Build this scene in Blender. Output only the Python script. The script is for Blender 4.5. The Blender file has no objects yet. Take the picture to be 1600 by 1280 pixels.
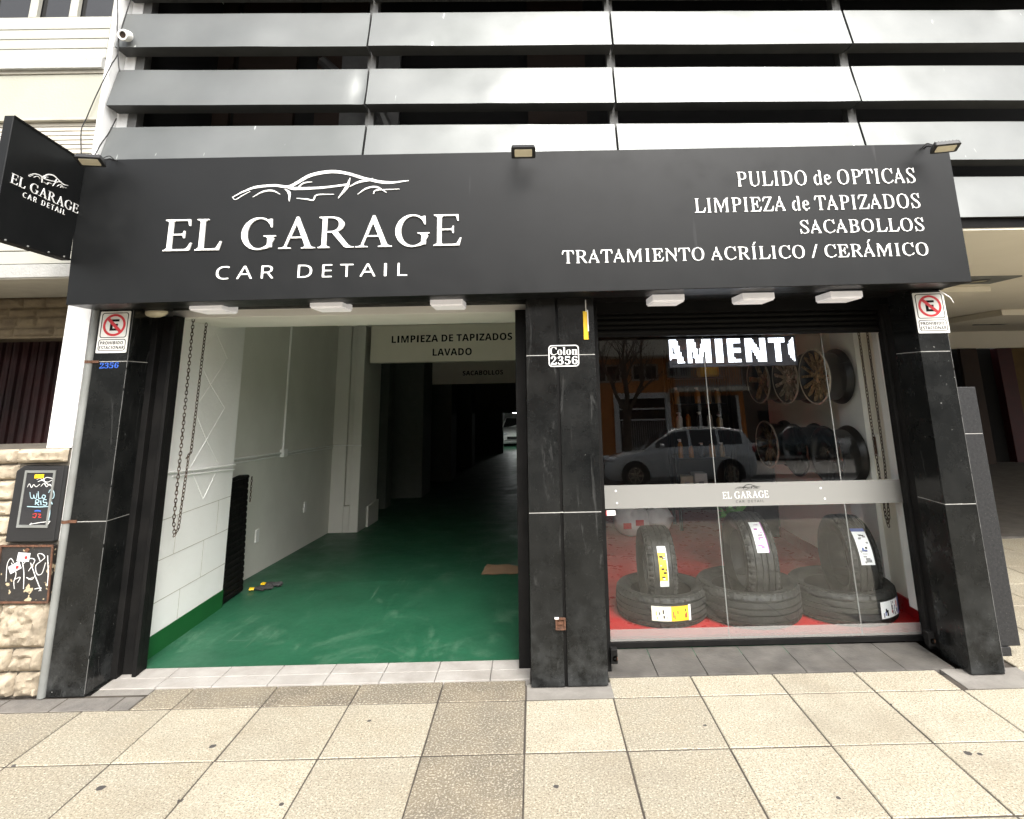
import bpy, bmesh, math, random
from math import sin, cos, pi, radians as R
from mathutils import Vector as V3, Matrix, noise as mnoise
from mathutils.geometry import tessellate_polygon

random.seed(7)
scene = bpy.context.scene
col = scene.collection

# ------------------------------------------------------------------ camera
# lens, shift and attitude solved from the vanishing points of the facade; camera 1.7 m above the pavement
FOC, PPX, PPY = 930.0, 838.04, 399.28          # for a 1600 x 1280 frame
CAM_H = 1.7
_yaw, _pit, _rol = -.0096, -.2201, -.0198
_Ry = Matrix(((cos(_yaw), 0, sin(_yaw)), (0, 1, 0), (-sin(_yaw), 0, cos(_yaw))))
_Rx = Matrix(((1, 0, 0), (0, cos(_pit), -sin(_pit)), (0, sin(_pit), cos(_pit))))
_Rz = Matrix(((cos(_rol), -sin(_rol), 0), (sin(_rol), cos(_rol), 0), (0, 0, 1)))
_RM = _Rz @ _Rx @ _Ry
def _w(r): return V3((_RM[r][0], _RM[r][2], -_RM[r][1]))
cd = bpy.data.cameras.new('camera'); cam = bpy.data.objects.new('camera', cd); col.objects.link(cam)
_r, _u, _b = _w(0), -_w(1), -_w(2)
cam.matrix_world = Matrix(((_r.x, _u.x, _b.x, 0), (_r.y, _u.y, _b.y, 0), (_r.z, _u.z, _b.z, CAM_H), (0, 0, 0, 1)))
cd.sensor_width = 36; cd.lens = FOC / 1600 * 36
cd.shift_x = (800 - PPX) / 1600; cd.shift_y = (PPY - 640) / 1600
cd.clip_start = .05; cd.clip_end = 500
scene.camera = cam

def at(x, y, X=None, Y=None, Z=None):
    """Point of the world plane X=, Y= or Z= seen at a place of the photograph (used to read off real sizes)."""
    a = V3(((x - PPX) / FOC, (y - PPY) / FOC, 1))
    d = _w(0) * a.x + _w(1) * a.y + _w(2) * a.z
    o = V3((0, 0, CAM_H))
    t = X / d.x if X is not None else Y / d.y if Y is not None else (Z - CAM_H) / d.z
    return o + d * t

# ------------------------------------------------------------------ light
SUN_EL, SUN_AZ = R(46), R(163)               # high, from the street side, through thin cloud
w = bpy.data.worlds.new('World'); scene.world = w; w.use_nodes = True
nt = w.node_tree; nt.nodes.clear()
sky = nt.nodes.new('ShaderNodeTexSky'); sky.sky_type = 'NISHITA'; sky.sun_disc = False
sky.sun_elevation = SUN_EL; sky.sun_rotation = SUN_AZ; sky.air_density = 1.0; sky.dust_density = 6.0
hs = nt.nodes.new('ShaderNodeHueSaturation'); hs.inputs['Saturation'].default_value = .22
bg = nt.nodes.new('ShaderNodeBackground'); bg.inputs['Strength'].default_value = .15
wo = nt.nodes.new('ShaderNodeOutputWorld')
nt.links.new(sky.outputs[0], hs.inputs['Color']); nt.links.new(hs.outputs[0], bg.inputs[0]); nt.links.new(bg.outputs[0], wo.inputs[0])
sd = bpy.data.lights.new('sun', 'SUN'); sd.energy = 1.0; sd.angle = R(30); sd.color = (1, .96, .89)
sun = bpy.data.objects.new('sun', sd); col.objects.link(sun); sun.location = (0, -10, 20)
_sdir = V3((sin(SUN_AZ) * cos(SUN_EL), cos(SUN_AZ) * cos(SUN_EL), sin(SUN_EL)))   # towards the sun
sun.rotation_euler = _sdir.to_track_quat('Z', 'Y').to_euler()
vs = scene.view_settings; vs.view_transform = 'Standard'; vs.look = 'None'; vs.gamma = 1; vs.use_curve_mapping = False
vs.exposure = 1.42
cy = scene.cycles; cy.use_denoising = True; cy.max_bounces = 10; cy.transparent_max_bounces = 24; cy.glossy_bounces = 5
cy.sample_clamp_indirect = 6

# ------------------------------------------------------------------ helpers
def tag(o, label=None, cat=None, group=None, kind=None):
    if label: o['label'] = label
    if cat: o['category'] = cat
    if group: o['group'] = group
    if kind: o['kind'] = kind
    return o
def thing(name, label, cat, loc=(0, 0, 0), group=None):
    o = bpy.data.objects.new(name, None); col.objects.link(o); o.location = loc
    o.empty_display_size = .1
    return tag(o, label, cat, group)
def copy_tree(o, parent=None):
    c = o.copy(); col.objects.link(c); c.parent = parent
    if parent: c.matrix_parent_inverse = o.matrix_parent_inverse.copy()
    for ch in KIDS.get(o.name, []): copy_tree(ch, c)
    return c
KIDS = {}

class N:
    """small node-graph helper"""
    def __init__(s, m): s.t = m.node_tree; s.n = s.t.nodes
    def new(s, k, **kw):
        x = s.n.new(k)
        for a, b in kw.items(): setattr(x, a, b)
        return x
    def link(s, a, b): s.t.links.new(a, b)
    def obj(s):
        if not hasattr(s, '_tc'): s._tc = s.new('ShaderNodeTexCoord')
        return s._tc.outputs['Object']
    def world(s):
        if not hasattr(s, '_g'): s._g = s.new('ShaderNodeNewGeometry')
        return s._g.outputs['Position']
    def mapped(s, scale):
        m = s.new('ShaderNodeMapping'); m.inputs['Scale'].default_value = scale
        s.link(s.world(), m.inputs['Vector']); return m.outputs[0]
    def noise(s, scale, detail=4, rough=.55, vec=None, dist=0):
        x = s.new('ShaderNodeTexNoise'); x.inputs['Scale'].default_value = scale; x.inputs['Detail'].default_value = detail
        x.inputs['Roughness'].default_value = rough; x.inputs['Distortion'].default_value = dist
        s.link(vec or s.world(), x.inputs['Vector']); return x.outputs['Fac']
    def ramp(s, fac, *st):
        x = s.new('ShaderNodeValToRGB'); e = x.color_ramp.elements
        while len(e) < len(st): e.new(.5)
        for k, (p, c) in zip(e, st):
            k.position = p; k.color = (c, c, c, 1) if isinstance(c, (int, float)) else (*c, 1)
        s.link(fac, x.inputs[0]); return x.outputs[0]
    def mix(s, fac, a, b, mode='MIX'):
        x = s.new('ShaderNodeMix', data_type='RGBA', blend_type=mode)
        for sock, v in ((x.inputs[0], fac), (x.inputs[6], a), (x.inputs[7], b)):
            if isinstance(v, bpy.types.NodeSocket): s.link(v, sock)
            elif isinstance(v, (int, float)): sock.default_value = v
            else: sock.default_value = (*v, 1)
        return x.outputs[2]
    def math(s, op, a, b=0):
        x = s.new('ShaderNodeMath', operation=op)
        for sock, v in ((x.inputs[0], a), (x.inputs[1], b)):
            if isinstance(v, bpy.types.NodeSocket): s.link(v, sock)
            else: sock.default_value = v
        return x.outputs[0]

def mat(name, c, c2=None, rough=.6, metal=0, ns=8, spec=.5, bump=0, bs=60, rvar=0, speck=None, streak=None, dirt=0, emit=None, estr=0, coat=0):
    """procedural surface: two-tone noise, roughness variation, bump, fine specks, vertical streaks, dirt blotches"""
    m = bpy.data.materials.new(name); m.use_nodes = True; g = N(m); b = g.n['Principled BSDF']
    b.inputs['Metallic'].default_value = metal; b.inputs['Roughness'].default_value = rough
    b.inputs['Specular IOR Level'].default_value = spec; b.inputs['Coat Weight'].default_value = coat
    c2 = c2 or tuple(x * .82 for x in c)
    k = g.mix(g.ramp(g.noise(ns, 6), (.3, 0), (.7, 1)), c, c2)
    if speck:
        sc, sz, sc_c = speck
        k = g.mix(g.ramp(g.noise(sc, 2), (sz, 0), (sz + .03, 1)), k, sc_c)
    if streak:
        s1, th, cc = streak
        k = g.mix(g.ramp(g.noise(1, 3, vec=g.mapped((s1, s1, s1 * .08))), (th, 0), (th + .05, 1)), k, cc)
    if dirt: k = g.mix(g.math('MULTIPLY', g.ramp(g.noise(2.3, 8, .7), (.48, 0), (.75, 1)), dirt), k, (.09, .075, .055))
    g.link(k, b.inputs['Base Color'])
    if rvar: g.link(g.ramp(g.noise(ns * 2.3, 6, .65), (.3, max(.02, rough - rvar)), (.7, min(1, rough + rvar))), b.inputs['Roughness'])
    if bump:
        bp = g.new('ShaderNodeBump'); bp.inputs['Strength'].default_value = bump; bp.inputs['Distance'].default_value = .01
        g.link(g.noise(bs, 5), bp.inputs['Height']); g.link(bp.outputs[0], b.inputs['Normal'])
    if emit: b.inputs['Emission Color'].default_value = (*emit, 1); b.inputs['Emission Strength'].default_value = estr
    return m

def bez(p, q, r, s, n):
    return [((1-t)**3*p[0]+3*(1-t)**2*t*q[0]+3*(1-t)*t*t*r[0]+t**3*s[0], (1-t)**3*p[1]+3*(1-t)**2*t*q[1]+3*(1-t)*t*t*r[1]+t**3*s[1]) for t in (i/n for i in range(n+1))]
def catmull(p, n=8):
    p = [V3(x) for x in p]; q = [p[0]*2-p[1]] + p + [p[-1]*2-p[-2]]; o = []
    for i in range(1, len(q)-2):
        a, b, c, d = q[i-1:i+3]
        for k in range(n):
            t = k/n; o.append(.5*((2*b)+(c-a)*t+(2*a-5*b+4*c-d)*t*t+(3*b-a-3*c+d)*t**3))
    return o + [p[-1]]

class MB:
    """collects shapes and links them as ONE mesh object"""
    def __init__(s): s.v = []; s.f = []; s.m = []; s.mi = 0; s.cols = None
    def add(s, vs, fs):
        o = len(s.v); s.v += [tuple(v) for v in vs]; s.f += [tuple(i + o for i in f) for f in fs]; s.m += [s.mi] * len(fs); return s
    def box(s, x0, x1, y0, y1, z0, z1):
        return s.add([(x, y, z) for x in (x0, x1) for y in (y0, y1) for z in (z0, z1)],
                     [(0, 1, 3, 2), (4, 6, 7, 5), (0, 4, 5, 1), (2, 3, 7, 6), (0, 2, 6, 4), (1, 5, 7, 3)])
    def hexa(s, a, b):
        """a, b: two quads (4 points each, same order) -> closed solid"""
        return s.add(list(a) + list(b), [(3, 2, 1, 0), (4, 5, 6, 7)] + [(i, (i+1) % 4, 4+(i+1) % 4, 4+i) for i in range(4)])
    def prism(s, poly, f0, f1):
        """poly: 2-D outline; f0, f1 map (u, v) to the two end faces"""
        n = len(poly); tri = tessellate_polygon([[V3((p[0], p[1], 0)) for p in poly]])
        vs = [f0(*p) for p in poly] + [f1(*p) for p in poly]
        return s.add(vs, [t[::-1] for t in tri] + [tuple(i + n for i in t) for t in tri] + [(i, (i+1) % n, n+(i+1) % n, n+i) for i in range(n)])
    def tube(s, pts, r, n=8, cap=True):
        pts = [V3(p) for p in pts]; rs = r if isinstance(r, (list, tuple)) else [r] * len(pts)
        vs = []; fs = []; up = None
        for i, p in enumerate(pts):
            d = (pts[min(i+1, len(pts)-1)] - pts[max(i-1, 0)]).normalized()
            if up is None: up = d.orthogonal().normalized()
            up = (up - d * up.dot(d)).normalized(); sd_ = d.cross(up)
            vs += [p + (up * cos(2*pi*k/n) + sd_ * sin(2*pi*k/n)) * rs[i] for k in range(n)]
        for i in range(len(pts)-1):
            fs += [(i*n+k, i*n+(k+1) % n, (i+1)*n+(k+1) % n, (i+1)*n+k) for k in range(n)]
        if cap: fs += [tuple(range(n))[::-1], tuple(range((len(pts)-1)*n, len(pts)*n))]
        return s.add(vs, fs)
    def lathe(s, prof, M=None, n=48, closed=False):
        """prof: (radius, axial) pairs turned about local Z, placed by matrix M"""
        M = M or Matrix(); k = len(prof); vs = []; fs = []
        for j in range(n):
            a = 2*pi*j/n; vs += [M @ V3((r*cos(a), r*sin(a), z)) for r, z in prof]
        for j in range(n):
            j2 = (j+1) % n
            for i in range(k if closed else k-1): fs.append((j*k+i, j2*k+i, j2*k+(i+1) % k, j*k+(i+1) % k))
        return s.add(vs, fs)
    def ellipsoid(s, c, r, n=14, M=None):
        vs = []; fs = []; M = M or Matrix()
        for i in range(n//2+1):
            a = pi*i/(n//2)
            for j in range(n): vs.append(V3(c) + M @ V3((r[0]*sin(a)*cos(2*pi*j/n), r[1]*sin(a)*sin(2*pi*j/n), r[2]*cos(a))))
        for i in range(n//2):
            fs += [(i*n+j, (i+1)*n+j, (i+1)*n+(j+1) % n, i*n+(j+1) % n) for j in range(n)]
        return s.add(vs, fs)
    def build(s, name, m, parent=None, bevel=0, smooth=False, seg=2):
        me = bpy.data.meshes.new(name); me.from_pydata(s.v, [], s.f)
        for x in (m if isinstance(m, (list, tuple)) else [m]): me.materials.append(x)
        if any(s.m): me.polygons.foreach_set('material_index', s.m)
        b = bmesh.new(); b.from_mesh(me); bmesh.ops.recalc_face_normals(b, faces=b.faces); b.to_mesh(me); b.free()
        if s.cols:
            a = me.color_attributes.new('tint', 'FLOAT_COLOR', 'POINT')
            a.data.foreach_set('color', [x for c in s.cols for x in (c, c, c, 1)])
        if smooth:
            me.polygons.foreach_set('use_smooth', [True]*len(me.polygons))
            me.set_sharp_from_angle(angle=R(38))
        o = bpy.data.objects.new(name, me); col.objects.link(o)
        if parent:
            o.parent = parent; KIDS.setdefault(parent.name, []).append(o)
            off = V3((0, 0, 0)); q = parent
            while q: off += V3(q.location); q = q.parent
            o.location = -off if not getattr(s, 'local', False) else (0, 0, 0)
        if bevel:
            md = o.modifiers.new('bevel', 'BEVEL'); md.width = bevel; md.segments = seg; md.limit_method = 'ANGLE'; md.angle_limit = R(40)
        return o
def box(name, m, parent, x0, x1, y0, y1, z0, z1, bevel=.003): return MB().box(x0, x1, y0, y1, z0, z1).build(name, m, parent, bevel)
def struct(o): o['kind'] = 'structure'; return o

# ------------------------------------------------------------------ lettering
GLYPHS = {}
GLYPHS['serifbold'] = {
'E': (140, [[9, 0, 8, 0, 8, 1, 8, 5, 8, 6, 9, 6, 14, 6, 15, 7, 23, 15, 23, 15, 24, 16, 24, 165, 24, 166, 23, 167, 15, 175, 14, 176, 9, 176, 8, 176, 8, 177, 8, 181, 9, 182, 10, 182, 117, 182, 119, 182, 119, 181, 119, 177, 121, 145, 121, 144, 120, 144, 116, 144, 115, 144, 115, 145, 110, 170, 109, 170, 102, 174, 100, 174, 53, 174, 51, 173, 45, 166, 44, 164, 44, 100, 45, 99, 45, 98, 47, 98, 82, 98, 84, 98, 89, 101, 91, 101, 91, 103, 94, 114, 94, 114, 95, 115, 98, 115, 99, 114, 99, 113, 99, 75, 99, 74, 98, 73, 95, 73, 94, 73, 93, 75, 91, 87, 90, 88, 85, 90, 47, 90, 45, 90, 45, 89, 44, 88, 44, 17, 45, 15, 45, 14, 50, 10, 51, 9, 52, 9, 98, 9, 111, 12, 113, 13, 113, 14, 127, 44, 128, 45, 132, 45, 133, 45, 133, 43, 126, 5, 124, 1, 124, 0, 122, 0]]),
'L': (129, [[9, 0, 8, 0, 8, 1, 8, 5, 8, 6, 9, 6, 14, 6, 15, 7, 23, 15, 23, 15, 24, 16, 24, 165, 24, 166, 23, 167, 15, 175, 14, 176, 9, 176, 8, 176, 8, 177, 8, 181, 9, 182, 10, 182, 59, 182, 60, 181, 60, 180, 60, 177, 60, 176, 59, 176, 54, 176, 53, 175, 45, 167, 45, 166, 44, 165, 45, 16, 45, 14, 50, 10, 51, 9, 52, 9, 87, 9, 102, 12, 103, 13, 103, 14, 118, 50, 119, 51, 119, 51, 124, 51, 125, 50, 125, 49, 116, 1, 115, 0, 113, 0]]),
'G': (172, [[80, -4, 72, -2, 68, -1, 63, 0, 59, 2, 54, 4, 46, 10, 40, 15, 32, 23, 28, 28, 25, 32, 20, 41, 16, 51, 14, 56, 12, 63, 10, 73, 9, 86, 9, 95, 10, 107, 12, 118, 15, 127, 19, 137, 23, 146, 28, 154, 35, 162, 41, 168, 48, 174, 55, 178, 59, 180, 63, 182, 72, 184, 81, 185, 89, 185, 95, 185, 104, 183, 112, 180, 118, 176, 125, 172, 126, 171, 127, 172, 135, 176, 142, 176, 143, 176, 143, 174, 144, 153, 145, 148, 145, 137, 145, 134, 145, 129, 145, 128, 145, 127, 140, 127, 139, 128, 135, 141, 131, 148, 128, 153, 125, 158, 120, 163, 117, 166, 111, 170, 107, 172, 104, 174, 101, 175, 98, 176, 91, 177, 86, 177, 82, 176, 79, 175, 75, 173, 72, 172, 67, 169, 61, 164, 54, 157, 49, 149, 44, 140, 41, 130, 39, 124, 37, 115, 35, 106, 35, 96, 35, 85, 35, 76, 37, 66, 39, 57, 41, 51, 44, 42, 49, 33, 53, 27, 59, 20, 63, 16, 69, 11, 75, 8, 81, 6, 89, 5, 95, 5, 102, 7, 107, 9, 110, 11, 113, 13, 116, 15, 123, 21, 127, 27, 127, 29, 127, 63, 126, 64, 119, 72, 117, 73, 111, 73, 110, 73, 109, 74, 109, 75, 109, 78, 110, 79, 111, 79, 162, 79, 163, 79, 164, 78, 164, 74, 163, 73, 162, 73, 157, 73, 156, 72, 150, 66, 149, 64, 149, 64, 150, 64, 157, 63, 158, 63, 158, 62, 157, 57, 154, 50, 152, 44, 148, 37, 148, 13, 148, 11, 147, 11, 138, 11, 127, 4, 112, 0, 111, 0, 110, 1, 110, 1, 102, -2, 95, -3, 89, -4]]),
'A': (172, [[7, 0, 6, 0, 5, 1, 5, 5, 6, 6, 7, 6, 20, 6, 29, 12, 30, 12, 30, 13, 79, 184, 79, 185, 80, 185, 88, 185, 89, 185, 90, 183, 147, 17, 148, 16, 150, 14, 160, 6, 169, 6, 169, 5, 169, 1, 168, 0, 167, 0, 109, 0, 108, 0, 107, 1, 107, 2, 107, 5, 108, 6, 109, 6, 115, 6, 116, 6, 123, 13, 123, 13, 123, 14, 111, 54, 108, 59, 108, 60, 107, 60, 57, 60, 55, 60, 54, 58, 40, 14, 40, 13, 41, 12, 49, 6, 50, 6, 58, 6, 59, 6, 60, 5, 60, 5, 60, 1, 60, 0, 59, 0, 58, 0], [59, 68, 58, 69, 58, 69, 59, 71, 80, 138, 81, 140, 82, 140, 82, 139, 86, 127, 105, 70, 105, 69, 105, 68, 104, 68]]),
'R': (169, [[9, 0, 8, 0, 8, 1, 8, 5, 8, 6, 9, 6, 14, 6, 15, 7, 23, 15, 23, 15, 24, 16, 24, 165, 24, 166, 23, 167, 15, 175, 14, 176, 9, 176, 8, 176, 8, 177, 8, 181, 9, 182, 10, 182, 72, 182, 80, 180, 84, 179, 89, 178, 95, 175, 101, 172, 107, 167, 112, 161, 115, 157, 119, 151, 121, 145, 122, 139, 122, 133, 121, 127, 119, 122, 117, 117, 114, 111, 111, 108, 106, 104, 100, 99, 93, 95, 93, 94, 93, 94, 144, 16, 155, 8, 156, 6, 158, 6, 168, 6, 169, 6, 169, 5, 169, 2, 169, 1, 168, 0, 167, 0, 137, 0, 135, 0, 124, 6, 123, 8, 68, 88, 67, 89, 66, 89, 47, 89, 45, 89, 44, 87, 44, 16, 45, 15, 53, 7, 55, 6, 59, 6, 60, 6, 60, 5, 60, 1, 59, 0, 58, 0], [45, 97, 45, 98, 44, 99, 44, 173, 45, 174, 46, 174, 64, 174, 69, 173, 75, 172, 78, 170, 81, 168, 87, 164, 91, 158, 94, 154, 95, 152, 97, 145, 98, 141, 98, 136, 98, 134, 98, 129, 97, 124, 95, 121, 94, 117, 92, 113, 88, 108, 86, 106, 82, 103, 77, 100, 72, 98, 65, 97]]),
'C': (187, [[90, -4, 79, -2, 69, 1, 59, 5, 50, 10, 42, 16, 34, 24, 28, 32, 22, 41, 18, 50, 14, 61, 12, 72, 10, 85, 10, 97, 12, 110, 14, 120, 18, 131, 27, 148, 38, 161, 53, 172, 70, 180, 86, 184, 96, 186, 109, 186, 126, 182, 149, 174, 155, 174, 162, 176, 168, 185, 173, 185, 174, 183, 174, 176, 174, 126, 173, 123, 169, 123, 167, 124, 157, 144, 151, 153, 143, 161, 131, 170, 118, 175, 112, 176, 102, 176, 95, 176, 86, 172, 79, 167, 74, 162, 67, 150, 62, 138, 59, 120, 57, 92, 58, 74, 60, 58, 63, 45, 68, 34, 75, 24, 81, 18, 90, 13, 102, 10, 116, 9, 132, 13, 145, 19, 158, 28, 170, 40, 173, 40, 178, 35, 172, 27, 164, 18, 151, 8, 141, 3, 129, -1, 113, -4]]),
'o': (135, [[59, -4, 47, -1, 36, 4, 26, 12, 18, 21, 12, 32, 9, 44, 7, 58, 8, 72, 10, 85, 15, 96, 22, 106, 30, 114, 41, 121, 52, 125, 66, 127, 75, 126, 88, 123, 98, 118, 107, 111, 115, 101, 121, 90, 124, 79, 126, 65, 126, 50, 123, 38, 118, 26, 112, 16, 104, 8, 94, 2, 84, -2, 71, -4], [62, 5, 58, 6, 54, 10, 51, 15, 49, 22, 46, 45, 47, 82, 49, 100, 52, 111, 55, 114, 59, 117, 68, 119, 73, 118, 78, 115, 82, 109, 84, 102, 87, 76, 87, 43, 85, 23, 81, 12, 78, 8, 74, 6, 68, 4]]),
'l': (80, [[8, 0, 7, 1, 7, 5, 17, 9, 19, 13, 20, 18, 20, 157, 20, 165, 18, 171, 15, 174, 8, 176, 8, 180, 9, 181, 11, 182, 57, 181, 59, 180, 59, 178, 59, 19, 60, 14, 61, 10, 64, 8, 71, 5, 71, 1, 69, 0]]),
'n': (152, [[8, 0, 7, 1, 7, 5, 17, 9, 19, 12, 20, 17, 20, 99, 20, 106, 18, 112, 15, 115, 8, 118, 7, 121, 8, 123, 57, 123, 58, 122, 59, 110, 60, 109, 68, 116, 74, 121, 82, 124, 90, 126, 97, 127, 109, 125, 116, 122, 121, 118, 128, 108, 131, 93, 132, 15, 134, 11, 136, 8, 144, 5, 145, 2, 144, 0, 84, 0, 81, 0, 81, 5, 87, 7, 90, 9, 92, 13, 93, 17, 94, 87, 92, 98, 90, 104, 86, 107, 80, 108, 73, 106, 67, 103, 61, 97, 59, 92, 59, 17, 60, 12, 62, 9, 71, 5, 71, 0, 68, 0]]),
'2': (150, [[10, 0, 9, 2, 9, 27, 58, 78, 75, 99, 82, 111, 86, 121, 89, 134, 90, 146, 88, 162, 84, 171, 80, 174, 76, 176, 72, 177, 65, 177, 60, 176, 56, 174, 50, 166, 46, 152, 44, 132, 42, 131, 36, 132, 27, 134, 17, 139, 14, 143, 12, 147, 10, 159, 11, 164, 13, 170, 19, 178, 26, 184, 37, 189, 49, 192, 63, 194, 82, 193, 98, 190, 108, 186, 115, 182, 121, 176, 126, 169, 129, 162, 130, 154, 130, 144, 128, 135, 126, 127, 116, 112, 102, 95, 78, 71, 38, 32, 36, 30, 40, 29, 97, 29, 103, 30, 110, 33, 115, 38, 118, 44, 122, 55, 136, 56, 137, 53, 136, 1, 135, 0, 132, 0]]),
'3': (150, [[62, -3, 49, -2, 37, 0, 28, 3, 20, 7, 14, 12, 9, 19, 7, 26, 7, 33, 10, 40, 14, 45, 20, 48, 28, 50, 30, 48, 32, 36, 36, 28, 42, 22, 50, 18, 62, 16, 73, 17, 83, 21, 90, 29, 94, 40, 96, 56, 94, 67, 88, 77, 81, 84, 73, 88, 62, 90, 40, 90, 38, 92, 38, 94, 38, 105, 39, 107, 59, 107, 67, 108, 75, 112, 81, 118, 86, 127, 89, 139, 89, 152, 87, 162, 82, 171, 76, 176, 71, 177, 65, 178, 57, 175, 52, 171, 48, 164, 46, 155, 44, 138, 43, 136, 41, 136, 28, 138, 22, 140, 17, 143, 13, 147, 11, 151, 9, 161, 11, 168, 14, 175, 20, 181, 28, 186, 38, 190, 47, 192, 62, 194, 74, 194, 93, 191, 108, 186, 120, 178, 127, 167, 130, 157, 130, 147, 129, 138, 125, 129, 120, 122, 113, 115, 93, 102, 114, 93, 122, 88, 128, 82, 132, 76, 135, 69, 137, 60, 137, 51, 135, 38, 132, 29, 126, 19, 117, 11, 106, 5, 92, 0, 79, -2]]),
'5': (150, [[63, -3, 43, -1, 28, 4, 22, 7, 17, 12, 13, 18, 11, 24, 11, 34, 14, 41, 21, 46, 30, 48, 32, 46, 33, 38, 36, 30, 39, 25, 44, 20, 51, 17, 59, 16, 64, 16, 73, 18, 81, 22, 88, 29, 92, 39, 94, 51, 94, 65, 91, 78, 86, 87, 79, 93, 69, 97, 58, 98, 43, 97, 28, 94, 18, 98, 16, 99, 24, 190, 25, 191, 28, 192, 124, 191, 126, 190, 126, 188, 127, 145, 126, 143, 112, 143, 108, 157, 105, 160, 102, 161, 95, 162, 45, 162, 43, 162, 41, 160, 38, 117, 38, 113, 60, 116, 74, 116, 92, 113, 104, 109, 116, 102, 124, 94, 131, 82, 135, 70, 135, 54, 133, 40, 128, 28, 120, 17, 110, 9, 95, 2, 78, -2]]),
'6': (150, [[66, -2, 50, 3, 38, 11, 28, 22, 20, 37, 14, 55, 12, 79, 12, 103, 16, 127, 21, 144, 28, 159, 37, 172, 48, 182, 62, 189, 75, 193, 93, 194, 108, 192, 117, 189, 123, 186, 128, 182, 132, 178, 134, 172, 136, 165, 135, 160, 132, 154, 128, 150, 122, 146, 114, 144, 105, 144, 104, 145, 101, 164, 99, 169, 96, 174, 92, 177, 87, 178, 80, 177, 74, 175, 69, 171, 64, 166, 57, 151, 52, 131, 50, 110, 51, 109, 64, 114, 73, 116, 92, 117, 107, 114, 120, 107, 126, 102, 131, 96, 138, 82, 140, 73, 140, 63, 138, 43, 135, 32, 129, 21, 122, 12, 114, 6, 103, 1, 91, -2, 83, -3], [76, 15, 70, 17, 65, 22, 60, 28, 56, 36, 52, 56, 50, 86, 51, 90, 60, 96, 68, 99, 77, 101, 82, 100, 87, 98, 91, 95, 95, 90, 100, 78, 101, 59, 100, 40, 98, 32, 95, 25, 91, 20, 87, 17, 82, 15]]),
}
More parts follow.
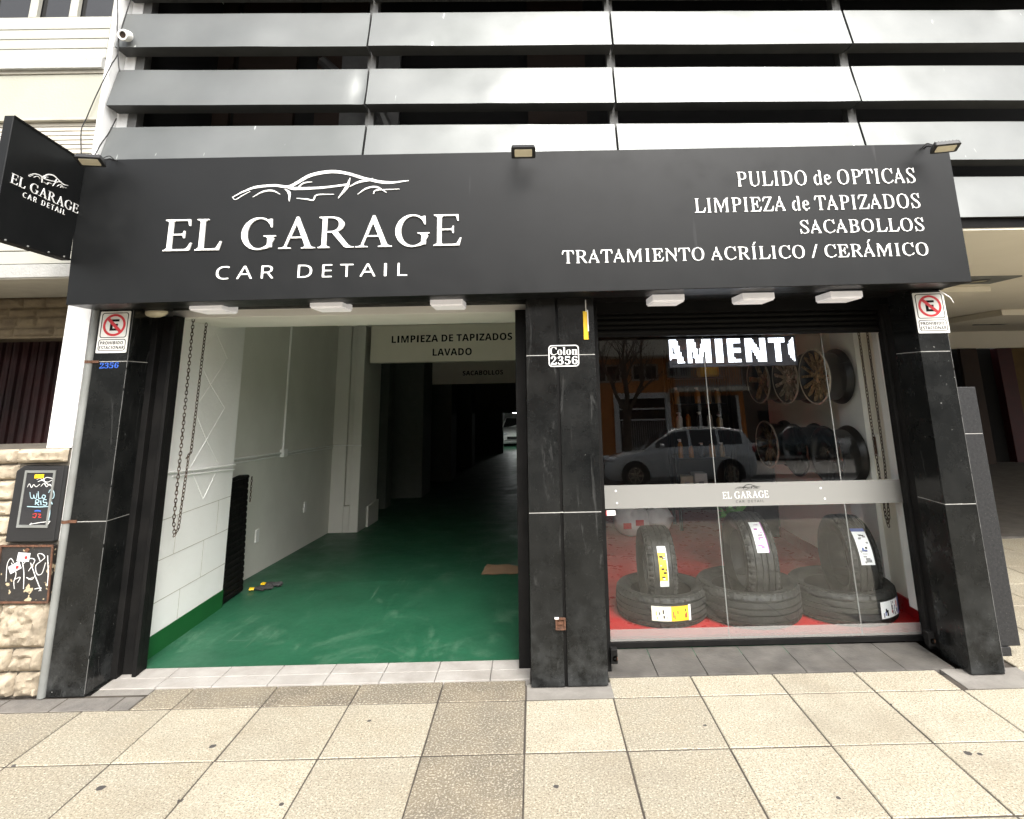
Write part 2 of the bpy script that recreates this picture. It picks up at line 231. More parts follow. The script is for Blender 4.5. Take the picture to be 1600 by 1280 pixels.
GLYPHS['serif'] = {
'P': (167, [[28, 0, 26, 2, 26, 5, 28, 7, 34, 9, 36, 14, 36, 79, 38, 81, 46, 82, 48, 84, 45, 90, 38, 92, 36, 94, 36, 154, 34, 170, 32, 172, 21, 175, 20, 176, 20, 178, 23, 181, 28, 182, 88, 181, 104, 180, 116, 177, 138, 169, 144, 164, 148, 158, 152, 151, 154, 142, 154, 132, 154, 121, 152, 113, 148, 105, 140, 96, 131, 92, 124, 91, 113, 87, 101, 84, 88, 82, 68, 81, 66, 80, 65, 75, 66, 13, 68, 9, 75, 6, 76, 4, 76, 1, 72, -1], [68, 92, 66, 93, 65, 96, 65, 169, 67, 171, 73, 172, 99, 172, 108, 169, 114, 165, 118, 160, 121, 153, 124, 144, 125, 134, 124, 124, 123, 116, 120, 108, 113, 98, 103, 93, 96, 92]]),
'U': (197, [[86, -5, 72, 5, 66, 8, 58, 9, 52, 12, 44, 21, 39, 32, 37, 42, 36, 55, 35, 163, 34, 171, 32, 173, 26, 176, 26, 180, 29, 182, 43, 182, 71, 182, 74, 181, 75, 180, 75, 176, 66, 172, 65, 168, 65, 56, 67, 37, 70, 28, 73, 22, 78, 16, 83, 12, 92, 9, 114, 9, 122, 10, 128, 12, 139, 19, 144, 25, 147, 31, 152, 46, 154, 64, 154, 156, 152, 166, 150, 170, 145, 176, 145, 180, 146, 181, 149, 182, 174, 181, 175, 179, 176, 174, 172, 164, 171, 154, 171, 60, 168, 42, 163, 27, 156, 16, 148, 10, 143, 8, 128, 8, 121, 4, 109, -5]]),
'L': (171, [[14, 0, 12, 2, 13, 6, 34, 11, 36, 13, 36, 163, 34, 172, 27, 175, 26, 177, 26, 180, 27, 181, 30, 182, 78, 181, 80, 179, 79, 176, 68, 173, 66, 171, 66, 167, 65, 25, 66, 14, 68, 12, 72, 11, 110, 11, 119, 12, 127, 14, 136, 20, 144, 29, 150, 38, 160, 60, 163, 62, 170, 62, 172, 61, 172, 59, 170, 44, 166, 28, 161, 18, 153, 11, 154, 4, 154, 1, 151, -1]]),
'I': (104, [[26, 0, 25, 2, 25, 5, 26, 6, 34, 10, 36, 18, 37, 157, 36, 171, 34, 173, 26, 175, 25, 179, 26, 181, 29, 182, 75, 182, 77, 180, 77, 176, 75, 175, 68, 172, 66, 170, 66, 165, 66, 21, 67, 11, 69, 9, 77, 6, 78, 2, 77, 0, 74, -1]]),
'D': (198, [[27, 0, 22, 3, 22, 6, 34, 9, 35, 10, 36, 12, 36, 156, 35, 170, 34, 172, 21, 175, 20, 176, 20, 178, 24, 181, 28, 182, 77, 182, 92, 181, 112, 177, 124, 174, 134, 172, 142, 169, 150, 164, 161, 153, 169, 140, 174, 124, 177, 106, 178, 79, 174, 57, 169, 40, 162, 28, 152, 18, 143, 13, 137, 10, 128, 8, 114, 4, 94, 0, 83, 0], [69, 10, 66, 13, 65, 20, 65, 169, 68, 172, 73, 173, 96, 173, 106, 171, 116, 167, 128, 158, 136, 147, 142, 134, 146, 119, 148, 99, 148, 74, 145, 57, 140, 41, 135, 32, 128, 23, 120, 16, 112, 12, 104, 10]]),
'O': (210, [[98, -5, 92, -4, 87, 1, 82, 4, 68, 4, 60, 7, 48, 16, 38, 27, 29, 42, 23, 60, 20, 80, 20, 101, 23, 121, 28, 137, 36, 152, 46, 164, 56, 172, 65, 176, 84, 178, 88, 180, 92, 184, 95, 186, 112, 186, 118, 185, 123, 180, 127, 178, 141, 177, 150, 174, 161, 166, 171, 155, 180, 139, 186, 122, 190, 101, 189, 80, 186, 60, 181, 44, 173, 29, 163, 17, 153, 9, 145, 5, 140, 4, 126, 4, 115, -4], [96, 5, 85, 9, 75, 16, 66, 27, 59, 39, 53, 56, 50, 71, 49, 88, 50, 106, 52, 122, 57, 138, 62, 149, 70, 161, 77, 168, 88, 174, 98, 176, 110, 176, 121, 174, 132, 167, 142, 156, 149, 145, 155, 130, 158, 115, 160, 97, 160, 77, 157, 59, 153, 45, 147, 32, 139, 20, 130, 12, 120, 6, 112, 5]]),
'd': (148, [[46, -4, 42, -1, 38, 10, 30, 11, 26, 13, 22, 18, 18, 25, 15, 35, 13, 47, 13, 62, 14, 77, 18, 96, 22, 103, 26, 108, 31, 112, 40, 113, 44, 123, 47, 126, 55, 127, 65, 127, 69, 125, 71, 123, 72, 113, 70, 112, 62, 112, 57, 110, 53, 107, 49, 101, 45, 92, 43, 82, 41, 69, 41, 54, 44, 34, 49, 20, 52, 15, 56, 12, 69, 11, 70, 9, 70, 3, 68, -2, 64, -4], [88, -4, 87, -2, 88, 0, 99, 5, 100, 8, 98, 11, 95, 14, 92, 14, 86, 11, 77, 11, 74, 12, 75, 14, 77, 15, 90, 16, 92, 23, 94, 31, 94, 96, 92, 103, 88, 110, 89, 112, 93, 113, 94, 115, 94, 163, 91, 171, 84, 176, 83, 179, 84, 181, 87, 182, 111, 182, 114, 180, 115, 176, 120, 172, 122, 165, 122, 115, 122, 113, 118, 109, 121, 102, 122, 95, 122, 32, 120, 18, 121, 16, 129, 10, 130, 7, 129, 5, 127, 3]]),
'e': (120, [[52, -4, 49, -3, 48, -1, 46, 6, 40, 15, 32, 17, 28, 19, 23, 24, 19, 31, 14, 45, 13, 63, 14, 65, 15, 66, 23, 67, 24, 69, 25, 74, 23, 76, 15, 77, 14, 79, 14, 82, 16, 91, 20, 101, 24, 109, 31, 116, 36, 118, 46, 119, 50, 125, 53, 126, 61, 127, 71, 127, 75, 125, 79, 119, 92, 118, 99, 112, 103, 105, 106, 97, 109, 79, 107, 76, 98, 76, 96, 75, 95, 68, 93, 66, 45, 66, 42, 64, 42, 54, 44, 40, 47, 32, 52, 24, 56, 20, 61, 18, 81, 17, 83, 16, 84, 15, 78, 6, 75, -1, 73, -3, 66, -5], [89, 17, 88, 18, 89, 19, 97, 25, 105, 34, 110, 34, 115, 29, 114, 26, 112, 23, 106, 17, 102, 16], [45, 77, 43, 77, 42, 79, 43, 89, 46, 101, 50, 110, 55, 115, 59, 117, 67, 118, 72, 116, 76, 111, 80, 101, 82, 88, 82, 78, 79, 77]]),
'T': (169, [[57, 0, 56, 2, 56, 5, 58, 7, 64, 8, 66, 9, 68, 12, 68, 18, 69, 170, 68, 172, 66, 172, 48, 172, 40, 171, 34, 168, 27, 162, 22, 154, 17, 142, 14, 128, 11, 126, 4, 126, 2, 127, 1, 130, 1, 149, 4, 163, 10, 172, 10, 180, 11, 181, 15, 182, 153, 182, 157, 181, 158, 178, 158, 172, 164, 163, 166, 149, 166, 129, 165, 127, 163, 126, 157, 126, 154, 128, 151, 142, 147, 152, 142, 160, 135, 167, 129, 171, 123, 172, 102, 173, 98, 171, 98, 14, 100, 9, 110, 6, 111, 2, 110, 0, 107, -1]]),
'C': (187, [[97, -5, 89, -4, 84, 1, 76, 6, 71, 8, 60, 10, 51, 14, 39, 25, 33, 33, 29, 41, 25, 51, 22, 62, 20, 74, 19, 89, 21, 114, 23, 125, 27, 138, 33, 149, 38, 156, 50, 168, 57, 173, 64, 176, 82, 178, 90, 185, 95, 186, 111, 186, 114, 185, 119, 180, 123, 178, 138, 177, 153, 174, 159, 176, 166, 186, 175, 185, 177, 182, 176, 175, 174, 174, 168, 173, 167, 171, 172, 162, 175, 148, 177, 129, 177, 125, 175, 123, 168, 123, 165, 124, 151, 152, 145, 162, 137, 171, 133, 173, 126, 174, 115, 176, 96, 176, 90, 175, 82, 171, 75, 166, 68, 159, 62, 150, 56, 138, 52, 124, 49, 106, 48, 89, 50, 69, 53, 55, 58, 41, 66, 27, 74, 19, 83, 13, 92, 10, 122, 10, 132, 13, 146, 20, 156, 28, 169, 42, 174, 41, 180, 36, 179, 33, 172, 25, 164, 17, 155, 12, 147, 9, 132, 8, 125, 5, 113, -4]]),
'A': (175, [[10, 0, 8, 2, 8, 9, 25, 50, 26, 52, 29, 53, 42, 52, 42, 49, 33, 26, 31, 18, 33, 11, 38, 5, 38, 1, 35, -1], [113, 0, 112, 2, 112, 6, 120, 9, 122, 11, 122, 15, 119, 26, 110, 48, 108, 51, 104, 52, 48, 52, 45, 53, 44, 54, 48, 62, 50, 64, 99, 64, 102, 65, 101, 70, 79, 123, 77, 126, 74, 126, 72, 125, 48, 64, 45, 63, 35, 63, 33, 64, 31, 65, 33, 70, 55, 125, 58, 127, 68, 128, 71, 129, 72, 152, 74, 169, 78, 183, 80, 186, 82, 186, 90, 186, 92, 185, 94, 182, 98, 162, 102, 129, 106, 126, 108, 124, 131, 68, 132, 65, 131, 64, 127, 62, 127, 60, 131, 54, 136, 52, 138, 50, 151, 19, 154, 9, 156, 5, 156, 1, 153, -1]]),
'S': (156, [[17, -5, 14, -3, 14, 1, 15, 4, 26, 6, 20, 14, 16, 25, 14, 49, 14, 60, 16, 62, 24, 63, 27, 61, 35, 36, 41, 23, 49, 12, 54, 8, 58, 6, 86, 6, 96, 9, 103, 14, 108, 20, 111, 28, 113, 37, 113, 43, 111, 49, 108, 55, 104, 60, 94, 69, 73, 82, 58, 93, 47, 104, 26, 128, 23, 135, 22, 144, 23, 154, 27, 163, 33, 170, 39, 175, 46, 178, 60, 178, 61, 180, 62, 184, 65, 186, 78, 186, 85, 185, 89, 184, 97, 178, 119, 178, 122, 180, 125, 185, 127, 186, 136, 186, 138, 183, 137, 178, 128, 176, 133, 166, 136, 154, 138, 143, 138, 132, 138, 129, 136, 127, 129, 127, 126, 128, 118, 148, 113, 158, 106, 168, 96, 177, 72, 177, 67, 176, 61, 174, 55, 169, 51, 164, 48, 157, 47, 149, 47, 143, 49, 137, 57, 126, 69, 116, 92, 103, 105, 94, 115, 83, 135, 59, 139, 50, 140, 41, 137, 30, 133, 21, 127, 13, 119, 7, 113, 5, 98, 5, 95, 3, 90, -3, 87, -4, 67, -4, 64, -3, 60, 2, 56, 4, 34, 5, 30, 3, 26, -4, 24, -5]]),
'M': (254, [[22, 0, 20, 2, 20, 6, 25, 16, 27, 28, 27, 152, 29, 155, 39, 156, 41, 158, 39, 165, 37, 169, 33, 172, 24, 175, 23, 178, 24, 181, 27, 182, 55, 182, 57, 180, 59, 176, 67, 170, 72, 157, 77, 154, 79, 152, 118, 60, 119, 58, 122, 57, 124, 58, 125, 60, 167, 158, 170, 159, 181, 160, 187, 170, 193, 175, 197, 181, 224, 182, 228, 181, 229, 179, 229, 176, 218, 170, 215, 166, 213, 162, 214, 160, 216, 158, 217, 155, 217, 12, 218, 9, 225, 5, 225, 2, 224, 0, 221, -1, 183, -1, 180, 0, 178, 2, 179, 6, 185, 9, 186, 11, 188, 20, 188, 155, 188, 157, 186, 158, 184, 158, 183, 156, 142, 59, 139, 56, 129, 56, 127, 55, 124, 30, 120, 8, 118, 1, 114, -1, 106, 0, 103, 3, 99, 22, 96, 54, 94, 56, 91, 57, 89, 60, 50, 152, 48, 154, 45, 153, 45, 26, 46, 15, 48, 10, 52, 5, 52, 2, 51, 0, 48, -1]]),
'E': (177, [[13, 0, 11, 3, 13, 6, 26, 8, 36, 12, 37, 86, 39, 89, 48, 89, 49, 93, 48, 97, 39, 98, 37, 99, 37, 101, 36, 151, 35, 170, 34, 171, 27, 173, 15, 175, 13, 177, 13, 180, 15, 182, 18, 182, 147, 182, 151, 181, 152, 177, 150, 172, 158, 164, 161, 152, 162, 131, 161, 128, 159, 127, 153, 127, 150, 129, 146, 143, 141, 155, 134, 163, 126, 168, 120, 170, 113, 171, 71, 171, 68, 171, 66, 169, 65, 165, 66, 103, 67, 99, 87, 98, 92, 100, 96, 102, 101, 106, 104, 112, 109, 124, 112, 136, 114, 138, 118, 138, 122, 137, 124, 136, 124, 116, 122, 107, 121, 102, 119, 100, 116, 98, 103, 97, 102, 96, 101, 93, 102, 91, 103, 89, 115, 88, 118, 87, 121, 84, 124, 73, 124, 53, 124, 49, 122, 47, 115, 47, 112, 48, 109, 63, 105, 74, 101, 81, 96, 85, 91, 87, 85, 88, 67, 88, 66, 84, 66, 20, 67, 13, 72, 11, 113, 11, 125, 13, 136, 19, 145, 28, 151, 36, 161, 55, 164, 57, 171, 57, 173, 56, 173, 53, 170, 38, 164, 21, 160, 16, 153, 11, 155, 5, 154, 1, 152, -1, 149, -1]]),
'Z': (177, [[16, 0, 14, 2, 15, 6, 24, 15, 118, 169, 117, 170, 114, 171, 68, 171, 60, 170, 54, 168, 47, 164, 40, 156, 36, 148, 26, 127, 24, 126, 18, 126, 16, 127, 15, 130, 16, 144, 18, 155, 23, 166, 31, 172, 32, 180, 34, 182, 37, 182, 147, 182, 151, 181, 152, 179, 152, 177, 148, 169, 55, 17, 53, 13, 54, 12, 57, 11, 113, 11, 120, 12, 126, 14, 137, 21, 145, 31, 153, 46, 160, 64, 162, 65, 168, 65, 171, 64, 171, 62, 169, 42, 164, 24, 161, 18, 155, 12, 156, 7, 156, 1, 154, 0, 151, -1]]),
'B': (177, [[24, 0, 20, 3, 20, 6, 33, 9, 35, 12, 36, 30, 37, 90, 39, 92, 46, 93, 48, 96, 49, 98, 47, 99, 39, 100, 36, 103, 36, 154, 34, 171, 31, 173, 21, 175, 20, 176, 20, 178, 24, 181, 28, 182, 85, 181, 112, 178, 122, 174, 131, 172, 137, 169, 145, 161, 147, 156, 150, 148, 150, 132, 146, 119, 139, 110, 129, 104, 119, 101, 102, 99, 101, 98, 118, 93, 128, 92, 135, 90, 144, 84, 152, 76, 156, 65, 158, 50, 156, 34, 150, 22, 144, 15, 137, 11, 127, 8, 119, 5, 106, 2, 81, -1], [69, 10, 66, 12, 65, 17, 66, 90, 69, 92, 94, 92, 103, 90, 110, 87, 116, 83, 121, 78, 125, 71, 127, 64, 128, 54, 128, 43, 126, 33, 123, 25, 116, 16, 111, 13, 106, 10, 98, 9], [67, 101, 66, 102, 65, 105, 65, 168, 65, 171, 69, 173, 97, 173, 102, 172, 108, 169, 113, 165, 116, 161, 119, 155, 120, 148, 121, 139, 120, 131, 119, 124, 116, 117, 109, 109, 98, 103, 83, 100]]),
'R': (189, [[28, 0, 26, 2, 26, 5, 28, 7, 34, 9, 36, 14, 36, 82, 39, 85, 46, 85, 48, 88, 46, 92, 38, 93, 36, 96, 36, 154, 35, 170, 32, 172, 21, 175, 20, 176, 20, 178, 24, 181, 29, 182, 76, 182, 93, 181, 119, 176, 128, 173, 137, 171, 143, 168, 148, 163, 152, 158, 155, 152, 157, 145, 158, 136, 158, 128, 154, 114, 149, 105, 140, 98, 131, 94, 120, 92, 111, 90, 109, 88, 109, 87, 111, 85, 118, 84, 121, 82, 165, 16, 170, 10, 177, 5, 178, 2, 177, 0, 172, -1, 152, -1, 148, 0, 145, 5, 140, 9, 134, 16, 91, 82, 87, 84, 71, 84, 67, 84, 65, 81, 66, 17, 67, 10, 69, 8, 75, 6, 76, 4, 76, 1, 72, -1], [67, 94, 66, 95, 65, 98, 65, 165, 66, 170, 68, 171, 71, 172, 101, 172, 108, 170, 114, 167, 119, 163, 123, 158, 126, 151, 128, 143, 129, 133, 128, 124, 126, 116, 123, 109, 115, 101, 104, 95, 95, 93]]),
'N': (197, [[160, -5, 157, -4, 155, -1, 144, 16, 136, 31, 120, 64, 118, 66, 114, 67, 112, 69, 56, 137, 53, 139, 47, 140, 41, 155, 29, 170, 21, 176, 20, 179, 21, 181, 24, 182, 46, 182, 50, 180, 53, 176, 59, 171, 71, 156, 79, 142, 85, 139, 87, 137, 142, 70, 144, 68, 152, 66, 164, 29, 171, 2, 171, -2, 170, -4, 168, -5], [23, 0, 21, 1, 21, 4, 26, 15, 27, 26, 27, 137, 28, 139, 30, 140, 42, 140, 44, 139, 45, 136, 45, 24, 46, 15, 52, 6, 52, 2, 51, 0, 48, -1], [156, 67, 154, 68, 153, 71, 153, 160, 152, 167, 146, 175, 146, 179, 147, 181, 150, 182, 174, 182, 176, 181, 177, 178, 173, 167, 171, 156, 171, 70, 170, 68, 168, 67]]),
'G': (203, [[96, -4, 86, 2, 80, 4, 66, 5, 53, 12, 46, 17, 40, 24, 30, 40, 26, 50, 22, 61, 20, 73, 19, 88, 21, 115, 24, 126, 28, 138, 37, 155, 42, 161, 50, 168, 57, 173, 64, 176, 82, 178, 85, 180, 88, 184, 91, 185, 112, 186, 115, 184, 119, 180, 124, 178, 139, 177, 153, 174, 158, 176, 165, 185, 168, 186, 175, 186, 177, 184, 177, 182, 176, 175, 174, 174, 168, 173, 166, 172, 172, 162, 175, 148, 177, 127, 177, 124, 175, 122, 167, 122, 164, 124, 152, 151, 145, 162, 137, 171, 133, 174, 125, 174, 116, 176, 96, 176, 90, 175, 82, 171, 75, 166, 68, 158, 62, 149, 57, 139, 52, 122, 50, 104, 49, 82, 52, 60, 57, 43, 65, 28, 75, 17, 86, 9, 93, 6, 99, 5, 121, 5, 131, 7, 137, 10, 140, 12, 142, 18, 143, 25, 142, 64, 140, 70, 131, 73, 130, 76, 131, 78, 135, 79, 175, 79, 178, 78, 179, 76, 178, 73, 173, 70, 172, 68, 171, 23, 170, 15, 169, 11, 158, 6, 135, 2, 119, -4]]),
'/': (100, [[4, 0, 3, 1, 4, 4, 73, 190, 74, 191, 76, 192, 95, 191, 96, 190, 95, 187, 26, 2, 25, 0, 23, 0]]),
}
GLYPHS['sansbold'] = {
'L': (152, [[29, -1, 26, 0, 24, 2, 23, 8, 23, 185, 25, 190, 29, 192, 58, 192, 63, 190, 65, 187, 65, 183, 65, 42, 66, 38, 68, 35, 73, 34, 133, 34, 139, 33, 141, 31, 143, 27, 143, 6, 142, 2, 140, 0, 134, -2]]),
'I': (98, [[29, -1, 26, 0, 24, 2, 22, 8, 23, 186, 25, 190, 30, 192, 68, 192, 71, 191, 73, 189, 74, 183, 74, 5, 72, 1, 67, -1]]),
'M': (253, [[29, -1, 26, 0, 24, 2, 23, 8, 23, 183, 23, 187, 25, 190, 28, 192, 32, 192, 71, 192, 77, 191, 80, 189, 83, 183, 121, 59, 123, 55, 125, 54, 127, 55, 129, 59, 170, 183, 172, 189, 176, 192, 181, 192, 221, 192, 225, 192, 228, 190, 229, 187, 230, 183, 230, 8, 229, 4, 228, 1, 225, -1, 221, -1, 198, -1, 193, 0, 190, 4, 190, 122, 190, 128, 189, 130, 188, 130, 183, 120, 145, 6, 143, 2, 141, 0, 134, -2, 110, -1, 106, 0, 103, 3, 68, 116, 64, 126, 62, 127, 61, 126, 60, 119, 60, 4, 58, 0, 54, -1]]),
'P': (169, [[29, -1, 26, 0, 24, 2, 23, 8, 23, 183, 24, 189, 27, 192, 32, 192, 94, 192, 113, 189, 129, 183, 138, 177, 146, 169, 152, 159, 155, 148, 157, 135, 156, 122, 154, 109, 149, 98, 144, 90, 137, 83, 129, 77, 120, 73, 102, 68, 72, 66, 68, 65, 66, 63, 65, 59, 65, 8, 64, 2, 61, 0, 57, -1], [73, 102, 68, 103, 66, 105, 65, 108, 65, 149, 66, 154, 68, 156, 71, 157, 84, 157, 95, 156, 103, 152, 110, 146, 113, 137, 114, 126, 111, 116, 105, 110, 97, 105, 87, 103]]),
'E': (150, [[29, -1, 26, 0, 24, 2, 23, 8, 23, 183, 24, 189, 27, 192, 32, 192, 125, 192, 131, 191, 134, 188, 135, 183, 135, 164, 133, 160, 131, 158, 125, 157, 72, 157, 68, 156, 66, 153, 65, 149, 65, 125, 67, 119, 73, 117, 121, 117, 126, 116, 128, 114, 130, 110, 130, 91, 129, 85, 127, 83, 124, 82, 73, 82, 68, 80, 66, 78, 65, 74, 65, 42, 67, 36, 71, 34, 125, 34, 131, 33, 134, 30, 135, 26, 135, 8, 134, 3, 131, 0, 126, -2]]),
'Z': (156, [[11, -1, 7, 1, 5, 6, 5, 22, 7, 29, 91, 149, 92, 153, 90, 156, 86, 156, 17, 156, 12, 157, 9, 160, 8, 164, 7, 184, 9, 189, 12, 192, 17, 192, 137, 192, 144, 191, 146, 188, 147, 183, 147, 169, 145, 162, 62, 42, 60, 38, 62, 35, 66, 34, 140, 34, 145, 33, 148, 31, 150, 26, 150, 7, 148, 2, 145, -1, 140, -2]]),
'A': (185, [[6, -1, 3, 0, 1, 2, 1, 8, 65, 188, 69, 192, 74, 193, 110, 193, 116, 191, 119, 188, 122, 182, 183, 8, 183, 2, 181, 0, 176, -1, 148, -1, 142, 0, 138, 6, 128, 38, 126, 42, 123, 43, 65, 44, 60, 43, 57, 40, 46, 6, 43, 1, 40, -1, 36, -2], [75, 81, 71, 83, 71, 88, 88, 145, 91, 150, 93, 150, 96, 144, 114, 88, 114, 84, 112, 82, 108, 80]]),
'D': (199, [[29, -1, 26, 0, 24, 2, 23, 8, 23, 183, 24, 189, 27, 192, 32, 192, 81, 192, 100, 191, 113, 189, 126, 186, 137, 181, 147, 175, 160, 164, 170, 151, 178, 136, 182, 117, 184, 96, 182, 73, 176, 54, 168, 38, 159, 27, 148, 17, 134, 9, 119, 4, 104, 0, 86, -1], [73, 34, 67, 36, 65, 41, 66, 152, 68, 156, 72, 157, 91, 157, 103, 155, 114, 151, 122, 146, 129, 138, 134, 129, 138, 117, 139, 103, 139, 87, 137, 74, 134, 64, 129, 55, 123, 48, 117, 43, 109, 39, 99, 36, 89, 34]]),
'T': (156, [[62, -1, 57, 2, 56, 8, 56, 152, 54, 155, 50, 156, 13, 156, 7, 158, 5, 161, 4, 165, 4, 183, 5, 188, 8, 191, 13, 192, 141, 192, 146, 192, 149, 189, 151, 184, 150, 164, 148, 158, 142, 157, 105, 156, 101, 155, 99, 152, 98, 8, 98, 3, 95, 0, 91, -1]]),
'S': (148, [[49, -3, 26, 2, 17, 5, 13, 8, 11, 12, 11, 17, 11, 38, 13, 43, 15, 44, 19, 44, 42, 36, 55, 33, 66, 32, 77, 32, 85, 34, 92, 39, 95, 46, 95, 54, 92, 61, 87, 66, 74, 74, 41, 91, 31, 99, 23, 108, 16, 120, 13, 133, 14, 148, 17, 162, 24, 173, 33, 182, 45, 189, 59, 193, 75, 195, 93, 194, 109, 191, 128, 185, 134, 181, 135, 176, 127, 156, 123, 151, 120, 150, 117, 150, 100, 156, 89, 158, 72, 158, 65, 156, 59, 152, 56, 146, 55, 140, 58, 132, 63, 126, 74, 119, 110, 100, 120, 93, 128, 84, 134, 73, 137, 60, 137, 45, 134, 31, 129, 22, 122, 14, 114, 8, 104, 2, 92, -1, 80, -3, 63, -4]]),
'V': (175, [[69, -1, 64, 1, 61, 8, 1, 183, 1, 189, 3, 191, 7, 192, 33, 192, 39, 191, 42, 188, 77, 78, 83, 57, 85, 53, 87, 51, 90, 56, 98, 83, 132, 188, 134, 191, 139, 192, 165, 192, 170, 191, 173, 188, 172, 183, 111, 4, 108, 0, 103, -1]]),
'O': (214, [[89, -3, 69, 2, 52, 10, 38, 22, 32, 30, 27, 38, 19, 57, 15, 80, 14, 106, 18, 129, 24, 147, 32, 162, 43, 174, 57, 184, 73, 191, 92, 194, 116, 195, 134, 192, 151, 187, 166, 178, 179, 165, 188, 150, 195, 131, 198, 110, 198, 86, 196, 64, 190, 47, 183, 32, 173, 20, 160, 9, 146, 2, 129, -2, 112, -4], [96, 33, 86, 36, 78, 41, 71, 48, 65, 58, 62, 70, 59, 84, 59, 101, 60, 116, 63, 127, 67, 137, 72, 145, 78, 151, 86, 156, 95, 158, 106, 159, 117, 158, 127, 156, 135, 151, 142, 144, 147, 134, 151, 122, 154, 108, 154, 92, 152, 76, 150, 65, 146, 54, 141, 46, 135, 40, 127, 36, 118, 33, 108, 32]]),
'C': (171, [[85, -3, 66, 2, 50, 10, 36, 22, 26, 37, 19, 57, 15, 79, 14, 104, 18, 127, 24, 146, 33, 161, 45, 174, 59, 184, 75, 191, 94, 194, 113, 195, 134, 191, 154, 185, 158, 182, 160, 180, 160, 174, 150, 152, 148, 150, 144, 149, 121, 157, 104, 159, 90, 157, 84, 154, 78, 150, 73, 145, 68, 138, 64, 130, 61, 122, 58, 102, 59, 80, 62, 64, 67, 52, 75, 42, 84, 36, 95, 33, 109, 32, 126, 34, 147, 39, 152, 39, 154, 36, 155, 33, 154, 10, 152, 6, 149, 4, 129, -2, 110, -4]]),
'B': (181, [[29, -1, 26, 0, 24, 2, 23, 8, 23, 183, 24, 189, 27, 192, 32, 192, 100, 192, 125, 188, 135, 184, 143, 180, 150, 175, 156, 168, 159, 160, 161, 150, 161, 135, 158, 122, 152, 112, 141, 103, 140, 101, 142, 98, 151, 93, 157, 87, 162, 80, 165, 72, 166, 61, 166, 48, 164, 37, 159, 27, 152, 18, 143, 10, 132, 5, 119, 1, 99, -1], [73, 34, 68, 35, 66, 37, 65, 40, 65, 74, 67, 80, 73, 82, 99, 82, 109, 79, 117, 74, 121, 66, 122, 57, 120, 48, 115, 41, 109, 37, 102, 35], [70, 117, 67, 119, 65, 124, 65, 150, 66, 153, 68, 156, 73, 157, 99, 156, 109, 153, 115, 148, 118, 141, 118, 133, 115, 126, 110, 121, 104, 118, 97, 117]]),
'N': (218, [[29, -1, 26, 0, 24, 2, 23, 8, 23, 183, 23, 187, 25, 190, 28, 192, 32, 192, 67, 192, 73, 192, 77, 189, 149, 66, 152, 61, 155, 59, 156, 61, 157, 65, 156, 101, 157, 187, 159, 191, 164, 192, 186, 192, 192, 191, 194, 188, 195, 183, 195, 8, 194, 4, 193, 1, 190, -1, 186, -1, 150, -2, 144, -1, 140, 2, 67, 128, 62, 133, 60, 131, 60, 127, 61, 91, 60, 4, 58, 0, 54, -1]]),
'R': (177, [[29, -1, 26, 0, 24, 2, 23, 8, 23, 183, 24, 189, 27, 192, 32, 192, 93, 192, 115, 188, 132, 182, 143, 173, 152, 161, 156, 146, 157, 129, 154, 117, 149, 106, 140, 95, 126, 84, 125, 82, 125, 79, 172, 8, 174, 4, 173, 1, 170, -1, 165, -2, 138, -1, 131, 1, 126, 6, 88, 68, 83, 71, 73, 72, 68, 71, 66, 69, 65, 66, 65, 8, 64, 2, 61, 0, 57, -1], [73, 107, 68, 108, 66, 110, 65, 113, 65, 149, 67, 155, 72, 157, 88, 156, 99, 154, 106, 150, 111, 144, 114, 136, 113, 126, 109, 118, 104, 113, 97, 110, 88, 108]]),
'H': (206, [[29, -1, 26, 0, 24, 2, 23, 8, 23, 183, 23, 187, 25, 190, 27, 192, 31, 192, 56, 192, 61, 192, 64, 189, 65, 183, 65, 124, 66, 121, 68, 118, 73, 117, 131, 117, 137, 119, 139, 123, 139, 183, 141, 189, 144, 192, 149, 192, 173, 192, 179, 191, 181, 188, 182, 183, 182, 8, 180, 1, 178, 0, 174, -1, 149, -2, 144, -1, 141, 2, 139, 8, 139, 74, 137, 79, 132, 81, 73, 81, 67, 79, 65, 74, 65, 8, 64, 2, 61, 0, 57, -1]]),
'K': (178, [[29, -1, 26, 0, 24, 2, 23, 8, 23, 183, 24, 189, 27, 192, 33, 192, 58, 192, 62, 191, 64, 189, 65, 183, 65, 120, 66, 116, 68, 114, 72, 117, 125, 184, 131, 190, 135, 192, 140, 192, 167, 192, 172, 191, 174, 188, 172, 183, 117, 113, 114, 109, 114, 106, 116, 99, 174, 8, 175, 4, 174, 1, 171, -1, 164, -2, 138, -1, 134, -1, 131, 1, 126, 7, 85, 72, 83, 75, 80, 76, 76, 75, 70, 71, 67, 68, 66, 64, 65, 8, 64, 2, 61, 0, 57, -1]]),
}
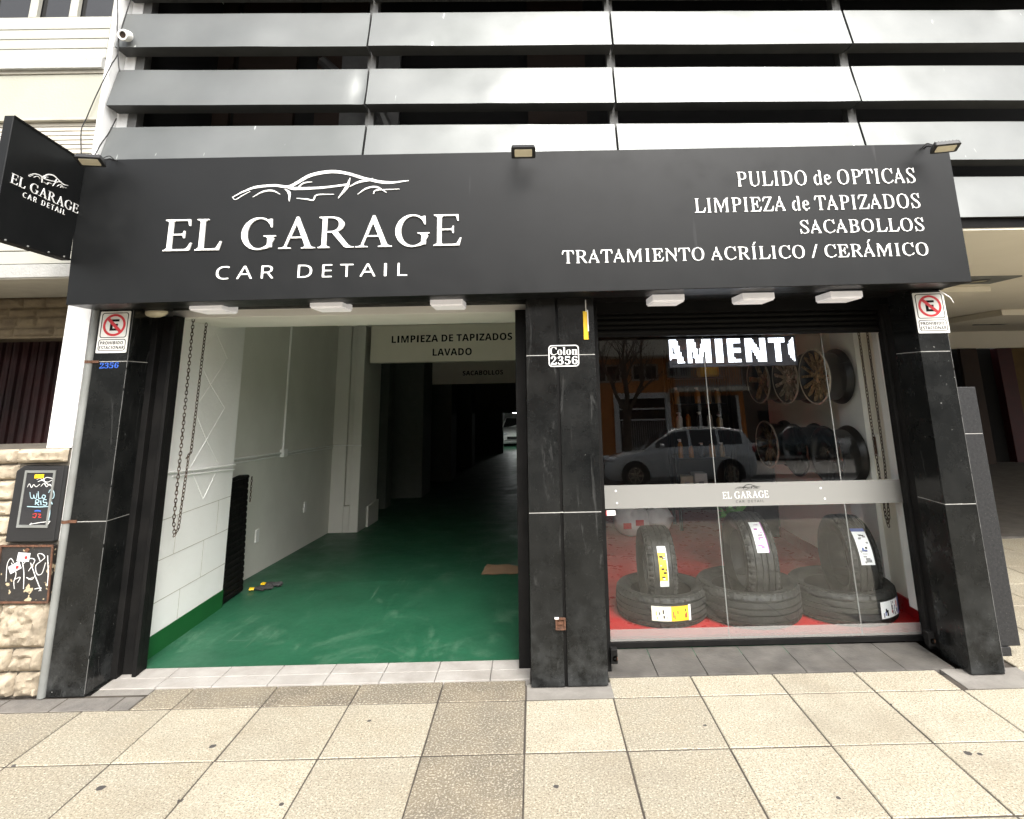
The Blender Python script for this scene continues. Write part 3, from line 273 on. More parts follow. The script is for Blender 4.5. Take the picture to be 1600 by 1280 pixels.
GLYPHS['sans'] = {
'C': (170, [[91, -1, 72, 3, 55, 11, 47, 17, 40, 23, 30, 38, 22, 58, 18, 81, 18, 107, 22, 130, 29, 148, 38, 162, 50, 174, 65, 184, 83, 190, 102, 192, 123, 192, 143, 188, 152, 185, 156, 181, 156, 176, 154, 171, 151, 168, 146, 166, 126, 172, 111, 174, 95, 173, 81, 169, 68, 162, 58, 152, 49, 139, 44, 124, 41, 112, 40, 98, 41, 84, 42, 71, 45, 60, 50, 50, 55, 41, 62, 33, 68, 28, 76, 23, 85, 20, 93, 18, 105, 17, 117, 17, 146, 22, 149, 21, 152, 18, 152, 12, 151, 8, 149, 6, 145, 3, 133, 0, 120, -1]]),
'A': (172, [[10, 1, 5, 3, 4, 8, 72, 183, 75, 187, 79, 190, 88, 191, 92, 190, 96, 187, 98, 183, 166, 8, 166, 4, 162, 1, 154, 1, 149, 2, 146, 5, 127, 52, 124, 57, 121, 59, 115, 60, 55, 60, 48, 59, 44, 54, 24, 5, 19, 1], [61, 80, 57, 83, 57, 89, 80, 154, 83, 158, 86, 159, 88, 157, 91, 153, 114, 89, 114, 84, 111, 80, 106, 79]]),
'R': (167, [[34, 1, 29, 3, 27, 8, 27, 183, 28, 186, 30, 189, 34, 190, 79, 190, 103, 188, 113, 185, 122, 182, 133, 174, 138, 168, 142, 162, 146, 148, 146, 130, 144, 118, 138, 107, 130, 98, 114, 88, 112, 85, 112, 81, 114, 77, 156, 8, 156, 4, 154, 2, 152, 1, 142, 1, 137, 2, 133, 5, 95, 70, 89, 77, 82, 80, 59, 80, 52, 78, 50, 75, 48, 71, 48, 6, 46, 3, 44, 2], [56, 98, 50, 101, 48, 107, 48, 162, 49, 166, 51, 169, 54, 171, 58, 172, 90, 171, 105, 167, 115, 161, 119, 156, 122, 150, 125, 136, 124, 128, 122, 121, 119, 115, 116, 110, 107, 104, 95, 99, 80, 98]]),
'D': (196, [[34, 1, 29, 3, 27, 8, 27, 183, 28, 187, 30, 189, 34, 190, 80, 190, 99, 189, 121, 185, 130, 181, 140, 176, 153, 166, 164, 153, 171, 138, 176, 121, 178, 99, 176, 76, 172, 58, 164, 41, 156, 30, 146, 20, 133, 12, 118, 6, 104, 3, 88, 1], [56, 19, 50, 22, 48, 29, 48, 162, 49, 166, 52, 170, 56, 172, 82, 172, 101, 170, 117, 166, 129, 159, 139, 150, 146, 139, 151, 127, 154, 111, 155, 93, 153, 75, 148, 59, 143, 49, 136, 40, 127, 32, 117, 27, 105, 22, 92, 20]]),
'E': (149, [[34, 1, 29, 3, 27, 8, 27, 183, 28, 186, 30, 189, 34, 190, 124, 190, 128, 189, 131, 185, 131, 178, 130, 174, 126, 172, 58, 171, 53, 170, 50, 167, 48, 161, 48, 119, 49, 114, 52, 111, 58, 109, 120, 108, 123, 107, 125, 105, 126, 98, 125, 93, 120, 90, 58, 90, 52, 88, 49, 85, 48, 80, 48, 29, 49, 25, 51, 22, 57, 19, 126, 19, 129, 17, 131, 14, 131, 8, 130, 5, 128, 2, 124, 1]]),
'T': (149, [[70, 1, 66, 3, 64, 8, 64, 161, 62, 166, 59, 170, 54, 171, 9, 172, 6, 173, 4, 176, 4, 185, 7, 189, 11, 190, 137, 190, 140, 189, 143, 187, 144, 183, 144, 176, 140, 172, 137, 171, 94, 171, 89, 170, 86, 166, 85, 161, 85, 8, 84, 4, 81, 2, 78, 1]]),
'I': (78, [[32, 1, 27, 3, 25, 8, 25, 183, 26, 187, 30, 190, 45, 190, 50, 188, 52, 183, 52, 8, 51, 4, 47, 1]]),
'L': (141, [[34, 1, 29, 3, 27, 8, 27, 183, 28, 187, 31, 189, 41, 190, 46, 188, 48, 183, 48, 30, 50, 24, 53, 21, 58, 20, 126, 19, 129, 18, 131, 16, 132, 8, 130, 3, 125, 1]]),
'P': (163, [[34, 1, 29, 3, 27, 8, 27, 183, 28, 186, 30, 189, 34, 190, 77, 190, 101, 188, 111, 185, 120, 182, 128, 177, 135, 170, 141, 162, 144, 153, 146, 142, 147, 130, 145, 119, 141, 108, 136, 100, 130, 93, 122, 87, 112, 82, 93, 77, 58, 75, 54, 74, 51, 73, 49, 69, 48, 65, 48, 7, 47, 4, 44, 2], [56, 94, 50, 97, 48, 103, 48, 162, 49, 166, 51, 169, 54, 171, 58, 172, 87, 171, 102, 168, 113, 162, 117, 157, 121, 151, 123, 145, 124, 138, 124, 130, 123, 122, 121, 115, 117, 109, 108, 101, 95, 96, 79, 94]]),
'O': (210, [[91, -1, 72, 3, 56, 10, 42, 22, 31, 36, 23, 55, 19, 75, 17, 99, 20, 122, 24, 140, 32, 157, 42, 170, 55, 180, 69, 187, 86, 191, 107, 193, 125, 191, 142, 186, 156, 178, 169, 167, 179, 152, 186, 135, 190, 115, 191, 93, 190, 71, 185, 53, 178, 37, 168, 24, 157, 14, 144, 6, 129, 1, 112, -1], [96, 17, 82, 20, 69, 26, 59, 34, 51, 45, 45, 59, 42, 75, 40, 94, 41, 114, 44, 130, 50, 143, 57, 154, 65, 162, 75, 168, 87, 172, 101, 174, 116, 174, 130, 170, 141, 165, 151, 156, 158, 145, 164, 131, 168, 115, 169, 97, 168, 78, 165, 63, 160, 50, 154, 39, 146, 30, 136, 23, 125, 19, 112, 17]]),
'H': (199, [[34, 1, 29, 3, 27, 8, 27, 183, 28, 187, 33, 190, 41, 190, 45, 189, 48, 185, 48, 119, 49, 114, 52, 111, 59, 109, 139, 109, 146, 111, 148, 113, 149, 117, 150, 185, 152, 188, 156, 190, 164, 190, 168, 188, 170, 186, 171, 183, 171, 8, 169, 4, 165, 1, 156, 1, 152, 3, 150, 6, 150, 80, 148, 85, 146, 88, 139, 90, 59, 90, 55, 90, 52, 88, 49, 85, 48, 81, 48, 6, 46, 3, 44, 2]]),
'S': (147, [[49, -1, 30, 2, 18, 6, 16, 9, 15, 13, 15, 20, 16, 23, 21, 24, 42, 19, 59, 17, 76, 17, 89, 20, 99, 25, 107, 33, 111, 43, 111, 55, 109, 61, 106, 66, 97, 75, 85, 82, 47, 98, 36, 105, 28, 112, 22, 122, 18, 134, 17, 149, 20, 162, 25, 171, 33, 179, 44, 186, 56, 190, 70, 192, 87, 192, 104, 190, 120, 186, 125, 182, 126, 178, 124, 171, 120, 167, 116, 167, 100, 171, 88, 173, 76, 174, 66, 173, 57, 171, 50, 167, 45, 162, 41, 155, 39, 147, 40, 138, 42, 131, 47, 124, 52, 119, 60, 114, 98, 98, 116, 87, 123, 80, 128, 73, 131, 65, 133, 55, 132, 41, 128, 29, 122, 19, 112, 10, 100, 4, 86, 0, 72, -2]]),
'N': (204, [[34, 1, 29, 3, 27, 8, 27, 183, 28, 187, 30, 189, 34, 190, 46, 190, 51, 189, 55, 186, 147, 44, 150, 40, 154, 39, 157, 41, 158, 46, 156, 81, 156, 183, 158, 187, 161, 189, 169, 190, 173, 189, 175, 187, 176, 183, 176, 8, 175, 4, 173, 2, 170, 1, 156, 1, 151, 2, 147, 6, 55, 148, 52, 151, 49, 152, 46, 150, 45, 145, 46, 111, 46, 8, 45, 4, 43, 2, 40, 1]]),
}

_gc = {}
def glyph(style, ch):
    k = (style, ch)
    if k not in _gc:
        adv, loops = GLYPHS[style][ch]
        _gc[k] = (adv, [list(zip(c[0::2], c[1::2])) for c in loops])
    return _gc[k]
CAP = {st: max(y for c in glyph(st, 'E')[1] for _, y in c) for st in ('serif', 'serifbold', 'sans', 'sansbold')}
CAP['serifbold'] = 182
ACC = {'Í': 'I', 'Á': 'A'}
def layout(s, style, track=0, space=110):
    x = 0; out = []; xmax = 0
    for ch in s:
        if ch == ' ': x += space; continue
        base = ACC.get(ch, ch); adv, cs = glyph(style, base)
        for c in cs: out.append([(px + x, py) for px, py in c])
        xs = [p[0] for c in cs for p in c]
        if ch in ACC:
            m = (min(xs) + max(xs)) / 2 + x; k = CAP[style]
            out.append([(m - 12, k + 16), (m + 4, k + 16), (m + 40, k + 62), (m + 14, k + 62)])
        x += adv + track
    x0 = min(p[0] for c in out for p in c); x1 = max(p[0] for c in out for p in c)
    return [[((px - x0) / (x1 - x0), py / CAP[style]) for px, py in c] for c in out]
def lettering(name, s, style, P0, U, Vv, depth, m, parent=None, track=0, space=110, lift=0):
    """P0 left end of the baseline, U along the whole line, Vv the cap height; letters stand `depth` off the surface"""
    cs = layout(s, style, track, space); P0, U, Vv = V3(P0), V3(U), V3(Vv); Nn = U.cross(Vv).normalized()
    asp = U.length / Vv.length
    cu = bpy.data.curves.new(name, 'CURVE'); cu.dimensions = '2D'; cu.fill_mode = 'BOTH'; cu.extrude = .5
    for c in cs:
        sp = cu.splines.new('POLY'); sp.points.add(len(c) - 1); sp.use_cyclic_u = True
        for q, (a, b) in zip(sp.points, c): q.co = (a * asp, b, 0, 1)
    to = bpy.data.objects.new(name, cu); col.objects.link(to)
    bpy.context.view_layer.update()
    me = bpy.data.meshes.new_from_object(to.evaluated_get(bpy.context.evaluated_depsgraph_get()))
    bpy.data.objects.remove(to)
    mb = MB(); mb.add([P0 + U * (v.co.x / asp) + Vv * v.co.y + Nn * (lift + (v.co.z + .5) * depth) for v in me.vertices], [tuple(p.vertices) for p in me.polygons])
    return mb.build(name, m, parent)
def stroke(mb, pts, ws, M, depth, lift, n=8):
    """variable-width pen stroke; M maps (u, v, w) to the world"""
    P = catmull([(a, b, 0) for a, b in pts], n); k = len(P); W = []
    for i in range(k):
        t = i / (k-1) * (len(ws)-1); j = min(int(t), len(ws)-2); W.append(ws[j] + (ws[j+1]-ws[j]) * (t-j))
    vs = []; fs = []
    for i, p in enumerate(P):
        d = (P[min(i+1, k-1)] - P[max(i-1, 0)]).normalized(); nn = V3((-d.y, d.x, 0)) * W[i] / 2
        for q, z in ((p-nn, lift), (p+nn, lift), (p+nn, lift+depth), (p-nn, lift+depth)): vs.append(M(q.x, q.y, z))
    for i in range(k-1):
        a, b = i*4, i*4+4
        fs += [(a+j, a+(j+1) % 4, b+(j+1) % 4, b+j) for j in range(4)]
    fs += [(3, 2, 1, 0), (len(vs)-4, len(vs)-3, len(vs)-2, len(vs)-1)]
    mb.add(vs, fs)
EMBLEM = [  # coupe silhouette in pen strokes: points in hundredths of the emblem's width, widths
    ([(360, 222), (400, 200), (450, 182), (520, 177), (575, 183), (612, 165), (660, 138), (735, 125), (800, 133), (880, 158), (960, 174), (1045, 168)], [2, 5, 8, 8, 9, 10, 11, 11, 9, 9, 9, 2]),
    ([(361, 221), (373, 231), (396, 217), (428, 199)], [1, 2, 2.5, .5]),
    ([(440, 222), (478, 201), (515, 198), (546, 213)], [1.5, 5, 5, 1.5]),
    ([(566, 183), (600, 191), (700, 190), (806, 179)], [4, 10, 7, 6]),
    ([(562, 192), (580, 208), (583, 242)], [2, 10, 2]),
    ([(815, 152), (803, 190), (772, 234)], [1.5, 12, 2]),
    ([(815, 188), (850, 170), (905, 160)], [2, 7, 8]),
    ([(847, 220), (880, 197), (920, 192), (960, 215)], [1.5, 5, 6, 1.5]),
    ([(611, 231), (650, 235), (676, 239), (690, 219), (756, 218)], [1.5, 4, 5, 4, 1.5]),
    ([(909, 219), (922, 205), (1010, 202)], [3, 4, 1.5]),
    ([(615, 186), (635, 170), (667, 166)], [4, 4, 1.5]),
]
def emblem(name, P0, U, Vv, depth, m, parent, lift=0):
    P0, U, Vv = V3(P0), V3(U), V3(Vv); Nn = U.cross(Vv).normalized(); mb = MB()
    M = lambda u, v, w_: P0 + U * ((u - 360) / 685) + Vv * ((242 - v) / 117) + Nn * w_
    for i, (p, ws) in enumerate(EMBLEM): stroke(mb, p, [max(x * 1.15, 1.8) for x in ws], M, depth + i * .0004, lift)
    return mb.build(name, m, parent)
def rounded(x0, x1, y0, y1, r, n=5):
    o = []
    for cx, cy_, a in ((x1-r, y1-r, 0), (x0+r, y1-r, 90), (x0+r, y0+r, 180), (x1-r, y0+r, 270)):
        o += [(cx + r*cos(R(a+90*k/n)), cy_ + r*sin(R(a+90*k/n))) for k in range(n+1)]
    return o
def band(mb, outer, inner, f0, f1):
    """ring between two outlines of the same point count, between the planes f0 and f1"""
    n = len(outer); vs = [f(*p) for f in (f0, f1) for q in (outer, inner) for p in q]; fs = []
    for i in range(n):
        j = (i+1) % n
        fs += [(i, j, n+j, n+i), (2*n+i, 3*n+i, 3*n+j, 2*n+j), (i, 2*n+i, 2*n+j, j), (n+i, n+j, 3*n+j, 3*n+i)]
    mb.add(vs, fs)
# ------------------------------------------------------------------ materials
M = {}
def simple(name, *a, **k): M[name] = mat(name, *a, **k); return M[name]
simple('sign_black', (.0045, .0049, .0051), (.0065, .007, .0072), rough=.40, rvar=.09, ns=3, spec=.27, bump=.06, bs=1.6, streak=(9, .69, (.03, .03, .031)))
simple('letter_white', (.82, .82, .8), (.78, .78, .76), rough=.5)
simple('black_metal', (.007, .007, .007), (.012, .0115, .011), rough=.45, spec=.08, rvar=.1, bump=.1)
simple('shutter_black', (.005, .005, .005), (.008, .0075, .007), rough=.55, spec=.1, rvar=.1)
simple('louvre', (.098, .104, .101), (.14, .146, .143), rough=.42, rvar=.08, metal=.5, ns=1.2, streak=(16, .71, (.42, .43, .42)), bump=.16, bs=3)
simple('louvre_under_shade', (.035, .036, .035), (.05, .051, .05), rough=.6)  # louvre metal again, its underside shade put into the colour
simple('dark_steel', (.16, .16, .155), (.11, .11, .105), rough=.5, metal=.5, bump=.2)
simple('white_paint', (.84, .84, .82), (.79, .79, .76), rough=.75, ns=3, bump=.25, bs=30)
simple('white_ceiling', (.84, .82, .76), (.78, .76, .7), rough=.8, ns=3)
simple('party_white', (.86, .86, .85), (.8, .8, .79), rough=.8, bump=.2)
simple('cream_wall', (.37, .365, .305), (.33, .325, .27), rough=.85, ns=2, bump=.2, streak=(5, .66, (.5, .48, .4)))
simple('cream_board', (.40, .395, .345), (.36, .355, .31), rough=.7, ns=3, streak=(8, .68, (.5, .48, .41)))
simple('grey_slab', (.40, .40, .38), (.30, .30, .29), rough=.85, ns=6, bump=.4)
simple('slab_under', (.42, .4, .34), (.36, .34, .29), rough=.9)
simple('blind', (.52, .49, .42), (.48, .45, .39), rough=.6)
simple('line_dark', (.09, .08, .075), (.06, .055, .05), rough=.9)
simple('stone', (.46, .39, .29), (.24, .2, .145), rough=.9, ns=7, bump=1, bs=18, dirt=.8)
simple('stone_dark', (.2, .16, .1), (.13, .1, .065), rough=.9, ns=9, bump=.9, bs=22)
simple('mortar', (.15, .13, .1), (.09, .08, .065), rough=.95, bump=.6)
simple('curtain_red', (.032, .002, .002), (.010, .001, .001), rough=.7, ns=4)
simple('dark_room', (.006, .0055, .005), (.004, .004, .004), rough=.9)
simple('dark_wood', (.03, .012, .004), (.015, .007, .003), rough=.7, ns=2)
simple('beige_soffit', (.84, .79, .67), (.8, .75, .63), rough=.85, ns=2, bump=.1)
simple('tan_wall', (.13, .08, .024), (.1, .06, .018), rough=.8)
simple('red_paint', (.05, .003, .004), (.035, .002, .003), rough=.6)
simple('glass_dark', (.01, .01, .011), rough=.08, spec=.8)
simple('shop_red', (.44, .015, .018), (.36, .012, .014), rough=.32, rvar=.1, ns=5)
simple('shop_wall', (.92, .88, .76), (.88, .84, .72), rough=.8, ns=3, bump=.2)
simple('wall_cream_dim', (.72, .71, .65), (.66, .65, .59), rough=.8, ns=3, bump=.2, bs=20)  # cream tone, partly the fall-off of light put into the colour
simple('wall_deep_shade', (.17, .19, .16), (.14, .155, .13), rough=.8)  # depth shade of the bay put into the far walls' colour
simple('wall_grey', (.36, .36, .31), (.3, .3, .26), rough=.85)  # kept dull so bounce light dies out, shading the bay by colour
simple('beam_cream', (.84, .8, .67), (.78, .74, .62), rough=.8, ns=3)
simple('shop_dark', (.045, .035, .026), (.03, .024, .018), rough=.8)  # dark tone stands in for unlit depth, so pane reflections show
simple('ink_black', (.006, .006, .006), (.012, .012, .012), rough=.85, ns=20, spec=.1)
simple('skirting_green', (.008, .10, .022), (.006, .08, .018), rough=.5, ns=5)
simple('rubber', (.006, .0062, .0058), (.012, .0124, .0117), rough=.62, rvar=.1, ns=14, bump=.15, bs=120)
simple('rubber_side', (.026, .027, .025), (.036, .037, .034), rough=.5, ns=20, bump=.1, bs=90)
M['lamp_body'] = mat('lamp_body', (.86, .84, .83), emit=(1, .95, .94), estr=.10)  # slight glow added to whiten housing and diffuser
simple('alloy_bronze', (.5, .34, .18), (.4, .27, .14), rough=.28, metal=.5, rvar=.08)
simple('alloy_dark', (.16, .11, .06), (.12, .08, .045), rough=.3, metal=.5, rvar=.08)
simple('alloy_silver', (.62, .54, .42), (.5, .44, .35), rough=.25, metal=.5, rvar=.08)
simple('alloy_lip', (.75, .7, .6), (.66, .61, .52), rough=.22, metal=.5)
simple('rim_black', (.02, .02, .02), (.014, .014, .014), rough=.35, metal=.4)
simple('plastic_white', (.86, .83, .82), (.82, .8, .79), rough=.4)
simple('plastic_black', (.015, .015, .016), rough=.45, bump=.1)
simple('lens_led', (.75, .68, .5), (.66, .6, .44), rough=.25)
simple('plate_white', (.80, .79, .75), (.74, .73, .69), rough=.4, ns=6)
simple('sign_red', (.62, .02, .03), (.55, .018, .026), rough=.45)
simple('blue_paint', (.03, .12, .55), (.02, .08, .4), rough=.5)
simple('yellow', (.85, .55, .01), (.78, .48, .01), rough=.5)
simple('rust', (.13, .055, .028), (.06, .03, .018), rough=.9, ns=40, bump=.5)
simple('chain_iron', (.05, .035, .026), (.09, .06, .04), rough=.55, metal=.6, ns=30)
simple('pipe_grey', (.20, .207, .197), (.15, .156, .147), rough=.6, ns=5, dirt=.3, bump=.15)
simple('grout', (.5, .49, .46), (.35, .34, .32), rough=.9)
simple('corner_grey', (.13, .13, .125), (.05, .05, .048), ns=18, rough=.9)
simple('cable_black', (.015, .014, .014), rough=.6)
simple('led_panel', (.012, .012, .02), (.016, .016, .03), rough=.5)
simple('cardboard', (.32, .2, .12), (.26, .16, .09), rough=.9, ns=8)
simple('label_white', (.8, .81, .82), (.74, .76, .78), rough=.5)
simple('label_blue', (.05, .09, .32), rough=.5); simple('label_purple', (.42, .1, .4), rough=.5); simple('label_grey', (.25, .25, .27), rough=.5)
simple('bag_white', (.66, .64, .62), (.55, .53, .52), rough=.3, bump=.8, bs=25)
simple('leaf_green', (.06, .16, .035), (.10, .24, .06), rough=.5, ns=20)
simple('pot', (.30, .28, .24), rough=.7)
simple('frosted', (.50, .49, .46), (.47, .46, .43), rough=.6)
simple('car_silver', (.72, .74, .74), (.68, .7, .7), rough=.25, metal=.1, coat=1)
simple('car_white', (.78, .78, .77), rough=.3, coat=.6)
simple('car_teal', (.015, .035, .04), rough=.25, metal=.4, coat=.7)
simple('car_glass', (.012, .013, .014), rough=.05, spec=.9)
simple('lamp_clear', (.75, .77, .8), (.6, .62, .65), rough=.15)
simple('lamp_red', (.35, .01, .012), rough=.2)
simple('asphalt', (.085, .085, .086), (.06, .06, .061), rough=.9, ns=3, bump=.6, bs=150)
simple('kerb', (.3, .29, .27), (.22, .21, .2), rough=.9, bump=.4)
simple('orange_wall', (.66, .25, .055), (.56, .19, .04), rough=.8, ns=1.2)
simple('pale_render', (.74, .69, .57), (.66, .61, .5), rough=.85, ns=1.2)
simple('brown_render', (.14, .11, .085), (.1, .08, .06), rough=.85, ns=1)
simple('bark', (.09, .065, .045), (.05, .038, .028), rough=.95, ns=14, bump=.9)
simple('steel_bar', (.35, .35, .34), rough=.5, metal=.4)
simple('meter_glass', (.02, .02, .022), (.03, .03, .032), rough=.18, spec=.6)
simple('paint_white', (.72, .72, .7), rough=.7); simple('paint_pale_blue', (.35, .5, .55), rough=.7); simple('paint_red', (.5, .03, .03), rough=.7)
simple('glove', (.03, .03, .03), (.05, .05, .05), rough=.9, bump=.5)
M['lamp_glow'] = mat('lamp_glow', (.9, .9, .85), emit=(1, .97, .85), estr=6)
M['led_dot'] = mat('led_dot', (.8, .82, .9), emit=(.86, .9, 1), estr=1.7)
M['led_tube'] = mat('led_tube', (.9, .9, .9), emit=(.95, 1, .97), estr=26)

def granite(name):
    m = bpy.data.materials.new(name); m.use_nodes = True; g = N(m); b = g.n['Principled BSDF']
    k = g.mix(g.ramp(g.noise(5, 7, .65), (.35, 0), (.7, 1)), (.004, .0045, .0045), (.012, .0125, .012))
    k = g.mix(g.ramp(g.noise(420, 2), (.70, 0), (.74, 1)), k, (.13, .13, .125))          # mineral specks
    k = g.mix(g.ramp(g.noise(42, 3, .6), (.745, 0), (.77, 1)), k, (.34, .34, .32))        # paint drips
    sc = g.noise(1.7, 6, .75, vec=g.mapped((6, 6, 1.1)), dist=1.2)
    k = g.mix(g.math('MULTIPLY', g.ramp(sc, (.60, 0), (.68, 1)), .15), k, (.17, .17, .165)) # scuffs
    pz = g.new('ShaderNodeSeparateXYZ'); g.link(g.world(), pz.inputs[0])
    low = g.math('MULTIPLY', g.ramp(pz.outputs[2], (.02, 1), (.55, 0)), g.ramp(g.noise(7, 6, .7), (.42, 0), (.68, 1)))
    k = g.mix(g.math('MULTIPLY', low, .14), k, (.24, .25, .25))                           # splashed dust by the pavement
    g.link(k, b.inputs['Base Color'])
    b.inputs['Specular IOR Level'].default_value = .25
    g.link(g.ramp(g.noise(4, 7, .7), (.3, .14), (.7, .34)), b.inputs['Roughness'])
    return m
M['granite'] = granite('granite')
M['granite_grey'] = mat('granite_grey', (.014, .0145, .015), (.03, .03, .031), spec=.25, rough=.5, ns=60, speck=(160, .66, (.10, .10, .10)), rvar=.1)

def pavement():
    m = bpy.data.materials.new('terrazzo_tile'); m.use_nodes = True; g = N(m); b = g.n['Principled BSDF']
    a = g.new('ShaderNodeVertexColor'); a.layer_name = 'tint'
    sp = g.new('ShaderNodeSeparateColor'); g.link(a.outputs[0], sp.inputs[0])
    k = g.mix(sp.outputs[0], (.074, .059, .043), (.40, .368, .285))
    k = g.mix(g.math('MULTIPLY', g.ramp(g.noise(3.2, 8, .7), (.42, 0), (.70, 1)), .5), k, (.30, .25, .17))
    k = g.mix(g.math('MULTIPLY', g.ramp(g.noise(125, 3, .65), (.53, 0), (.60, 1)), .8), k, (.13, .10, .065))
    k = g.mix(g.math('MULTIPLY', g.ramp(g.noise(95, 3, .65), (.52, 0), (.62, 1)), .5), k, (.62, .57, .46))
    k = g.mix(g.ramp(g.noise(120, 2), (.66, 0), (.70, 1)), k, (.06, .05, .04))
    k = g.mix(g.math('MULTIPLY', g.ramp(g.noise(.9, 6, .7), (.5, 0), (.66, 1)), .4), k, (.2, .17, .125))
    wob = g.math('MULTIPLY', g.noise(60, 2), .012)
    for gx, gy_, gr in ((-1.62, 3.42, .016), (-1.96, 3.12, .019), (-1.55, 3.02, .012), (-1.1, 2.98, .010), (2.0, 3.21, .017), (2.05, 3.20, .012), (.07, 3.05, .012), (.85, 3.5, .009), (-.9, 3.62, .011), (1.25, 2.93, .010), (1.9, 3.66, .010), (-2.5, 3.3, .012)):
        vm = g.new('ShaderNodeVectorMath', operation='DISTANCE'); g.link(g.world(), vm.inputs[0]); vm.inputs[1].default_value = (gx, gy_, 0)
        k = g.mix(g.math('LESS_THAN', g.math('ADD', vm.outputs['Value'], wob), gr + .006), k, (.05, .045, .042))  # trodden gum
    g.link(k, b.inputs['Base Color']); b.inputs['Roughness'].default_value = .8
    bp = g.new('ShaderNodeBump'); bp.inputs['Strength'].default_value = .35; bp.inputs['Distance'].default_value = .004
    g.link(g.noise(170, 4), bp.inputs['Height']); g.link(bp.outputs[0], b.inputs['Normal'])
    return m
M['pavement'] = pavement()
simple('slate_sill', (.062, .057, .051), (.115, .106, .095), rough=.75, ns=7, bump=.3, dirt=.3)
simple('threshold_tile', (.38, .36, .335), (.29, .27, .245), rough=.75, ns=6, bump=.25, dirt=.35)
simple('joint_dark', (.035, .028, .022), (.07, .058, .045), rough=.95, ns=8, bump=.5)
simple('edging', (.19, .175, .155), (.12, .11, .1), rough=.9, ns=9, bump=.5, dirt=.4)
simple('cement', (.25, .235, .21), (.17, .157, .14), rough=.9, ns=6, bump=.5)
def greenfloor():
    m = bpy.data.materials.new('green_floor'); m.use_nodes = True; g = N(m); b = g.n['Principled BSDF']
    k = g.mix(g.ramp(g.noise(2.2, 8, .7), (.3, 0), (.7, 1)), (.011, .07, .035), (.017, .1, .05))
    wear = g.ramp(g.noise(1.5, 8, .75, vec=g.mapped((1.4, .9, 1)), dist=.6), (.54, 0), (.72, 1))
    k = g.mix(g.math('MULTIPLY', wear, .4), k, (.17, .29, .20))
    st = g.ramp(g.noise(1.0, 5, .6, vec=g.mapped((26, 1.1, 1))), (.64, 0), (.70, 1))
    k = g.mix(g.math('MULTIPLY', st, .28), k, (.2, .3, .22))
    st2 = g.ramp(g.noise(1.6, 4, .6, vec=g.mapped((1, 26, 1))), (.68, 0), (.71, 1))
    fine = g.ramp(g.noise(24, 6, .75), (.42, 0), (.7, 1))
    k = g.mix(g.math('MULTIPLY', fine, .35), k, (.006, .055, .025))
    k = g.mix(g.math('MULTIPLY', st2, .3), k, (.25, .33, .27))
    g.link(k, b.inputs['Base Color'])
    g.link(g.ramp(g.noise(3, 7, .7), (.3, .36), (.7, .6)), b.inputs['Roughness'])
    return m
M['green_floor'] = greenfloor()
def glass():
    m = bpy.data.materials.new('window_glass'); m.use_nodes = True; g = N(m); g.n.remove(g.n['Principled BSDF'])
    t = g.new('ShaderNodeBsdfTransparent'); t.inputs[0].default_value = (.975, .985, .98, 1)
    s = g.new('ShaderNodeBsdfGlossy'); s.inputs['Roughness'].default_value = 0; s.inputs[0].default_value = (1, 1, 1, 1)
    f = g.new('ShaderNodeFresnel'); gm = g.new('ShaderNodeNewGeometry'); g.link(g.math('ADD', 1.5, g.math('MULTIPLY', gm.outputs['Backfacing'], 1/1.5 - 1.5)), f.inputs[0])
    mx = g.new('ShaderNodeMixShader'); g.link(f.outputs[0], mx.inputs[0]); g.link(t.outputs[0], mx.inputs[1]); g.link(s.outputs[0], mx.inputs[2])
    g.link(mx.outputs[0], g.n['Material Output'].inputs[0]); return m
M['glass'] = glass()
def frost(name, c, alpha):
    m = bpy.data.materials.new(name); m.use_nodes = True; g = N(m); b = g.n['Principled BSDF']
    b.inputs['Base Color'].default_value = (*c, 1); b.inputs['Roughness'].default_value = .5; b.inputs['Alpha'].default_value = alpha
    return m
M['frost_band'] = frost('frost_band', (.26, .257, .24), .78); M['frost_foot'] = frost('frost_foot', (.32, .31, .29), .42)

# ------------------------------------------------------------------ ground
TX, TY, JX, JY = .4925, .4975, -.073, 3.795      # tile module and one joint of each direction
def tile_sheet(name, x_lo, x_hi, rows, tint, z=0, gap=.0065, skip=None):
    mb = MB(); mb.cols = []
    i0 = math.floor((x_lo - JX) / TX); i1 = math.ceil((x_hi - JX) / TX)
    for (ya, yb) in rows:
        for i in range(i0, i1):
            xa, xb = max(x_lo, JX + i*TX), min(x_hi, JX + (i+1)*TX)
            if xb - xa < .03 or (skip and skip(xa, xb, ya, yb)): continue
            c = tint(i, ya); g, bv = gap/2, .004; dz = [random.uniform(-.0012, .0012) for _ in range(4)]
            jx = [random.uniform(-.0015, .0015) for _ in range(2)]
            x0, x1, y0, y1 = xa + g + jx[0], xb - g + jx[1], ya + g + .001, yb - g - random.uniform(.001, .003)
            o = [(x0, y0), (x1, y0), (x1, y1), (x0, y1)]; q = [(x0+bv, y0+bv), (x1-bv, y0+bv), (x1-bv, y1-bv), (x0+bv, y1-bv)]
            mb.add([(a, b, z-.03) for a, b in o] + [(a, b, z-.004+d) for (a, b), d in zip(o, dz)] + [(a, b, z+d) for (a, b), d in zip(q, dz)],
                   [(8, 9, 10, 11)] + [(k, (k+1) % 4, 4+(k+1) % 4, 4+k) for k in range(4)] + [(4+k, 4+(k+1) % 4, 8+(k+1) % 4, 8+k) for k in range(4)])
            mb.cols += [c] * 12
    return mb.build(name, M['pavement'])
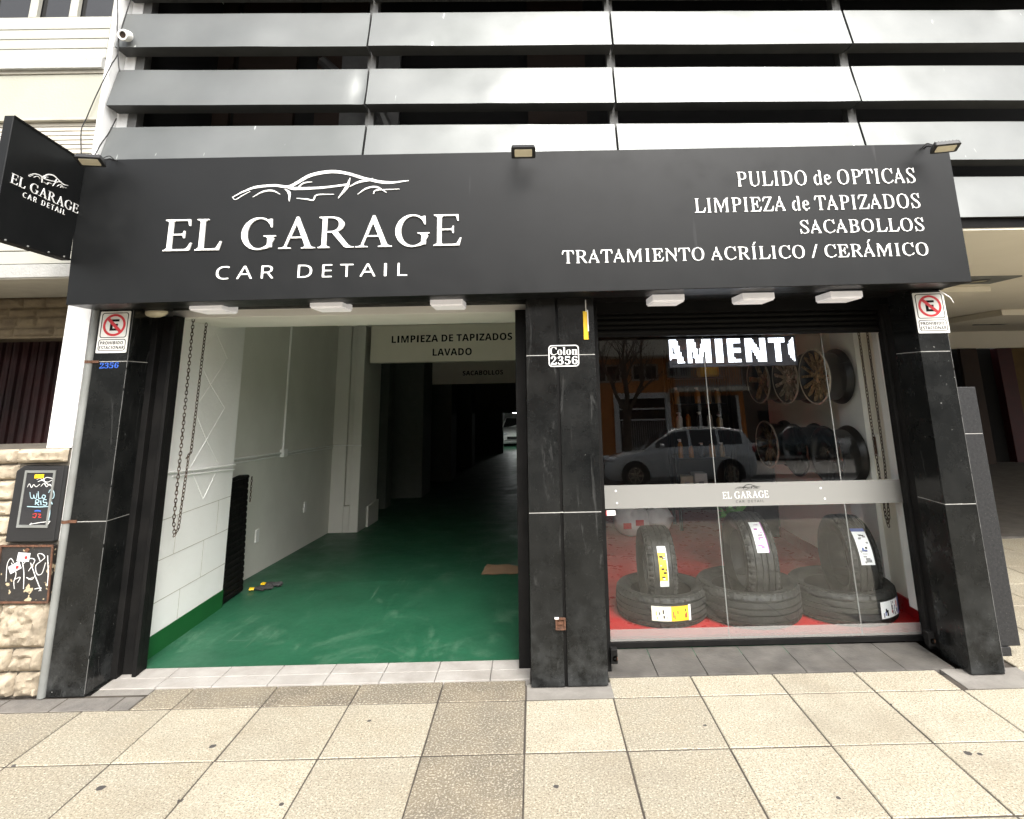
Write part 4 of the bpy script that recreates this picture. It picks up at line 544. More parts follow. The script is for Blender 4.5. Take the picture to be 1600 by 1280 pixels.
def tint(i, ya):
    v = random.choice((random.uniform(.62, .82), random.uniform(.8, 1), random.uniform(.88, 1)))
    if i == -1 and ya < 3.7: v = random.uniform(.16, .28)                # the worn brown column under the door jamb
    if ya > 3.7 and i < 0: v = random.uniform(.12, .42)                   # short row by the garage
    if ya > 3.2 and i <= -6: v *= .5
    if ya > 3.7 and i in (0, 1): v *= .95
    if random.random() < .12: v *= .8
    return v
rows = [(JY - (k+1)*TY, JY - k*TY) for k in range(10)]
struct(tile_sheet('sidewalk', -9, 16, rows, tint))
struct(tile_sheet('sidewalk', -2.28, 16, [(JY, 4.035)], tint, skip=lambda a, b, c, d: (a > -.1 and b < .45) or (b > 2.46 and a < 2.8)))
struct(tile_sheet('sidewalk', 2.9, 16, [(4.035 + k*TY, 4.035 + (k+1)*TY) for k in range(6)], lambda i, y: random.uniform(.6, .85)))
pl = MB().box(-9, 16, -1.2, 3.97, -.2, -.0035); pl.box(2.75, 16, 3.97, 7.0, -.2, -.014)
struct(pl.build('pavement_bed', M['joint_dark']))
ce = MB(); ce.box(-.066, .426, JY+.004, 3.98, -.1, -.002); ce.box(2.425, 2.893, 3.80, 4.038, -.1, .0005); ce.box(-2.62, -2.285, 3.97, 4.2, -.1, -.003)
struct(ce.build('cement_patch', M['cement']))
sl = MB(); x = -9
while x < -2.3: sl.box(x + .004, min(x + .33, -2.285) - .004, JY + .005, 3.945, -.1, -.001); x += .33
struct(sl.build('pavement_edging', M['edging'], bevel=.003))
th = MB(); x = -2.66
for y0, y1 in ((4.04, 4.165), (4.169, 4.30)):
    x = -2.62
    while x < -.05:
        th.box(x + .002, min(x + .333, -.045) - .002, y0, y1, -.1, .003); x += .333
struct(th.build('doorway_threshold', M['threshold_tile'], bevel=.002))
si = MB(); x = .42
while x < 2.5:
    si.box(x + .002, min(x + .30, 2.56) - .002, 4.04, 4.42, -.1, .004); x += .30
struct(si.build('window_sill', M['slate_sill'], bevel=.002))
gf = MB()
ys = [4.302, 6.0, 10, 16, 24, 42]; fz = lambda y: .002 - .045 * max(0, y - 6)
gf.add([(x, y, fz(y)) for y in ys for x in (-4.2, 2.0)], [(2*i, 2*i+1, 2*i+3, 2*i+2) for i in range(5)])
struct(gf.build('garage_floor', M['green_floor']))
struct(MB().box(-60, 60, -60, -1.35, -.5, -.14).build('road', M['asphalt']))
kb = MB(); x = -20
while x < 20: kb.box(x + .004, x + 1.0, -1.35, -1.2, -.3, -.005); kb.box(x + .004, x + 1.0, -11.2, -11.05, -.3, -.005); x += 1.0
struct(kb.build('kerb', M['kerb'], bevel=.012))
struct(MB().box(-40, 40, -30, -11.2, -.3, -.008).build('far_sidewalk', M['cement']))

# ------------------------------------------------------------------ the garage building
gb = thing('garage_building', 'shop unit with white walled drive-in bay and green floor between black pillars', 'building', (-.04, 4.5, 0))
wl = MB()
wl.box(-2.95, -2.585, 4.306, 5.40, -.3, 2.75)                          # near wall face
wl.build('wall', M['white_paint'], gb, bevel=.004)
MB().box(-2.95, -2.75, 5.402, 9.45, -1.2, 2.75).build('wall', M['wall_cream_dim'], gb)      # beyond the step
MB().box(-2.95, -2.75, 9.452, 20, -1.2, 2.75).build('wall', M['wall_deep_shade'], gb)
sk = MB().box(-2.59, -2.578, 4.36, 5.398, -.02, .135); sk.build('skirting', M['skirting_green'], gb)
nb_ = MB().box(-2.60, -2.545, 4.303, 4.365, -.02, 2.235); nb_.build('corner_trim', M['plastic_white'], gb, bevel=.004)
# raised diamond battens on the near wall
dm = MB(); T = [(4.90, 2.20), (4.897, 1.782), (4.915, 1.356), (4.953, .91)]; Lf = [(4.672, 1.979), (4.697, 1.595), (4.725, 1.175)]; Rt = [(5.121, 2.0), (5.155, 1.593), (5.153, 1.135)]
def batten(a, b, wd=.008):
    d = V3((0, b[0]-a[0], b[1]-a[1])); nn = V3((0, -d.z, d.y)).normalized() * wd / 2
    A, B = V3((-2.586, *a)), V3((-2.586, *b)); e = V3((.005, 0, 0))
    dm.hexa([A-nn, A+nn, B+nn, B-nn], [A-nn*.5+e, A+nn*.5+e, B+nn*.5+e, B-nn*.5+e])
for k in range(3):
    for s_ in (Lf, Rt): batten(T[k], s_[k]); batten(s_[k], T[k+1])
dm.build('diamond_moulding', M['white_paint'], gb)
mo = MB(); mo.tube([(-2.575, 4.35, 1.18), (-2.575, 4.9, 1.14), (-2.575, 5.40, 1.11)], .010); mo.tube([(-2.578, 4.5, 1.14), (-2.578, 5.40, 1.075)], .007)
mo.tube([(-2.738, 5.42, 1.14), (-2.738, 6.8, 1.07), (-2.738, 8.48, 1.0)], .012); mo.tube([(-2.74, 8.49, 1.0), (-2.5, 8.49, .995), (-2.35, 8.49, .99)], .008); mo.tube([(-2.742, 5.42, 1.10), (-2.742, 8.48, .97)], .008)
mo.build('wall_cable', M['white_paint'], gb, smooth=True)
co = MB(); co.tube([(-2.735, 6.8, 2.6), (-2.735, 6.8, 1.10)], .013); co.box(-2.75, -2.70, 6.75, 6.85, 1.03, 1.11)
co.build('conduit', M['white_paint'], gb, bevel=.003)
for y0, y1, z0, z1 in ((7.55, 7.62, .32, .44), (6.3, 6.37, .28, .40)): box('wall_socket', M['white_paint'], gb, -2.749, -2.735, y0, y1, z0, z1)
box('switch_box', M['dark_steel'], gb, -2.749, -2.72, 5.55, 5.60, 1.62, 1.78)
jn = MB()
for z in (.86, .60, .335): jn.box(-2.5865, -2.5835, 4.37, 5.395, z - .002, z + .002)
for y, z0, z1 in ((4.62, .602, .858), (5.02, .337, .598), (4.75, .14, .333), (5.2, .602, .858)): jn.box(-2.5865, -2.5838, y - .002, y + .002, z0, z1)
jn.build('block_joint', M['slab_under'], gb)
pr = MB(); pr.box(-2.749, -2.56, 8.5, 9.45, -.4, 2.75); pr.box(-2.559, -2.48, 8.56, 9.45, .22, 2.75); pr.box(-2.479, -2.36, 8.5, 9.45, -.4, 2.75); pr.box(-2.559, -2.48, 8.5, 9.45, -.4, .219); pr.box(-2.36, -2.33, 8.9, 9.47, -.4, .14); pr.build('pier', M['wall_cream_dim'], gb, bevel=.008)
li = MB().box(-2.95, -.03, 4.305, 4.99, 2.245, 2.60); li.build('lintel', M['white_ceiling'], gb, bevel=.004)
MB().box(-2.95, 2.0, 4.992, 8.7, 2.62, 2.8).build('ceiling', M['white_ceiling'], gb)
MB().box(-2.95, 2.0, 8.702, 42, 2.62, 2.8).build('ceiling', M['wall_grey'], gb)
b1 = box('beam', M['beam_cream'], gb, -2.285, -.03, 8.5, 8.8, 2.098, 2.618)
lettering('lettering', 'LIMPIEZA DE TAPIZADOS', 'sansbold', (-1.99, 8.5, 2.370), (1.705, 0, .014), (0, 0, .098), .002, M['ink_black'], b1, space=70, track=6)
lettering('lettering', 'LAVADO', 'sansbold', (-1.408, 8.5, 2.180), (.551, 0, .002), (0, 0, .097), .002, M['ink_black'], b1, track=6)
b2 = box('beam', M['beam_cream'], gb, -2.2, 0, 13.0, 13.3, 1.83, 2.618)
lettering('lettering', 'SACABOLLOS', 'sansbold', (-1.502, 13.0, 2.005), (.863, 0, .008), (0, 0, .094), .002, M['ink_black'], b2, track=6)
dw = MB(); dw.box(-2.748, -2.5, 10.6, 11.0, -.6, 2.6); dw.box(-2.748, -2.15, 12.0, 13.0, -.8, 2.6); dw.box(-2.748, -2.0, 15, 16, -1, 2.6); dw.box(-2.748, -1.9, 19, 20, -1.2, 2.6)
dw.box(-3.0, -2.752, 20, 42, -2, 2.7); dw.box(-2.749, -1.3, 26.0, 26.5, -2, 1.30); dw.build('inner_pier', M['wall_deep_shade'], gb)
dr = MB(); dr.box(-2.0, 2.0, 20.0, 20.3, .95, 2.61); dr.build('dark_beam', M['wall_deep_shade'], gb)
fw = MB(); fw.box(-2.9, 2.0, 40, 40.2, -2.2, 2.6); box('inner_post', M['white_paint'], gb, -1.98, -1.86, 29.5, 29.8, -1.5, 1.0); box('inner_post', M['white_paint'], gb, -2.6, -2.3, 31, 31.3, -1.6, 1.0); fw.build('far_wall', M['white_paint'], gb)
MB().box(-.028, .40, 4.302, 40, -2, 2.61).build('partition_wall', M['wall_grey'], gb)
jb = MB().box(-.118, -.045, 4.17, 4.30, .004, 2.244); jb.build('door_jamb', M['black_metal'], gb, bevel=.004)
gd = MB(); gd.box(-2.655, -2.50, 4.22, 4.30, .004, 2.25); gd.box(-2.52, -2.494, 4.18, 4.22, .004, 2.25); gd.box(-2.655, -2.60, 4.16, 4.219, .004, 2.25); gd.build('shutter_guide', M['black_metal'], gb, bevel=.003)
gd = MB(); gd.box(2.556, 2.61, 4.223, 4.30, .03, 2.25); gd.box(2.535, 2.60, 4.302, 4.34, .004, 2.25); gd.box(2.560, 2.62, 4.345, 4.405, .03, 2.25); gd.build('shutter_guide', M['black_metal'], gb, bevel=.003)
gd = MB(); gd.box(.412, .45, 4.1, 4.16, .004, 2.25); gd.box(.412, .462, 4.2, 4.43, .03, 2.25); gd.build('shutter_guide', M['black_metal'], gb, bevel=.003)
sf = MB().box(-2.9, 2.78, 3.955, 4.30, 2.30, 2.50); sf.build('soffit', M['shutter_black'], gb)
sc_ = MB(); sc_.box(.41, 2.7, 4.31, 4.60, 2.22, 2.5)
for k in range(4): sc_.tube([(.43, 4.40 - .008*(k % 2), 2.205 - .038*k), (2.6, 4.40 - .008*(k % 2), 2.205 - .038*k)], .021, 10)
sc_.box(.43, 2.62, 4.385, 4.42, 2.058, 2.085)
sc_.build('rolled_shutter', M['shutter_black'], gb, smooth=True)
up = MB(); up.box(-3.0, 9, 5.2, 5.4, 2.8, 9); up.box(-3.0, 6.06, 3.96, 5.19, 5.45, 9); up.box(-2.969, -2.955, 4.19, 5.19, 2.81, 5.42); up.box(-3.0, 2.78, 4.6, 5.2, 2.63, 2.8); up.build('upper_wall', M['dark_room'], gb)  # unseen mass above louvres and dark side liner added to keep gaps dark
ub = MB()
for x0, x1 in ((-2.75, -2.2), (-2.0, -1.55), (.0, .55), (-2.95, -2.8)): ub.box(x0, x1, 5.15, 5.197, 2.81, 8)
ub.build('upper_panel', M['dark_wood'], gb)
ud = MB(); ud.tube([(-1.9, 5.0, 4.7), (-1.3, 4.9, 4.1), (-1.1, 4.9, 3.6)], .05); ud.box(-1.75, -1.2, 5.1, 5.15, 3.2, 5.0); ud.build('duct', M['dark_steel'], gb)

# black granite pillars
def pillar(label, x0, x1, y0, y1, joints, groove=None, side=None):
    t = thing('granite_pillar', label, 'pillar', ((x0+x1)/2, (y0+y1)/2, 0), 'black granite pillars of the shopfront')
    box('core', M['shutter_black'], t, x0 + .012, x1 - .012, y0 + .012, y1, 0, 2.6, 0)
    zs = [.004] + joints + [2.30]
    for a, b in zip(zs, zs[1:]):
        for xa, xb in ([(x0, x1)] if not groove else [(x0, groove - .008), (groove + .008, x1)]):
            box('stone_slab', M['granite'], t, xa + .001, xb - .001, y0, y0 + .011, a + .002, b - .002, .002)
        for sx, sg in ((x0, 1), (x1, -1)):
            c = sorted((sx, sx + sg * .011)); ys_ = [y0 + .0125, y1]
            box('stone_slab', M['granite'], t, c[0] + .0005, c[1] - .0005, ys_[0], ys_[1], a + .002, b - .002, .002)
    gr = MB()
    for j in joints: gr.box(x0 + .003, x1 - .003, y0 + .002, y1 - .003, j - .0019, j + .0019)
    gr.build('grout', M['grout'], t)
    cbd = MB()
    for xx in ([x1] if abs(x0) > 1 else []):
        z = .02
        while z < 2.25: dz_ = random.uniform(.05, .4); cbd.box(xx - .0015, xx + .0015, y0 - .001, y0 + .0015, z, min(2.26, z + dz_)); z += dz_ + random.uniform(.002, .02)
    if cbd.v: cbd.build('corner_bead', M['corner_grey'], t)
    return t
pillar('black granite pillar with a grey pipe and blue number 2356', -2.862, -2.638, 3.945, 4.22, [.955, 1.926])
pillar('wide black granite pillar with central groove carrying the Colon 2356 plate', -.042, .41, 3.925, 4.30, [.952, 1.911], groove=.163)
pillar('black granite pillar between shop window and neighbouring entrance', 2.552, 2.752, 3.945, 4.22, [.947, 1.889])
gk = thing('granite_block', 'shoulder-high grey granite slab standing behind the pillar by the entrance', 'stone slab', (2.95, 4.3, 0))
box('base', M['granite_grey'], gk, 2.76, 2.985, 4.19, 4.32, 0, .05, .002)
box('lower_slab', M['granite_grey'], gk, 2.753, 3.058, 4.20, 4.34, .052, 1.342, .004); box('upper_slab', M['granite_grey'], gk, 2.753, 3.058, 4.20, 4.34, 1.346, 1.654, .004)
box('grout', M['grout'], gk, 2.755, 3.055, 4.203, 4.337, 1.3425, 1.3455, 0)
# pipe on the left pillar
dp = thing('drain_pipe', 'grey vertical pipe with rusty clamps along the edge of the pillar', 'pipe', (-2.893, 3.95, 0))
MB().tube([(-2.887, 3.95, .005), (-2.887, 3.95, 2.27)], .023, 14).build('pipe', M['pipe_grey'], dp, smooth=True)
for z in (1.926, .958):
    c = MB().tube([(-2.887, 3.95, z - .009), (-2.887, 3.95, z + .009)], .026, 14); c.box(-2.862, -2.82, 3.938, 3.944, z - .008, z + .008); c.build('clamp', M['rust'], dp, smooth=True)
# ------------------------------------------------------------------ fascia sign
SY = 3.68
fs = thing('fascia_sign', 'long black shop sign lettered EL GARAGE CAR DETAIL above both openings', 'sign', (0, 3.8, 2.28))
pn = MB(); A = [(-2.886, 2.262), (2.776, 2.303), (2.783, 3.236), (-2.93, 3.218)]
pn.hexa([(x, SY, z) for x, z in A], [(x, 3.952, z) for x, z in A]); pn.build('panel', M['sign_black'], fs, bevel=.004)
WHT = M['letter_white']
lettering('lettering', 'EL GARAGE', 'serifbold', (-2.322, SY, 2.592), (1.882, 0, .004), (0, 0, .205), .012, WHT, fs, track=2, space=72)
lettering('lettering', 'CAR   DETAIL', 'sans', (-1.975, SY, 2.405), (1.198, 0, .002), (0, 0, .083), .004, WHT, fs, track=62, space=52)
emblem('car_emblem', (-1.92, SY, 2.908), (1.135, 0, .004), (0, 0, .197), .004, WHT, fs)
for s_, x0, x1, z0, z1, cap in (('PULIDO de OPTICAS', 1.356, 2.524, 2.959, 2.965, .100), ('LIMPIEZA de TAPIZADOS', 1.062, 2.528, 2.786, 2.794, .096),
                            ('SACABOLLOS', 1.729, 2.528, 2.636, 2.640, .086), ('TRATAMIENTO ACRÍLICO / CERÁMICO', .198, 2.530, 2.468, 2.479, .083)):
    lettering('lettering', s_, 'serif', (x0, SY, z0), (x1 - x0, 0, z1 - z0), (0, 0, cap), .005, WHT, fs, track=1, space=70)
# blade sign
bl = thing('blade_sign', 'square black EL GARAGE sign hanging out over the pavement at right angles', 'sign', (-2.93, 3.66, 2.55))
BX = -2.90
b_ = MB(); b_.hexa([(BX, 3.12, 2.552), (BX, 3.678, 2.543), (BX, 3.678, 3.205), (BX, 3.12, 3.262)], [(BX - .055, 3.12, 2.552), (BX - .055, 3.678, 2.543), (BX - .055, 3.678, 3.205), (BX - .055, 3.12, 3.262)])
b_.build('panel', M['sign_black'], bl, bevel=.004)
fr = MB()
for y0, z0, y1, z1 in ((3.12, 2.552, 3.678, 2.543), (3.12, 3.262, 3.678, 3.205)):
    sg = .012 if z0 < 3 else -.012
    fr.hexa([(BX + .0005, y0, z0), (BX + .0005, y1, z1), (BX + .0005, y1, z1 + sg), (BX + .0005, y0, z0 + sg)], [(BX + .004, y0, z0), (BX + .004, y1, z1), (BX + .004, y1, z1 + sg), (BX + .004, y0, z0 + sg)])
fr.build('edge_trim', M['black_metal'], bl)
sw = MB()
for y in (3.2, 3.35, 3.5, 3.62): sw.lathe([(.0001, .006), (.005, .005), (.006, 0)], Matrix.Translation((BX + .004, y, 2.556)) @ Matrix.Rotation(R(90), 4, 'Y'), 10)
sw.build('screw', M['pipe_grey'], bl)
def onblade(x, y): p = at(x, y, X=BX); return V3((BX + .0005, p.y, p.z))
zz = lambda x, y: (x / 4, 160 + y / 4)
a, b, c = onblade(*zz(62, 500)), onblade(*zz(484, 697)), onblade(*zz(62, 437))
lettering('lettering', 'EL GARAGE', 'serifbold', a, b - a, V3((0, 0, (c - a).length)), .003, WHT, bl, track=2, space=72)
a, b, c = onblade(*zz(140, 592)), onblade(*zz(403, 705)), onblade(*zz(140, 560))
lettering('lettering', 'CAR   DETAIL', 'sans', a, b - a, V3((0, 0, (c - a).length * 1.05)), .003, WHT, bl, track=62, space=52)
a, b = onblade(*zz(175, 470)), onblade(*zz(418, 562))
emblem('car_emblem', a, V3((0, b.y - a.y, (b.z - a.z) * .9)), (0, 0, .070), .003, WHT, bl)

# flood lights on the sign
def floodlight(label, x, y, z, yaw, tilt=50):
    t = thing('floodlight', label, 'floodlight', (x, y, z), 'floodlights clamped to the top of the sign')
    t.rotation_euler = (0, 0, R(yaw)); t.scale = (.76, .76, .76)
    def P(mb, nm, m, bv=0):
        mb.local = True; return mb.build(nm, m, t, bv)
    Mt = Matrix.Rotation(R(-tilt), 4, 'X')
    h = MB()
    o = rounded(-.10, .10, -.065, .065, .018); h.prism(o, lambda u, v: Mt @ V3((u, v, -.012)), lambda u, v: Mt @ V3((u*.94, v*.9, .022)))
    P(h, 'housing', M['plastic_black'], .003)
    f = MB()
    for k in range(7): f.hexa([Mt @ V3(q) for q in ((-.085 + k*.026, -.05, .021), (-.081 + k*.026, -.05, .021), (-.081 + k*.026, .05, .021), (-.085 + k*.026, .05, .021))],
                              [Mt @ V3(q) for q in ((-.085 + k*.026, -.05, .034), (-.081 + k*.026, -.05, .034), (-.081 + k*.026, .05, .034), (-.085 + k*.026, .05, .034))])
    P(f, 'cooling_fin', M['plastic_black'])
    l = MB(); l.prism(rounded(-.072, .072, -.040, .040, .008), lambda u, v: Mt @ V3((u, v, -.0125)), lambda u, v: Mt @ V3((u, v, -.0165))); P(l, 'lens', M['lens_led'])
    return t
def arm(t, pts):
    return MB().tube(pts, .007, 8).build('arm', M['plastic_black'], t, smooth=True), MB().tube(catmull([V3(p) + V3((.03, 0, .012*((i*7) % 3))) for i, p in enumerate(pts)], 6), .004, 6).build('lamp_cable', M['cable_black'], t, smooth=True)
f1 = floodlight('small black floodlight on the left end of the sign beside the blade sign', -2.745, 3.52, 3.145, 10, 18)
f2 = floodlight('small black floodlight at the middle of the sign above its bare stretch', -.035, 3.50, 3.150, 0, 24)
f3 = floodlight('small black floodlight on the right end of the sign', 2.625, 3.50, 3.135, -14, 14)
for t, dx in ((f1, .06), (f2, -.05), (f3, -.06)):
    x, y, z = t.location; a_ = MB().tube(catmull([(dx, .0, .02), (dx, .09, .05), (dx, .18, .09), (dx, .26, .095)], 5), .007, 8); a_.local = True; a_.build('arm', M['plastic_black'], t, smooth=True)
    a_ = MB().tube(catmull([(dx, .02, .02), (dx*1.6, .07, .075), (dx*2.0, .12, .06), (dx*1.2, .26, .11)], 6), .004, 6); a_.local = True; a_.build('lamp_cable', M['cable_black'], t, smooth=True)

# square lamps under the sign
sq = None
for i, (x, n) in enumerate(((-2.118, 'leftmost above the chain'), (-1.337, 'in the middle over the garage bay'), (-.556, 'nearest the central pillar on the garage side'),
                            (.896, 'nearest the central pillar over the shop window'), (1.488, 'in the middle over the shop window'), (2.069, 'nearest the right-hand pillar'))):
    lab = 'square white ceiling lamp under the sign, ' + n
    if not sq:
        sq = thing('ceiling_lamp', lab, 'ceiling lamp', (x, 3.965, 2.237), 'square white lamps under the sign')
        for nm, m_, bx, bv in (('housing', 'lamp_body', (-.106, .106, -.11, .11, .008, .05), .004), ('diffuser', 'lamp_body', (-.1, .1, -.104, .104, 0, .0078), .003), ('backplate', 'pipe_grey', (-.085, .085, -.085, .085, .0502, .058), 0)):
            q = MB().box(*bx); q.local = True; q.build(nm, M[m_], sq, bv)
    else:
        c = copy_tree(sq); c.location = (x, 3.965, 2.237); c['label'] = lab
bh = thing('bulkhead_lamp', 'small oval frosted bulkhead lamp under the soffit beside the left pillar', 'lamp', (-2.59, 4.1, 2.25))
q = MB(); q.ellipsoid((-2.59, 4.1, 2.262), (.085, .05, .035)); q.build('diffuser', M['lens_led'], bh, smooth=True)
q = MB(); q.box(-2.68, -2.50, 4.045, 4.155, 2.27, 2.299); q.build('base', M['plastic_black'], bh, .01)

# no-parking plates
def noparking(label, c4):
    t = thing('no_parking_sign', label, 'sign', c4[3], 'white no-parking plates on the pillars')
    a, b, c, d = [V3(q) for q in c4]      # tl tr br bl
    F = lambda w_: (lambda u, v: (d + (c - d) * u + (a - d) * v + ((b - a) - (c - d)) * u * v) - V3((0, w_, 0)))
    q = MB(); q.prism(rounded(0, 1, 0, 1, .03), F(0), F(.004)); q.build('plate', M['plate_white'], t)
    k = MB(); band(k, rounded(.06, .94, .36, .965, .07), rounded(.085, .915, .377, .948, .055), F(.0041), F(.0048)); band(k, rounded(.05, .95, .05, .325, .07), rounded(.073, .927, .066, .309, .055), F(.0041), F(.0048))
    k.build('border', M['ink_black'], t)
    cx_, cz_, rx, rz = .5, .665, .37, .268
    circ = lambda s: [(cx_ + rx*s*cos(2*pi*i/40), cz_ + rz*s*sin(2*pi*i/40)) for i in range(40)]
    g = MB(); band(g, circ(1), circ(.80), F(.0041), F(.0056))
    p0, p1 = (cx_ - rx*.66, cz_ + rz*.66), (cx_ + rx*.66, cz_ - rz*.66); e = (.035, .026)
    g.prism([(p0[0]-e[0], p0[1]-e[1]), (p1[0]-e[0], p1[1]-e[1]), (p1[0]+e[0], p1[1]+e[1]), (p0[0]+e[0], p0[1]+e[1])], F(.0052), F(.0064))
    g.build('prohibition_ring', M['sign_red'], t)
    h = MB(); h.prism([(.36, .53), (.65, .53), (.65, .585), (.45, .585), (.45, .645), (.62, .645), (.62, .695), (.45, .695), (.45, .75), (.65, .75), (.65, .805), (.36, .805)], F(.0041), F(.0048)); h.build('letter', M['ink_black'], t)
    f0 = F(.0042); u = f0(.11, .20); lettering('lettering', 'PROHIBIDO', 'sansbold', u, f0(.86, .20) - u, f0(.11, .275) - u, .0008, M['ink_black'], t, track=14)
    u = f0(.095, .09); lettering('lettering', 'ESTACIONAR', 'sansbold', u, f0(.905, .09) - u, f0(.095, .165) - u, .0008, M['ink_black'], t, track=14)
    return t
noparking('white no-parking plate behind the grey pipe on the left pillar', [(-2.848, 3.943, 2.252), (-2.650, 3.943, 2.254), (-2.650, 3.943, 1.981), (-2.848, 3.943, 1.981)])
noparking('white no-parking plate jutting from the pillar right of the window', [(2.553, 3.943, 2.276), (2.762, 3.943, 2.281), (2.766, 3.943, 2.008), (2.556, 3.943, 2.008)])
sp_ = thing('cable_tie', 'thin white plastic strip sticking out beside the right no-parking plate', 'cable tie', (2.76, 3.94, 2.27))
MB().tube([(2.735, 3.935, 2.292), (2.80, 3.93, 2.24), (2.815, 3.93, 2.205)], [.004, .004, .002], 6).build('strip', M['plastic_white'], sp_)
# number plate
hp = thing('house_number_plate', 'black and white plate reading Colon 2356 on the central pillar', 'house number', (.203, 3.92, 1.90))
F = lambda w_: (lambda u, v: V3((u, 3.9245 - w_, v)))
q = MB(); q.prism(rounded(.104, .302, 1.836, 1.974, .022), F(0), F(.004)); q.build('plate', M['ink_black'], hp)
q = MB(); band(q, rounded(.104, .302, 1.836, 1.974, .022), rounded(.110, .296, 1.842, 1.968, .017), F(.0041), F(.0065)); q.build('border', M['letter_white'], hp)
lettering('lettering', 'Colon', 'serifbold', (.1125, 3.9195, 1.911), (.181, 0, 0), (0, 0, .050), .003, M['letter_white'], hp, track=0)
lettering('lettering', '2356', 'serifbold', (.118, 3.9195, 1.850), (.174, 0, 0), (0, 0, .049), .003, M['letter_white'], hp, track=4)
bn = tag(lettering('painted_number', '2356', 'serifbold', (-2.812, 3.944, 1.882), (.122, 0, .002), (0, 0, .034), .001, M['blue_paint']), 'blue painted number 2356 below the left no-parking plate', 'house number')
yt = thing('yellow_tag', 'yellow strip tag hanging on a white string on the central pillar', 'tag', (.355, 3.915, 2.19))
MB().box(.338, .368, 3.917, 3.919, 2.008, 2.193).build('strip', M['yellow'], yt); MB().tube([(.359, 3.916, 2.19), (.357, 3.916, 2.225), (.358, 3.917, 2.268)], .0035, 6).build('string', M['plate_white'], yt)
q = MB().box(.365, .372, 3.913, 3.9165, 2.06, 2.20); q.build('cord_tail', M['plate_white'], yt)
rl = thing('wall_latch', 'rusty square latch box low on the central pillar', 'latch', (.138, 3.92, .336))
q = MB(); band(q, rounded(.108, .168, .305, .369, .004), rounded(.117, .160, .313, .360, .004), F(.0), F(.012)); q.build('frame', M['rust'], rl)
q = MB(); q.box(.117, .160, 3.9235, 3.9242, .313, .36); q.box(.122, .150, 3.915, 3.9233, .334, .345); q.build('bolt', M['rust'], rl); MB().box(.104, .128, 3.911, 3.9245, .364, .371).build('lip', M['plate_white'], rl)
for lab, x, y in (('small black floor lock at the foot of the central pillar', .455, 4.06), ('small black floor lock at the foot of the right pillar', 2.49, 4.20)):
    lk = thing('shutter_lock', lab, 'lock', (x, y, .1), 'shutter locks')
    q = MB(); q.box(x - .012, x + .03, y, y + .05, .06, .14); q.build('body', M['black_metal'], lk, .004); q = MB(); q.lathe([(.006, -.03), (.016, -.03), (.016, 0), (.006, 0)], Matrix.Translation((x + .015, y, .09)) @ Matrix.Rotation(R(90), 4, 'X'), 14, True); q.build('ring', M['rust'], lk, smooth=True)

# ------------------------------------------------------------------ louvre screen
lv = thing('louvre_screen', 'screen of wide silver grey metal louvres across the storey above the sign', 'louvre screen', (0, 4.0, 2.8))
XS = [-3.035, -1.18, .635, 2.418, 4.24, 6.06]
for row, (z0, z1) in enumerate(((2.850, 3.145), (3.277, 3.568), (3.737, 4.018), (4.208, 4.486), (4.676, 4.955), (5.14, 5.42))):
    for i in range(5):
        if row == 0 and i < 2: continue
        xa, xb = XS[i] + (.008 if i else 0), XS[i+1] - .008
        nx, nz = 44, 6; mb = MB(); rnd = random.Random(row * 10 + i); dents = [(rnd.uniform(xa, xb), rnd.uniform(.1, .9), rnd.uniform(-.011, .009), rnd.uniform(.05, .25)) for _ in range(3)]
        if row == 2 and i == 0: dents.append((xb - .03, .45, .022, .05))
        if row == 1 and i == 0: dents = dents[:1]
        sk_ = rnd.uniform(-.004, .004)
        def P(u, v, d=0):
            x = xa + (xb - xa) * u; zb = 1.7 + (z0 - 1.7) * .9888 - .0103 * x + sk_ * (u - .5); zt = 1.7 + (z1 - 1.7) * 1.0075 - .0103 * x + sk_ * (u - .5)
            y = 3.955 + .075 * v + .007 * mnoise.noise(V3((x * 1.1, v * .8, row * 3.1)))
            for dx, dv, am, rr in dents: y += am * math.exp(-((x - dx) / rr) ** 2 - ((v - dv) / .35) ** 2)
            return (x, y + d, zb + (zt - zb) * v)
        vs = [P(a / nx, b / nz) for b in range(nz + 1) for a in range(nx + 1)]; n0 = len(vs)
        fs = [(b*(nx+1)+a, b*(nx+1)+a+1, (b+1)*(nx+1)+a+1, (b+1)*(nx+1)+a) for b in range(nz) for a in range(nx)]
        bot = [(P(a / nx, 0)[0], 4.09, P(a / nx, 0)[2]) for a in range(nx + 1)]; top = [(P(a / nx, 1)[0], 4.09, P(a / nx, 1)[2]) for a in range(nx + 1)]
        vs += bot + top; t0 = n0 + nx + 1
        fs += [(n0 + a, n0 + a + 1, a + 1, a) for a in range(nx)] + [(nz*(nx+1)+a, nz*(nx+1)+a+1, t0+a+1, t0+a) for a in range(nx)] + [(t0 + a, t0 + a + 1, n0 + a + 1, n0 + a) for a in range(nx)]
        for e, a in ((0, 0), (1, nx)): fs.append(tuple([n0 + a] + [b*(nx+1)+a for b in range(nz+1)] + [t0 + a]))
        mb.add(vs, fs); mb.m[nz*nx:nz*nx + nx] = [1] * nx; mb.m[nz*nx + 2*nx:nz*nx + 3*nx] = [1] * nx; o = mb.build('louvre_panel', [M['louvre'], M['louvre_under_shade']], lv, smooth=True)
for x in (-2.93, -1.18, .635, 2.415, 4.24, 6.0):
    q = MB(); q.box(x - .032, x + .032, 4.092, 4.17, 2.6, 6.5); q.build('post', M['dark_steel'], lv, .003)
cc = thing('pipe_outlet', 'round white pipe outlet fixed to the left end of a louvre', 'pipe', (-2.942, 3.93, 4.28))
Mx = Matrix.Translation((-2.942, 3.90, 4.275)) @ Matrix.Rotation(R(112), 4, 'X')
